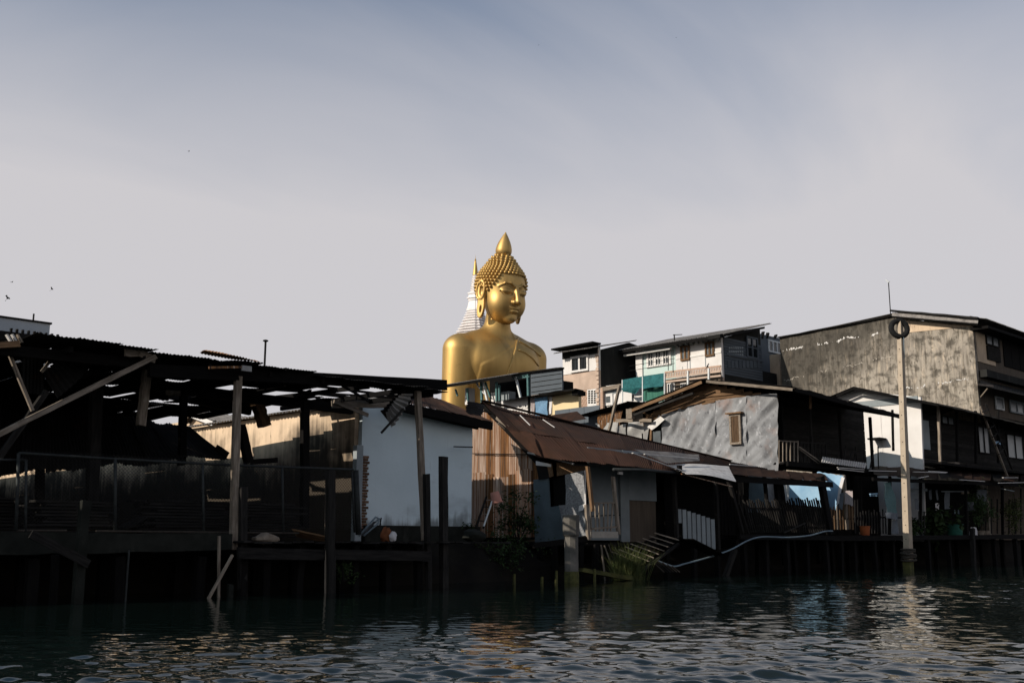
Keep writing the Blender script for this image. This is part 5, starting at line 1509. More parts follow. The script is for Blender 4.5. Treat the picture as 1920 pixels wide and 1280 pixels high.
# ================================================================ house clad in beaten zinc
TX = 40.0
def build_tin_house():
    t = thing('zinc_clad_house', 'gabled timber house whose sunlit end is clad in wrinkled grey zinc', 'house', (44, 29, 1.2))
    WD, WB, WW, WBr = T['wood_dark'], T['wood_black'], T['wood'], T['wood_brown']
    yr0 = B(TX, 1458, 800).y
    # zinc skin in three big sheets
    def sk(q, s, nu=26, nv=26, a=.035):
        return crumple('zinc_sheet', B(TX, *q[0]), B(TX, *q[1]), B(TX, *q[2]), B(TX, *q[3]), T['zinc_crumple'], t, nu * 2, nv * 2, a * 3.0, s, .006, 1.0, .0, 1.7)
    sk([(1240, 772), (1342, 752), (1342, 872), (1240, 846)], 1, 30, 26)
    sk([(1341, 751), (1400, 743), (1400, 878), (1341, 873)], 2, 22, 30, .03)
    sk([(1399, 742), (1459, 737), (1458, 885), (1399, 880)], 3, 22, 30, .03)
    boxp('end_wall', TX + .42, TX + .5, yr0 - .0, B(TX, 1236, 800).y, 4.2, B(TX, 1350, 752).z, WB, t)
    # shuttered window
    y0, y1, z0, z1 = rB(TX - .06, 1370, 1391, 776, 833)
    w = win(t, 'B', TX - .08, y0, y1, z0, z1, WW, WBr, 1, 1, .09, .09)
    boxp('window_hood', TX - .28, TX - .05, y0 - .12, y1 + .12, z1 + .003, z1 + .07, WBr, w)
    for k in range(3):
        ys = y0 + .1 + (y1 - y0 - .2) * (k + .5) / 3
        board('shutter_board', (TX - .13, ys, z0 + .09), (TX - .13, ys, z1 - .09), (y1 - y0 - .2) / 3 * .96, .03, T['wood_shut'], w, up=(1, 0, 0), seg=2)
    # gable boards above the zinc
    for k in range(9):
        zz = B(TX, 1330, 752 - k * 6).z
        def yl(px): return B(TX + .06, px, 750).y
        l, r = 1200 + k * 12.5, 1459 - k * 16
        if r - l < 12: break
        board('gable_board', B(TX + .05, l, 788 - k * 7.4), B(TX + .05, r, 746 - k * 3.2), .03, .21, WBr, t, up=(0, 0, 1), seg=4, jit=.08)
    board('warped_board', B(TX - .03, 1222, 778), B(TX - .03, 1340, 752), .03, .10, WBr, t, up=(0, 0, 1), seg=6, jit=.2)
    board('warped_board', B(TX - .02, 1300, 745), B(TX - .02, 1390, 734), .03, .12, WBr, t, up=(0, 0, 1), seg=5, jit=.2)
    # fascias
    xa = TX - .75
    ap, l0, r0 = B(xa, 1316, 716), B(xa, 1178, 772), B(xa, 1486, 730)
    board('fascia', l0, ap, .05, .14, WBr, t, seg=8, jit=.14)
    board('fascia', ap + Vector((0, -.25, .0)), r0, .05, .12, WW, t, seg=8, jit=.12)
    board('verge_batten', B(xa + .1, 1182, 780), B(xa + .1, 1300, 737), .08, .10, WD, t, seg=5)
    part('verge_block', MB().box(xa - .03, xa + .2, *[B(xa, 1179, 770).y - .2, B(xa, 1179, 770).y + .15], B(xa, 1179, 785).z, B(xa, 1179, 766).z), WW, t)
    # roof both ways, running away along x
    xe = A(r0.y, 1694, 790).x
    def slope(a, b, zd, m, ny):
        n = 12
        for k in range(n):
            u0, u1 = k / n, (k + 1.05) / n
            xx0, xx1 = xa - .05 + (xe - xa) * u0, xa - .05 + (xe - xa) * u1
            dz = -.035 * k
            sheet('roof_sheet', (xx0, b.y, b.z + .12 + dz), (xx1, b.y, b.z + .12 + dz), (xx1, a.y, a.z + .14 + dz * .5), (xx0, a.y, a.z + .14 + dz * .5), m, t, wr=.01)
    slope(ap, r0, 0, T['zinc_dark'], -1); slope(ap, l0, 0, T['zinc_dark'], 1)
    for k in range(7):
        x = xa + .4 + k * (xe - xa - .6) / 6
        board('rafter', (x, ap.y, ap.z + .05 - .02 * k), (x, r0.y + .02, r0.z + .03 - .07 * k), .06, .1, WB, t, seg=2)
    board('eave_board', (xa + .2, r0.y, r0.z + .0), (xe, r0.y, r0.z - .40), .05, .16, WB, t, seg=8, jit=.12)
    # water side: dark boarded upper floor set back behind a balcony
    yf = yr0 + .05; yin = yf + 1.6; xr = A(yf, 1640, 800).x
    zfl = A(yf, 1500, 868).z
    n = 16; zz0 = 1.3
    for k in range(n):
        z = zfl + k * .2
        board('wall_board', (TX + .2, yin, z + .1), (xr + 2, yin, z + .1), .03, .19, WD, t, up=(0, 0, 1), seg=2)
    boxp('wall_backing', TX + .2, xr + 2, yin + .03, yin + .06, zfl, 8, WB, t)
    for k, px in enumerate((1464, 1520, 1575, 1632)):
        p = A(yf + .1, px, 800)
        board('balcony_post', (p.x, yf + .1, zfl - .3), (p.x, yf + .1, r0.z - .1 * k), .12, .12, WD, t, seg=3)
    boxp('balcony_floor', TX + .1, xr + 2, yf - .3, yin, zfl - .14, zfl - .02, WB, t)
    boxp('floor_beam', TX + .1, xr + 2, yf - .42, yf - .305, zfl - .22, zfl - .01, WB, t)
    def rail(px0, px1, py0, py1, n, m, tilt=0):
        a, b = A(yf - .2, px0, py0), A(yf - .2, px1, py0 + 2)
        board('handrail', a, b, .05, .05, m, t); board('bottom_rail', A(yf - .2, px0, py1), A(yf - .2, px1, py1 + 2), .05, .05, m, t)
        for k in range(n):
            px = px0 + (px1 - px0) * k / (n - 1)
            board('baluster', A(yf - .2, px, py1), A(yf - .2, px + tilt, py0), .05, .035, m, t, seg=2, jit=.15)
    rail(1461, 1496, 826, 866, 6, WW)
    rail(1500, 1548, 829, 868, 8, WD, 1)
    for k in range(9):
        px = 1556 + k * 11; board('broken_baluster', A(yf - .15, px + rng.uniform(-4, 4), 878), A(yf - .15, px + rng.uniform(-9, 9), 840 + rng.uniform(-6, 10)), .05, .04, WD, t, seg=2)
    board('leaning_stick', A(yf - .3, 1499, 838), A(yf - .3, 1541, 868), .05, .05, WW, t)
    board('leaning_stick', A(yf - .3, 1499, 842), A(yf - .3, 1537, 871), .05, .04, WW, t)
    a = A(yf - .6, 1520, 733), A(yf - .6, 1519, 766)
    board('hanging_post', a[0], a[1], .10, .08, T['wood_brown'], t)
    y0_, y1_ = yf - .55, yf - .5
    # scrap awning over the porch roof
    a, b, c, d = A(yf - .9, 1540, 866), A(yf - .9, 1622, 877), A(yf - .4, 1626, 872), A(yf - .4, 1542, 860)
    sheet('scrap_zinc', a, b, c + Vector((0, 0, .1)), d + Vector((0, 0, .1)), T['foil'], t, pitch=.2, amp=.02)
    for k, (p, q) in enumerate((((1572, 879), (1619, 884)), ((1570, 876), (1620, 880)), ((1630, 882), (1680, 883)))):
        board('zinc_edge', A(yf - 1.1, *p), A(yf - 1.1, *q), .06, .03, T['foil'], t)
    # lower storey
    for k in range(14):
        x = TX + .3 + k * .66
        boxp('wall_board', x, x + .64, yin + .4, yin + .44, 1.3, zfl - .15, WB, t)
    for px in (1466, 1530, 1600):
        p = A(yf + .2, px, 940); board('lower_post', (p.x, yf + .2, .2), (p.x, yf + .2, zfl - .14), .16, .16, WB, t, seg=2)
    # broken corner at the far eave
    crumple('loose_zinc', B(TX - .1, 1214, 800), B(TX - .1, 1236, 778), B(TX - .25, 1246, 786), B(TX - .2, 1222, 806), T['foil'], t, 8, 8, .05, 44)
    boxp('small_window', TX - .02, TX + .02, *rB(TX, 1225, 1239, 808, 833)[:2], *rB(TX, 1225, 1239, 808, 833)[2:], T['glass_grey'], t)
    board('window_post', B(TX - .05, 1222, 800), B(TX - .05, 1220, 832), .10, .10, WBr, t)
    board('rotten_plank', B(TX - .3, 1156, 788), B(TX - .35, 1222, 788), .06, .16, WW, t, seg=5, jit=.2)
    board('rotten_plank', B(TX - .2, 1198, 770), B(TX - .2, 1228, 765), .05, .10, WBr, t, seg=3, jit=.2)
    board('rotten_plank', B(TX - .25, 1206, 772), B(TX - .25, 1218, 782), .05, .10, WBr, t)
    # interior dark so that no daylight shows through
    boxp('inner_partition', TX + .3, xe - 1, 32.6, 32.7, 1.2, 7.4, WB, t)
build_tin_house()

def build_lean_to():
    t = thing('scrap_lean_to', 'lean-to of crumpled rusty tin and grey boards beside the zinc clad house', 'shed', (40, 36, 1.2))
    X = 40.3
    crumple('tin_sheet', B(X, 1122, 778), B(X, 1168, 768), B(X, 1158, 815), B(X, 1120, 803), T['rust_tin2'], t, 14, 12, .08, 51)
    crumple('tin_sheet', B(X - .05, 1120, 795), B(X - .05, 1160, 790), B(X - .05, 1156, 818), B(X - .05, 1118, 808), T['zinc'], t, 14, 10, .08, 52)
    crumple('tin_sheet', B(X - .1, 1180, 792), B(X - .1, 1222, 787), B(X - .12, 1212, 832), B(X - .1, 1180, 822), T['zinc'], t, 14, 12, .09, 53)
    crumple('tin_sheet', B(X - .05, 1158, 800), B(X - .05, 1178, 794), B(X - .05, 1176, 824), B(X - .05, 1156, 818), T['zinc'], t, 10, 10, .07, 54)
    y0, y1, z0, z1 = rB(X + .3, 1040, 1124, 775, 806)
    for k in range(3):
        a = y0 + (y1 - y0) * k / 3
        boxp('wall_panel', X + .3, X + .34, a, a + (y1 - y0) / 3 - .02, 3.0, z1 + .3, T['grey_panel'], t)
    boxp('wall_panel', X + .32, X + .36, B(X, 1240, 790).y, B(X, 1120, 790).y, 3.0, B(X, 1180, 775).z, T['wood_black'], t)
    # flat dark roof
    r0, r1, r2, r3 = B(X - .5, 1078, 780), B(X - .5, 1178, 752), B(X + 2.5, 1240, 752), B(X + 2.5, 1130, 765)
    sheet('roof_sheet', r0, r1, r1 + Vector((4, -1, .1)), r0 + Vector((4, -1, .1)), T['zinc_dark'], t)
    sheet('roof_sheet', B(X - .5, 1174, 752), B(X - .5, 1226, 757), B(X - .5, 1226, 757) + Vector((4, -1, .1)), B(X - .5, 1174, 752) + Vector((4, -1, .1)), T['zinc_dark'], t)
    q0, q1 = B(X - 1.2, 1020, 792), B(X - 1.2, 1085, 778)
    q2, q3 = q1 + Vector((1.2, -.4, -.5)), q0 + Vector((1.2, -.4, -.45))
    sheet('roof_sheet', B(X - .6, 1008, 782), B(X - .6, 1082, 771), B(X - 1.4, 1100, 785), B(X - 1.4, 1040, 796), T['rust_roof'], t)
    board('leaning_post', B(X - .6, 1141, 812), B(X - .6, 1162, 722), .14, .10, T['wood'], t, seg=6, jit=.1)
build_lean_to()

# ================================================================ right: white house with dark timber front
WX = 53.5
def build_right_house():
    t = thing('timber_fronted_house', 'house with bright white end wall and dark boarded front above rusty awnings', 'house', (60, 28, 1.2))
    WD, WB, WW = T['wood_dark'], T['wood_black'], T['wood']
    yc = B(WX, 1725, 800).y
    pts = [B(WX, 1726, 880), B(WX, 1726, 744), B(WX, 1600, 732), B(WX, 1570, 742), B(WX, 1570, 880)]
    pts[0].z = 1.2; pts[-1].z = 1.2
    part('end_wall', MB().prism(pts, (.15, 0, 0)), T['white_paint'], t)
    for px in (1652, 1604, 1690):
        p = B(WX, px, 800); boxp('wall_batten', WX - .02, WX - .003, p.y - .03, p.y + .03, 1.3, B(WX, px, 752).z, T['white_paint'], t)
    boxp('wall_top_band', WX - .05, WX - .003, yc, B(WX, 1604, 740).y, B(WX, 1690, 757).z, B(WX, 1690, 745).z, T['pale_panel'], t)
    board('wall_pipe', B(WX - .6, 1675, 845), B(WX - .6, 1673, 768), .10, .10, T['wood_black'], t)
    boxp('wall_shelf', WX - .8, WX - .05, *rB(WX, 1640, 1663, 822, 825)[:2], *rB(WX, 1640, 1663, 822, 825)[2:], WB, t)
    # roof
    ap = B(WX - .7, 1600, 728); r = B(WX - .7, 1742, 757)
    xe = 82
    for k in range(18):
        x0 = WX - .7 + k * 1.6; x1 = x0 + 1.7; dz = -.03 * k
        sheet('roof_sheet', (x0, r.y - .5, r.z - .1 + dz), (x1, r.y - .5, r.z - .1 + dz), (x1, ap.y, ap.z + .1), (x0, ap.y, ap.z + .1), T['zinc_dark'], t)
        if k < 10: sheet('roof_sheet', (x0, ap.y, ap.z + .1), (x1, ap.y, ap.z + .1), (x1, ap.y + 4, ap.z - 1), (x0, ap.y + 4, ap.z - 1), T['zinc_dark'], t)
    board('verge', B(WX - .72, 1568, 742), ap, .05, .14, WB, t); board('verge', ap, Vector((ap.x, r.y - .5, r.z - .1)), .05, .14, WB, t)
    yf = yc; zt = r.z - .2
    zfl = A(yf, 1780, 872).z
    # front: horizontal boards
    n = int((zt - zfl) / .22)
    for k in range(n):
        z = zfl + k * .22
        board('wall_board', (WX + .16, yf + .2, z + .11), (xe, yf + .2, z + .11), .03, .21, WD, t, up=(0, 0, 1), seg=2)
    def panel(px0, px1, py0, py1, m, nm='shutter', d=.0):
        a = rA(yf + .1, px0, px1, py0, py1); boxp(nm, a[0], a[1], yf + .1 - d, yf + .15 - d, a[2], a[3], m, t)
    panel(1730, 1743, 788, 842, T['pale_panel'])
    a = rA(yf + .16, 1765, 1788, 780, 796); win(t, 'A', yf + .18, a[0], a[1], a[2], a[3], WD, T['glass_grey'], 2, 1, .08, .06)
    a = rA(yf + .16, 1834, 1855, 800, 850); win(t, 'A', yf + .18, a[0], a[1], a[2], a[3], WD, T['glass_grey'], 2, 1, .08, .06)
    a = rA(yf + .16, 1888, 1918, 815, 860); win(t, 'A', yf + .18, a[0], a[1], a[2], a[3], WD, T['glass_grey'], 2, 1, .08, .06)
    p0, p1 = A(yf - .5, 1759, 758), A(yf - .5, 1763, 865)
    board('porch_post', p1, p0, .13, .12, WW, t, seg=6, jit=.08)
    for px in (1795, 1830, 1872):
        board('porch_post', A(yf - .5, px, 868), A(yf - .5, px - 1, 770), .12, .12, WB, t, seg=3)
    boxp('porch_floor', WX + .2, xe, yf - .9, yf + .2, zfl - .15, zfl - .03, WB, t)
    # ladder up to the roof
    lad = part('ladder_rail', MB().bar(A(yf - 1.2, 1889, 893), A(yf - .9, 1838, 762), .10, .08), WW, t)
    part('ladder_rail', MB().bar(A(yf - 1.1, 1898, 880), A(yf - .8, 1848, 758), .08, .06), WD, t)
    for k in range(8):
        u = .08 + k * .12
        board('ladder_rung', A(yf - 1.15, 1889 - 51 * u, 893 - 131 * u), A(yf - 1.0, 1898 - 50 * u, 880 - 122 * u), .05, .05, WD, t, seg=1)
    hang_cloth('towel', [A(yf - .8, 1866, 826), A(yf - .8, 1879, 829), A(yf - .8, 1879, 833), A(yf - .8, 1866, 831)], T['tarp'], 'small bright blue rag draped on the ladder by the timber front', 'rag', 61, .02, 5, 4)
    # rusty patched awning along the front
    ya = 23.0
    e0, e1 = A(ya, 1636, 892), A(ya, 1990, 906)
    b0, b1 = A(25.6, 1636, 874), A(25.6, 1990, 882)
    n = 18
    for k in range(n):
        u0, u1 = k / n, (k + 1.08) / n
        m = T['rust_roof'] if k % 5 else T['zinc_dark']
        off = Vector((0, rng.uniform(-.25, .15), rng.uniform(-.03, .04)))
        sheet('awning_sheet', e0 + (e1 - e0) * u0 + off, e0 + (e1 - e0) * u1 + off, b0 + (b1 - b0) * u1, b0 + (b1 - b0) * u0, m, t, wr=.02, jag=.08, pitch=.1)
    for (p, q) in (((1722, 896), (1740, 892)), ((1800, 899), (1845, 902)), ((1713, 884), (1772, 886)), ((1880, 895), (1908, 895)), ((1872, 905), (1925, 904)), ((1742, 883), (1775, 885))):
        board('awning_edge', A(ya - .2, *p), A(ya - .2, *q), .08, .03, T['foil'], t, seg=3, jit=.15)
    for (px, py, w, h) in ((1788, 868, .6, .16), (1812, 871, .7, .1), (1760, 872, .5, .1)):
        p = A(24.6, px, py + 4); boxp('roof_scrap', p.x - w / 2, p.x + w / 2, 24.4, 24.8, p.z - .02, p.z + h, T['wood'] if h > .12 else T['wood_dark'], t)
    board('awning_beam', A(ya + .2, 1636, 898), A(ya + .2, 1990, 912), .1, .16, WB, t, seg=8)
build_right_house()

# ---------------------------------------------------------------- pole with tyre
def build_pole():
    y = 22.3
    bx = A(y, 1703, 1060); tp = A(y, 1687, 603)
    base = Vector((bx.x, y, -.6))
    t = thing('concrete_pole', 'tall square concrete pole in the water with an old tyre over its top', 'pole', base)
    w0, w1 = .36, .25
    def sec(p, w, d):
        return [p + Vector((a * w / 2, b * d / 2, 0)) for a, b in ((-1, -1), (1, -1), (1, 1), (-1, 1))]
    n = 8; vs, fs = [], []
    for k in range(n + 1):
        u = k / n; p = base.lerp(tp, u); w = w0 + (w1 - w0) * u
        vs += sec(p, w, w * .8)
    for k in range(n):
        for j in range(4):
            j2 = (j + 1) % 4; fs.append((k * 4 + j, k * 4 + j2, k * 4 + 4 + j2, k * 4 + 4 + j))
    fs += [(3, 2, 1, 0), tuple(n * 4 + j for j in range(4))]
    part('shaft', MB().add(vs, fs), T['pole_concrete'], t)
    for k in range(15):                                      # bolt holes down the sunny face
        u = .16 + k * .052; p = base.lerp(tp, u); w = w0 + (w1 - w0) * u
        h = MB().tube([(p.x - w / 2 + .002, p.y, p.z), (p.x - w / 2 - .008, p.y, p.z)], .022, 8)
        part('bolt_hole', h, T['iron'], t)
    z = A(y, 1702, 1040).z
    m = MB()
    for k in range(6):
        m.torus((base.lerp(tp, .1).x + rng.uniform(-.04, .04), y, z - .22 + k * .09), (rng.uniform(-.15, .15), rng.uniform(-.15, .15), 1), .30 + rng.uniform(-.03, .05), .05, 22, 7)
    part('rope_coil', m, T['rope'], t, smooth=True)
    part('tide_collar', MB().box(bx.x - .192, bx.x + .192, y - .16, y + .16, -.6, .40), T['moss'], t)
    p = A(y, 1686, 616)
    ty = part('tyre', MB().torus((p.x, y, p.z), (-.62, -.74, .10), .375, .125, 36, 12), T['rubber'], None, smooth=True)
    tag(ty, 'old black tyre hung round the top of the tall concrete pole', 'tyre')
    part('tie_wire', MB().tube([p + Vector((0, -.16, -.30)), p + Vector((.02, -.18, -.5)), p + Vector((.06, -.12, -1.4))], .018, 6), T['hose'], t)
build_pole()
# ================================================================ big gable building at the right
GX = 66.0
def build_gable_block():
    t = thing('streaked_gable_block', 'tall concrete block with weather streaked blank gable wall behind the pole', 'building', (72, 36, 1.3))
    yc = B(GX, 1831, 700).y
    def q(px, py): return B(GX, px, py)
    top = [(1831, 612), (1700, 598), (1672, 591), (1640, 597), (1560, 614), (1462, 634)]
    pts = [q(1833, 760)] + [q(*p) for p in top] + [q(1462, 760)]
    pts[0].y = yc; pts[1].y = yc
    yl = pts[-2].y
    pts[0].z = 1.3; pts[-1].z = 1.3; pts[-1].y = yl
    part('gable_wall', MB().prism(pts, (.3, 0, 0)), T['streak_wall'], t)
    # newer cream render under the right verge
    tri = [q(1698, 624), q(1698, 601), q(1827, 611)]
    for p in tri: p.x -= .03
    part('upper_render', MB().prism(tri, (.027, 0, 0)), T['beige_wall'], t)
    # dark weathered strip and thin pale flashing line following the left verge
    # pale flaked edge under the old roof line: a ragged ridge of mortar
    def ridge(a, b, n, m, nm, hh):
        pa, pb = q(*a), q(*b); n *= 2
        mb = MB(); run = []; wob = 0
        for k in range(n + 1):
            wob = wob * .8 + rng.gauss(0, .035)
            on = math.sin(k * .19 + a[0]) + math.sin(k * .083 + 1) * .8 + rng.gauss(0, .55) > -.25
            p = pa.lerp(pb, k / n)
            h = abs(rng.gauss(0, hh)) + .012
            if on and k < n:
                run.append((p.y, p.z + wob - h * .4, p.z + wob + h)); continue
            if len(run) > 1:
                vs, fs = [], []
                for (y_, z0_, z1_) in run: vs += [(GX - .003, y_, z0_), (GX - .018, y_, (z0_ + z1_) / 2), (GX - .003, y_, z1_)]
                for i_ in range(len(run) - 1):
                    o_ = i_ * 3; fs += [(o_, o_ + 3, o_ + 4, o_ + 1), (o_ + 1, o_ + 4, o_ + 5, o_ + 2)]
                mb.add(vs, fs)
            run = []
        part(nm, mb, m, t)['kind'] = 'stuff'
    ridge((1468, 657), (1672, 622), 70, T['foil'], 'mortar_line', .075)
    ridge((1470, 712), (1680, 668), 60, T['concrete'], 'mortar_line', .035)
    ridge((1698, 730), (1830, 708), 60, T['foil'], 'mortar_line', .04)
    # roof: verge boards, corrugated slope towards the water
    ap = B(GX - .6, 1673, 589); rv = B(GX - .6, 1834, 603)
    board('verge_board', ap, rv, .06, .22, T['cement_tile'], t, seg=6, jit=.05)
    board('verge_cap', ap + Vector((0, 0, .22)), rv + Vector((0, 0, .22)), .4, .12, T['zinc_dark'], t, seg=8, jit=.2)
    board('verge_soffit', ap + Vector((.1, 0, -.17)), rv + Vector((.1, 0, -.17)), .3, .1, T['wood_black'], t, seg=5)
    board('verge_cap', B(GX - .05, 1674, 592), B(GX - .05, 1460, 633), .35, .07, T['zinc_dark'], t, seg=10, jit=.2)
    for k in range(13):
        x0 = GX - .6 + k * 1.5; x1 = x0 + 1.6; dz = -.012 * k
        sheet('roof_sheet', (x0, rv.y - .5, rv.z + .12 + dz), (x1, rv.y - .5, rv.z + .12 + dz), (x1, ap.y, ap.z + .24), (x0, ap.y, ap.z + .24), T['cement_tile'], t, pitch=.18, amp=.03)
        sheet('roof_sheet', (x0 + .5, ap.y, ap.z + .18), (x1 + .5, ap.y, ap.z + .18), (x1 + .5, yl, pts[-2].z), (x0 + .5, yl, pts[-2].z), T['cement_tile'], t, pitch=.18, amp=.03)
    boxp('eave_soffit', GX - .3, GX + 14, rv.y - .45, yc + .05, rv.z - .42, rv.z - .25, T['wood_black'], t)
    # side to the canal, in shade
    ztop = rv.z - .3
    zb = B(GX, 1833, 700).z
    zmid = A(yc, 1850, 682).z
    boxp('side_wall', GX + .303, GX + 20, yc, yc + .25, 1.3, ztop, T['ply'], t)
    boxp('corner_render', GX + .31, A(yc, 1862, 640).x, yc - .05, yc - .003, zmid, ztop, T['beige_wall'], t)
    a = rA(yc - .1, 1850, 1874, 627, 676)
    w = win(t, 'A', yc - .06, a[0], a[1], a[3] - .8, a[3], T['wood_dark'], T['glass_grey'], 2, 1, .09, .09)
    boxp('shutter', a[0] + .03, a[1] - .03, yc - .15, yc - .055, a[2], a[3] - .85, T['wood_dark'], t)
    a = rA(yc - .1, 1884, 1990, 640, 690)
    for k in range(8):
        boxp('dark_board', a[0] + (a[1] - a[0]) * k / 8, a[0] + (a[1] - a[0]) * (k + .96) / 8, yc - .06, yc - .003, a[2] - .4, ztop, T['wood_black'], t)
    # soot-black ledge and lower canopy
    boxp('ledge', GX + .35, GX + 14, yc - .5, yc - .07, zmid - 1.0, zmid - .55, T['black_wall'], t)
    sheet('canopy', A(yc - 1.5, 1838, 722), A(yc - 1.5, 1990, 758), A(yc - .1, 1990, 748), A(yc - .1, 1838, 712), T['zinc_dark'], t)
    board('canopy_batten', A(yc - 1.55, 1832, 720), A(yc - 1.55, 1862, 724), .06, .12, T['wood'], t)
    board('canopy_strut', A(yc - .2, 1839, 744), A(yc - .9, 1852, 728), .06, .08, T['wood'], t)
    a = rA(yc - .1, 1867, 1882, 744, 768); win(t, 'A', yc - .06, a[0], a[1], a[2], a[3], T['pale_steel'], T['glass_grey'], 1, 1, .08, .1)
    a = rA(yc - .1, 1894, 1920, 752, 775); win(t, 'A', yc - .06, a[0], a[1], a[2], a[3], T['pale_panel'], T['glass_grey'], 2, 1, .08, .1)
    # aerial on the peak
    p = B(GX - .3, 1670, 592)
    q1 = B(GX - .3, 1666, 530)
    ae = part('aerial_mast', MB().tube([p, q1], .035, 6), T['iron'], t)
    part('aerial_fork', MB().tube([B(GX - .3, 1661, 524), q1, B(GX - .3, 1668, 527)], .035, 6), T['pale_steel'], ae)
    d = B(GX, 1820, 594)
    part('roof_loop', MB().tube(smooth_pts([B(GX, 1810, 598), B(GX, 1817, 593.5), B(GX, 1824, 594), B(GX, 1832, 600)], 4), .03, 5), T['iron'], t)
build_gable_block()

# ================================================================ mint and white block
MX = 61.0
def build_mint_block():
    t = thing('mint_and_white_block', 'upper storeys with pale mint and white sunlit walls and dark boarded end', 'building', (66, 46, 1.3))
    yc = B(MX, 1353, 650).y
    yl = B(MX, 1196, 680).y
    ym = B(MX, 1268, 680).y
    z_b = B(MX, 1275, 712).z
    zt = B(MX, 1353, 628).z
    zl = B(MX, 1196, 657).z
    boxp('mint_wall', MX, MX + .2, ym, yl, 1.3, zl + .3, T['mint_wall'], t)
    boxp('white_wall', MX - .06, MX + .2, yc, ym - .004, z_b - .2, zt, T['white_paint'], t)
    boxp('lower_wall', MX + .02, MX + .2, yc, ym - .004, 1.3, z_b - .204, T['pink_wall'], t)
    # pilaster and panels
    a = rB(MX, 1194, 1206, 660, 712); boxp('pilaster', MX - .12, MX - .003, a[0], a[1], 1.3, zl + .2, T['frame_white'], t)
    boxp('band', MX - .10, MX - .063, yc, ym - .02, B(MX, 1310, 668).z, B(MX, 1310, 664).z, T['frame_white'], t)
    p = B(MX, 1295, 680); boxp('panel_joint', MX - .085, MX - .063, p.y - .03, p.y + .03, z_b, zt - .3, T['pale_panel'], t)
    p = B(MX, 1324, 680); boxp('panel_joint', MX - .085, MX - .063, p.y - .03, p.y + .03, z_b, zt - .3, T['pale_panel'], t)
    a = rB(MX, 1213, 1259, 656, 687)
    w = win(t, 'B', MX, a[0], a[1], a[2], a[3], T['frame_white'], T['glass_grey'], 3, 2, .10, .16)
    for k in range(9):
        y = a[0] + .2 + (a[1] - a[0] - .4) * k / 8
        boxp('grille_bar', MX - .14, MX - .105, y - .025, y + .025, a[2] + .1, a[3] - .1, T['frame_white'], w)
    for (p0, p1) in ((1277, 1294), (1323, 1340)):
        a = rB(MX - .06, p0, p1, 648 if p0 < 1300 else 641, 676 if p0 < 1300 else 668)
        win(t, 'B', MX - .063, a[0], a[1], a[2], a[3], T['wood_brown'], T['glass_grey'], 2, 1, .12, .13)
    a = rB(MX, 1203, 1207, 668, 684); boxp('vent_grille', MX - .05, MX - .003, a[0], a[1], a[2], a[3], T['pale_panel'], t)
    # roof
    e0, e1 = B(MX - 1.0, 1180, 653), B(MX - 1.0, 1432, 613)
    zc, zd = B(MX - 1.0, 1180, 653).z, B(MX - 1.0, 1356, 626).z
    n = 11
    for k in range(n):
        ya = yl + 1.0 + (yc - .9 - yl - 1.0) * k / n; yb = yl + 1.0 + (yc - .9 - yl - 1.0) * (k + 1.05) / n
        u = k / n; z0 = zc + (zd - zc) * u
        sheet('roof_sheet', (MX - 1.0, ya, z0), (MX - 1.0, yb, z0), (MX + 5, yb, z0 + 1.6), (MX + 5, ya, z0 + 1.6), T['cement_tile'], t, pitch=.25, amp=.04, nv=2)
    board('eave_board', (MX - .95, yl + 1.0, zc - .12), (MX - .95, yc - .9, zd - .12), .08, .22, T['wood_black'], t, seg=6)
    board('gutter', (MX - .6, yl + .8, zc - .38), (MX - .6, ym, zc - .36 + (zd - zc) * .45), .2, .14, T['frame_white'], t, seg=4)
    for k in range(9):
        y = ym - .3 + (yc - ym) * k / 9; board('eave_bracket', (MX - .8, y, zt - .12), (MX - .07, y, zt - .35), .08, .1, T['pale_panel'], t, seg=1)
    # end towards the canal: dark boards, carved vents and windows
    xr = A(yc, 1428, 650).x; zr = A(yc, 1425, 617).z
    pts = [A(yc, 1353, 720), A(yc, 1353, 632), A(yc, 1425, 617), A(yc, 1428, 720)]
    pts[0].z = 1.3; pts[-1].z = 1.3; pts[0].x = MX + .203; pts[1].x = MX + .203
    part('end_wall', MB().prism(pts, (0, .2, 0)), T['black_wall'], t)
    nb = 14
    for k in range(nb):
        z = z_b + (zt - z_b - .1) * k / nb
        boxp('clapboard', MX + .22, xr - .1, yc - .05, yc - .003, z + .02, z + (zt - z_b) / nb - .015, T['grey_panel'], t)
    for r_, (py, n_) in enumerate(((650, 7), (657, 7), (663, 7))):
        for k in range(n_):
            a = rA(yc - .06, 1366 + k * 4, 1369 + k * 4, py, py + 4); boxp('vent_block', a[0], a[1], yc - .09, yc - .055, a[2], a[3], T['pale_panel'], t)
    a = rA(yc - .06, 1399, 1420, 632, 672); win(t, 'A', yc - .06, a[0], a[1], a[2], a[3], T['grey_panel'], T['glass'], 2, 2, .1, .12)
    for k in range(9):
        a = rA(yc - .06, 1364 + k * 7, 1369 + k * 7, 676, 690); boxp('vent_block', a[0], a[1], yc - .09, yc - .055, a[2], a[3], T['grey_panel'], t)
    a = rA(yc - .06, 1362, 1430, 668, 672); boxp('band', a[0], a[1], yc - .12, yc - .052, a[2], a[3], T['grey_panel'], t)
    part('eave_end', MB().prism([A(yc - .8, 1350, 633), A(yc - .8, 1350, 626), A(yc - .8, 1434, 612), A(yc - .8, 1434, 616)], (0, 1.0, 0)), T['zinc_dark'], t)
    # ridge aerial
    p = B(MX, 1265, 645)
    part('aerial', MB().tube([p, B(MX, 1264, 627)], .05, 5).tube([B(MX, 1262, 628), B(MX, 1279, 627)], .03, 5), T['iron'], t)
    # ledge below the white wall: decorative pale balustrade
    zl0 = z_b
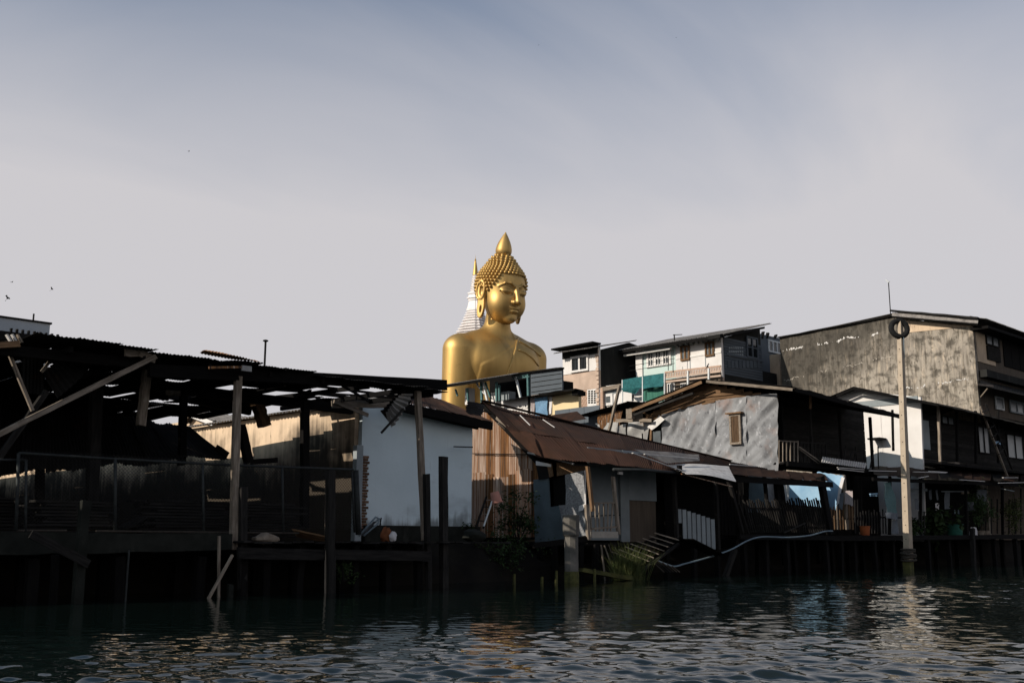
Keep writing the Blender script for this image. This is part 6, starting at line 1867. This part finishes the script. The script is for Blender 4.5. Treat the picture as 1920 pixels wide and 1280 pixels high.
    for k in range(34):
        px = 1249 + k * 3.1
        a = rB(MX - 1.2, px, px + 1.7, 700 - k * .35, 706 - k * .35); boxp('baluster', MX - 1.25, MX - 1.2, a[0], a[1], a[2], a[3], T['brick_wall'], t)
    for py in (698, 708, 716):
        pa, pb = B(MX - 1.22, 1247, py), B(MX - 1.22, 1352, py - 12)
        board('balcony_rail', pa, pb, .10, .12, T['pink_wall'] if py > 700 else T['brick_wall'], t, seg=3)
    boxp('balcony_back', MX - .6, MX - .4, B(MX - .5, 1352, 710).y, B(MX - .5, 1247, 720).y, 1.3, B(MX - .5, 1300, 705).z, T['ply'], t)
    for (p0, p1) in ((1252, 1266), (1277, 1288)):
        a = rB(MX - .6, p0, p1, 718, 738); win(t, 'B', MX - .6, a[0], a[1], a[2], a[3], T['frame_white'], T['glass'], 3, 1, .08, .06)
    for px in (1246, 1290, 1329):
        board('balcony_post', B(MX - 1.3, px, 735), B(MX - 1.3, px, 700 - (px - 1246) * .12), .12, .12, T['pale_steel'], t)
    for (a_, b_) in (((1262, 698), (1262, 655)), ((1253, 694), (1253, 668))):
        board('wire_post', B(MX - 1.3, *a_), B(MX - 1.3, *b_), .04, .04, T['iron'], t, seg=1)
    for dy in (0, 9):
        part('wire', MB().tube([B(MX - 1.3, 1180, 686 + dy), B(MX - 1.3, 1265, 672 + dy)], .018, 4), T['iron'], t)
    # black mould on the return below
    a = rA(yc - .02, 1354, 1452, 690, 740)
    boxp('lower_end_wall', MX + .25, A(yc, 1456, 700).x, yc - .02, yc + .3, 1.3, a[3], T['black_wall'], t)
    # rear wing with grey window
    y2 = yc + 1.6
    a = rA(y2, 1424, 1466, 630, 700); boxp('rear_wing', a[0], a[1] + 3, y2, y2 + 4, 1.3, a[3], T['grey_panel'], t)
    a = rA(y2, 1440, 1464, 639, 662); win(t, 'A', y2, a[0], a[1], a[2], a[3], T['pale_steel'], T['glass'], 3, 1, .08, .12)
    a = rB(xr + 2.2, 1444, 1462, 664, 720); boxp('rear_pier', xr + 2.2, xr + 2.6, a[0], a[1], 1.3, a[3], T['beige_wall'], t)
    for (px, h) in ((1428, 622), (1437, 624), (1452, 628)):
        board('roof_scrap', A(y2, px, 634), A(y2, px + 3, h), .25, .1, T['wood_black'], t)
build_mint_block()
# crow on the balcony rail
def bird(name, c, span, head, bank, label, perched=False, flap=.25):
    c = Vector(c); d = Vector(head).normalized(); s = d.cross(Vector((0, 0, 1))).normalized()
    mb = MB(); L = span * .42
    prof = [(-.5, .02), (-.3, .07), (0, .11), (.25, .10), (.4, .07), (.5, .015)]
    mb.tube([c + d * L * a for a, r in prof], [r * L * .9 for a, r in prof], 8)
    mb.add([c - d * L * .4, c - d * L * .95 + s * L * .14, c - d * L * .95 - s * L * .14], [(0, 1, 2)])
    if perched:
        for k in (-1, 1):
            mb.add([c + d * L * .25 + s * k * L * .1, c + s * k * L * .13 - d * L * .1, c - d * L * .7 + s * k * L * .05, c - d * L * .1 + Vector((0, 0, -L * .1))], [(0, 1, 2), (0, 2, 3)])
        mb.bar(c - Vector((0, 0, L * .05)), c - Vector((0, 0, L * .32)), L * .05, L * .05)
    else:
        for k in (-1, 1):
            r0 = c + s * k * L * .08
            w1 = c + s * k * span * .25 + Vector((0, 0, span * flap * .5 * (1 + bank * k)))
            w2 = c + s * k * span * .5 + Vector((0, 0, span * flap * .35 * (1 + bank * k)))
            th = Vector((0, 0, -span * .012))
            for o in (Vector((0, 0, 0)), th):
                mb.add([r0 + d * L * .25 + o, w1 + d * L * .32 + o, w2 + o, w1 - d * L * .1 + o, r0 - d * L * .2 + o], [(0, 1, 3, 4), (1, 2, 3)])
    return tag(part(name, mb, T['bird']), label, 'bird', None)
bird('perched_crow', B(MX - 1.35, 1327, 685), 1.0, (-.3, -.6, .5), 0, 'dark crow perched on the pale balcony rail below the white wall', True)

# ================================================================ narrow pink and black block
PX_ = 58.0
def build_pink_block():
    t = thing('pink_plaster_block', 'narrow block with twin barred windows, bare pink plaster and a black blank side', 'building', (62, 56, 1.3))
    yc = B(PX_, 1123, 700).y
    yl = B(PX_, 1056, 700).y
    zt = B(PX_, 1090, 653).z
    zmid = B(PX_, 1090, 698).z
    zlow = B(PX_, 1090, 732).z
    boxp('upper_wall', PX_ - .05, PX_ + .2, yc, yl, zmid, zt + .2, T['white_paint'], t)
    boxp('middle_wall', PX_, PX_ + .2, yc, yl, zlow, zmid - .003, T['pink_wall'], t)
    boxp('lower_wall', PX_ + .03, PX_ + .2, yc - .3, yl, 1.3, zlow - .003, T['brick_wall'], t)
    a = rB(PX_, 1072, 1105, 667, 697)
    w = win(t, 'B', PX_ - .053, a[0], a[1], a[2], a[3], T['frame_white'], T['glass'], 2, 1, .12, .15)
    for j in range(2):
        for k in range(4):
            y = a[0] + .3 + (a[1] - a[0]) * (.5 * j) + (a[1] - a[0]) * .09 * k
            boxp('window_bar', PX_ - .13, PX_ - .10, y, y + .035, a[2] + .2, a[3] - .2, T['iron'], w)
    xr = A(yc, 1197, 680).x
    z1, z2 = A(yc, 1123, 655).z, A(yc, 1180, 642).z
    pts = [Vector((PX_ + .203, yc, 1.3)), Vector((PX_ + .203, yc, z1)), Vector((A(yc, 1180, 642).x, yc, z2)), Vector((xr, yc, A(yc, 1197, 648).z)), Vector((xr, yc, 1.3))]
    part('black_side_wall', MB().prism(pts, (0, .25, 0)), T['black_wall'], t)
    # quoin stones at the worn corner
    for k in range(16):
        z = zmid + 1.2 - k * .32; w_ = rng.uniform(.12, .3)
        boxp('quoin', PX_ - .09, PX_ + .02, yc - .03, yc + w_, z, z + .26, T['pink_wall'], t)
    # roof with deep eave
    e = B(PX_ - 1.1, 1038, 662); zE = e.z
    for k in range(4):
        ya = yc - .4 + (e.y - yc + .4) * k / 4; yb = yc - .4 + (e.y - yc + .4) * (k + 1.06) / 4
        z0 = zE + .25 - (zE - B(PX_ - 1.1, 1123, 649).z) * (1 - k / 4)
        zq = B(PX_ - 1.1, 1123, 649).z + (zE - B(PX_ - 1.1, 1123, 649).z) * k / 4
        sheet('roof_sheet', (PX_ - 1.1, ya, zq), (PX_ - 1.1, yb, zq), (PX_ + 4, yb, zq + 1.2), (PX_ + 4, ya, zq + 1.2), T['cement_tile'], t, pitch=.22, amp=.035, nv=2)
    boxp('eave_soffit', PX_ - 1.0, PX_ - .06, yc - .3, yl + .3, zt + .02, zt + .14, T['wood_black'], t)
    boxp('wall_top_band', PX_ - .10, PX_ - .053, yc, yl, zt - .6, zt + .01, T['black_wall'], t)  # black band along the top of the wall
    # pierced block panel and plain bricks lower down
    for i in range(4):
        for j in range(6):
            a = rB(PX_ + .0, 1103 + i * 5.3, 1106.5 + i * 5.3, 732 + j * 4.2, 734.8 + j * 4.2)
            boxp('pierced_block', PX_ - .02, PX_ + .028, a[0], a[1], a[2], a[3], T['iron'], t)
    a = rB(PX_, 1101, 1125, 729, 764); boxp('block_panel', PX_ + .003, PX_ + .027, a[0], a[1], a[2], a[3], T['frame_white'], t)
    for i in range(4):
        for j in range(7):
            px = 1083 + i * 5 + (2.5 if j % 2 else 0); a = rB(PX_ + .03, px, px + 4.2, 733 + j * 4.2, 736.6 + j * 4.2)
            boxp('brick', PX_ + .005, PX_ + .028, a[0], a[1], a[2], a[3], T['brick_wall'], t)
    # lit front of the annexe with a worn window
    X2 = PX_ + .4
    a = rB(X2, 1122, 1170, 722, 775); boxp('annexe_wall', X2, X2 + .2, a[0], yc - .31, 1.3, a[3], T['white_paint'], t)
    a = rB(X2, 1134, 1150, 738, 760); win(t, 'B', X2, a[0], a[1], a[2], a[3], T['frame_white'], T['glass_grey'], 1, 1, .1, .2)
    a = rB(X2, 1133, 1164, 730, 738); boxp('annexe_panel', X2 - .03, X2 - .003, a[0], a[1], a[2], a[3], T['pale_panel'], t)
    board('annexe_beam', B(X2 - .3, 1122, 731), B(X2 - .3, 1165, 723), .1, .3, T['wood'], t, seg=4)
build_pink_block()

# shade net stretched on poles before the mint block
def build_net():
    t = thing('shade_net', 'torn teal shade net hung on thin poles below the mint wall', 'net', B(56, 1205, 760))
    X = 56.0
    crumple('net', B(X, 1167, 712), B(X, 1206, 705), B(X, 1206, 727), B(X, 1167, 730), T['net'], t, 14, 8, .03, 71)
    crumple('net', B(X, 1204, 705), B(X, 1246, 699), B(X, 1246, 720), B(X, 1204, 725), T['net'], t, 14, 8, .03, 72)
    crumple('net_fringe', B(X - .1, 1204, 722), B(X - .1, 1244, 717), B(X - .1, 1243, 724), B(X - .1, 1205, 729), T['net'], t, 16, 5, .12, 73)
    crumple('net_fringe', B(X - .1, 1166, 728), B(X - .1, 1200, 726), B(X - .1, 1190, 738), B(X - .1, 1170, 734), T['net'], t, 12, 6, .12, 74)
    crumple('net', B(X + .3, 1206, 724), B(X + .3, 1245, 718), B(X + .3, 1245, 752), B(X + .3, 1206, 752), mat('green_shade_net', (.05, .15, .11), (.03, .10, .075), .8, 0, (6, 6, 1), bump=.3), t, 14, 8, .03, 75)
    for px in (1167, 1205, 1246): board('pole', B(X, px, 775), B(X, px, 712 - (px - 1167) * .16), .07, .07, T['pale_steel'], t, seg=1)
    boxp('ledge_wall', X + .8, X + 1.0, B(X + .8, 1206, 740).y, B(X + .8, 1166, 740).y, 1.3, B(X + .8, 1186, 726).z, T['white_paint'], t)
build_net()
bird('perched_crow', B(55.8, 1187, 743), 1.2, (-.5, -.4, .4), 0, 'black bird perched under the torn teal shade net', True)

# ================================================================ open veranda in front of the statue
VX = 47.0
def build_veranda():
    t = thing('open_veranda', 'open upper veranda with thin teal posts and grey end wall below the gold figure', 'veranda', (48, 48, 1.3))
    def q(px, py, o=0): return B(VX + o, px, py)
    TE = T['teal']
    # roof: long thin corrugated plane
    e0, e1 = q(828, 722, -.8), q(960, 701, -.8)
    n = 9
    for k in range(n):
        u0, u1 = k / n, (k + 1.05) / n
        a, b = e0.lerp(e1, u0), e0.lerp(e1, u1)
        sheet('roof_sheet', a, b, b + Vector((4.2, 0, .9)), a + Vector((4.2, 0, .9)), T['zinc'], t, pitch=.15, amp=.02, nv=2)
    board('eave_board', e0 - Vector((0, 0, .12)), e1 - Vector((0, 0, .12)), .06, .18, T['wood_black'], t, seg=4)
    # grey end wall panel with three lines of boarding
    for (a, b, c, d) in ((995, 1055, 694, 746),):
        pts = [q(995, 742), q(995, 700), q(1054, 691), q(1054, 736)]
        pts[0].z = 6.5; pts[3].z = 6.5
        part('end_wall', MB().prism(pts, (.12, 0, 0)), T['grey_panel'], t)
        for k in range(4):
            board('wall_seam', q(996, 708 + k * 9, -.02), q(1053, 700 + k * 9, -.02), .02, .03, T['zinc_dark'], t, seg=1)
        board('cap_board', q(960, 702, -.05), q(1055, 690, -.05), .3, .10, T['wood_black'], t, seg=3)
    # lattice truss
    a, b = q(960, 706), q(993, 701); c, d = q(960, 711), q(993, 706)
    board('truss_chord', a, b, .08, .06, TE, t, seg=1); board('truss_chord', c, d, .08, .06, TE, t, seg=1)
    for k in range(7):
        u = k / 7; board('truss_web', a.lerp(b, u), c.lerp(d, u + .14), .04, .04, TE, t, seg=1)
    # posts
    for (p0, p1, m, w) in (((967, 706), (983, 773), T['pale_steel'], .12), ((990, 702), (991, 742), TE, .14), ((902, 712), (904, 756), TE, .14), ((893, 715), (896, 722), T['pale_steel'], .1), ((905, 713), (914, 752), T['pale_steel'], .12), ((876, 728), (878, 752), TE, .12), ((854, 730), (858, 742), TE, .1), ((936, 722), (937, 752), TE, .12), ((931, 716), (931, 752), TE, .12), ((910, 716), (919, 745), TE, .10), ((895, 722), (908, 738), T['pale_steel'], .07)):
        board('post', q(*p1), q(*p0), w, w, m, t, seg=1)
    # dark back wall of the room with a few pale boxes
    boxp('back_wall', VX + 4, VX + 4.2, q(994, 720, 4).y, q(918, 730, 4).y, 6.5, q(960, 703, 4).z, T['wood_black'], t)
    boxp('side_return', VX + .2, VX + 4, q(994, 720).y, q(994, 720).y + .15, 6.5, q(994, 704).z, T['wood_black'], t)
    for (p0, p1, a, b, m) in ((921, 930, 736, 756, 'white_paint'), (940, 954, 734, 752, 'pale_panel'), (872, 878, 727, 750, 'white_paint')):
        r_ = rB(VX + .6, p0, p1, a, b); boxp('pale_box', VX + .6, VX + 1.2, r_[0], r_[1], r_[2] - .3, r_[3], T[m], t)
    # floor and lower eave
    fa, fb = q(880, 758), q(1060, 732)
    boxp('floor', VX - .2, VX + 4.5, fb.y, fa.y, 6.2, 6.5, T['wood_dark'], t)
    for k in range(6):
        u0, u1 = k / 6, (k + 1.05) / 6
        a, b = q(925, 753, -1.2).lerp(q(1052, 733, -1.2), u0), q(925, 753, -1.2).lerp(q(1052, 733, -1.2), u1)
        sheet('lower_roof_sheet', a, b, b + Vector((1.3, 0, .25)), a + Vector((1.3, 0, .25)), T['zinc_dark'], t, nv=1)
    # wall under the eave
    y0, y1 = q(1002, 770, -.4).y, q(940, 770, -.4).y
    boxp('lower_wall', VX - .4, VX - .2, y0, y1, 1.3, q(975, 747, -.4).z, T['white_paint'], t)
    a = rB(VX - .4, 972, 981, 758, 766); win(t, 'B', VX - .4, a[0], a[1], a[2], a[3], T['frame_white'], T['glass'], 1, 1, .05, .08)
    a = rB(VX - .4, 983, 990, 757, 765); win(t, 'B', VX - .4, a[0], a[1], a[2], a[3], T['frame_white'], T['glass'], 1, 1, .05, .08)
    board('corner_post', q(992, 775, -.45), q(992, 742, -.45), .12, .12, T['zinc_dark'], t, seg=1)
    a = rB(VX - .3, 995, 1037, 738, 780)
    boxp('alcove_wall', VX - .25, VX - .1, a[0], a[1], 1.3, a[3], T['pink_wall'], t)
    y0, y1 = q(1086, 760, -.4).y, q(1034, 760, -.4).y
    boxp('cream_wall', VX - .45, VX - .2, y0, y1, 1.3, q(1060, 739, -.4).z, T['cream_wall'], t)
    board('cream_eave', q(1022, 740, -1.0), q(1088, 731, -1.0), .9, .10, T['wood_black'], t, seg=4, jit=.2)
    part('eave_end', MB().box(VX - 1.2, VX - .5, q(1087, 735, -.8).y - .2, q(1081, 735, -.8).y, q(1084, 742, -.8).z, q(1084, 734, -.8).z), T['wood_black'], t)
build_veranda()
hang_cloth('hanging_blanket', [B(VX - .6, 1003, 746), B(VX - .6, 1026, 743), B(VX - .6, 1028, 778), B(VX - .6, 1004, 780)], T['cloth_blue'], 'blue hanging blanket between white and cream walls under the veranda', 'blanket', 81, .05)
hang_cloth('rag_curtain', [B(VX - .55, 996, 746), B(VX - .55, 1003, 745), B(VX - .55, 1002, 778), B(VX - .55, 997, 778)], T['cloth_mauve'], 'narrow pale rag hanging beside the blue blanket near the teal corner post', 'rag', 82, .05, 5, 12)
hang_cloth('rag_curtain', [B(VX - .55, 1027, 743), B(VX - .55, 1034, 743), B(VX - .55, 1033, 776), B(VX - .55, 1028, 776)], T['cloth_white'], 'narrow torn pale cloth between the blue blanket and the cream wall', 'cloth', 83, .05, 5, 12)

# ================================================================ washing, pots and plants on the right deck
p = A(23.0, 1636, 1002); bucket('plant_pot', (p.x, 23.35, 1.44), .19, .23, .40, T['terracotta'], 'orange terracotta coloured pot standing at the deck edge by the palings', 'pot')
hang_cloth('patterned_cloth', [A(23.3, 1658, 905), A(23.3, 1671, 903), A(23.3, 1684, 962), A(23.3, 1663, 962)], T['cloth_teal'], 'long patterned teal cloth hanging beside the concrete pole', 'cloth', 91, .05)
hang_cloth('grey_blanket', [A(23.2, 1661, 960), A(23.2, 1685, 961), A(23.1, 1685, 974), A(23.1, 1661, 971)], T['cloth_grey'], 'folded grey blanket over the palings beside the concrete pole', 'blanket', 92, .05)
hang_cloth('grey_sheet', [A(23.25, 1671, 974), A(23.25, 1684, 975), A(23.25, 1684, 1001), A(23.25, 1672, 1000)], T['cloth_grey'], 'grey sheet hanging low on the palings beside the concrete pole', 'sheet', 93, .04)
for k, (a, b, c, d, m, lab) in enumerate(((1743, 1748, 918, 936, 'cloth_grey', 'thin pale strip of washing, first on the line beside the pole'), (1755, 1759, 918, 937, 'cloth_grey', 'thin pale strip of washing, second on the line beside the pole'), (1751, 1760, 943, 956, 'cloth_white', 'small white garment hanging low under the awning'), (1772, 1782, 921, 954, 'cloth_grey', 'long grey garment hanging from the pale rod'), (1716, 1724, 935, 955, 'cloth_grey', 'dim grey cloth hanging just beyond the concrete pole'), (1812, 1826, 940, 957, 'cloth_grey', 'square grey cloth on the dark partition'), (1830, 1850, 918, 952, 'cloth_grey', 'wide dim cloth hanging before the upright boards'))):
    hang_cloth('washing', [A(24.6, a, c), A(24.6, b, c), A(24.6, b, d), A(24.6, a + 1, d)], T[m], lab, 'washing', 100 + k, .03, 6, 8)
tag(board('pale_rod', A(24.5, 1765, 921), A(24.5, 1815, 921), .04, .04, T['pale_panel'], None), 'pale clothes rod under the rusty awning', 'rod')
tag(board('pale_board', A(24.5, 1706, 919), A(24.5, 1738, 918), .05, .14, T['pale_panel'], None), 'pale board fixed under the awning right of the concrete pole', 'board')
tag(board('lamp_tube', A(24.4, 1803, 924), A(24.4, 1816, 923), .08, .1, T['sack'], None), 'short cream tube fixed at the end of the pale clothes rod', 'tube')
t = thing('clothes_rack', 'small blue peg rack hanging above the close palings', 'rack', A(23.5, 1638, 930))
part('ring', MB().tube([A(23.5, 1631, 926), A(23.5, 1645, 925)], .035, 6), T['tarp'], t)
for k in range(5): board('peg', A(23.5, 1632 + k * 3, 930), A(23.5, 1632 + k * 3, 925), .03, .03, T['tarp'], t, seg=1)
p = A(24.2, 1797, 990); bucket('water_barrel', (p.x, 24.4, 1.44), .36, .42, .62, T['green_plastic'], 'squat green plastic barrel on the dark deck', 'barrel')
hang_cloth('white_rag', [A(23.15, 1821, 988), A(23.15, 1829, 988), A(23.15, 1832, 1003), A(23.15, 1820, 1006)], T['cloth_white'], 'bright white rag draped on a post at the dark deck edge', 'rag', 121, .06, 7, 8)
pile(1823, 990, 1824, 23.1, .2, T['wood_dark'], 'dark square post carrying the white rag', name='deck_post')
p = A(24.2, 1757, 1000)
shrub('potted_palm', 'spiky dark palm in the shade beside the green barrel', (p.x, 24.2, 1.5), (.9, .5, .5), 500, .38, 31, stems=6, cat='plant')
p = A(23.6, 1852, 1000)
shrub('climbing_plant', 'light green climbing plant by the round hoop under the awning', (p.x, 23.8, 2.0), (.7, .4, 1.0), 1300, .13, 32, stems=6, cat='plant', hang=True)
p = A(23.6, 1905, 1000)
shrub('trailing_plant', 'brownish trailing plant beyond the round hoop at the deck end', (p.x, 23.6, 1.6), (.8, .4, 1.3), 1000, .13, 33, m=T['grass'], stems=6, cat='plant', hang=True)
p = A(23.5, 1728, 1000)
shrub('low_fern', 'low dark fern just right of the concrete pole', (p.x, 23.9, 1.45), (.5, .3, .35), 300, .25, 34, stems=5, cat='plant')
p = A(23.2, 1889, 918); tag(part('hoop', MB().torus((p.x, 23.2, p.z), (.05, -.25, 1), .33, .025, 28, 6), T['pale_panel'], None, smooth=True), 'thin pale round hoop hanging among the plants under the awning', 'hoop')
for k, px in enumerate((1838, 1848)):
    p = A(23.5, px, 990); bucket('flower_pot', (p.x, 23.5, 1.44), .15, .2, .3, T['sack'], ('small dull brown pot right next to the post with the white rag', 'small dull brown pot under the climbing plant, one pot away from the white rag')[k], 'pot')['group'] = 'brown pots by the white rag'
p = A(23.35, 1772, 1000)
for k, px in enumerate((1790, 1797)):
    p = A(24.7, px, 958); bucket('bottle', (p.x, 24.7, p.z - .2), .05, .03, .28, T['hose'], ('pale plastic bottle on the dark shelf, next to the long grey garment', 'pale plastic bottle on the dark shelf, on the side of the green barrel')[k], 'bottle')['group'] = 'bottles behind the washing'
tag(boxp('bottle_shelf', A(24.7, 1782, 962).x, A(24.7, 1806, 962).x, 24.6, 24.85, A(24.7, 1794, 962).z - .1, A(24.7, 1794, 962).z - .03, T['wood_black']), 'dark narrow shelf holding the pale bottles', 'shelf')

# ================================================================ birds in the sky
for (px, py, sp, hd, bk, lab) in ((22, 529, .9, (1, .3, .05), .3, 'bird gliding above the grey block, wings nearly level'), (14, 559, 1.5, (.3, -.4, .6), .8, 'bird banking steeply just above the grey block'), (97, 542, 1.1, (.4, -.4, .5), .8, 'bird banking to the right of the grey block'), (354, 284, .7, (1, -.3, -.1), .2, 'small bird high in the sky above the ruined shed'), (1010, 85, .35, (1, 0, 0), .1, 'tiny bird very high above the gold figure'), (1268, 71, .35, (1, .2, 0), .1, 'tiny bird very high above the mint block')):
    bird('flying_bird', D(60, px, py), sp * .34, hd, bk, lab)
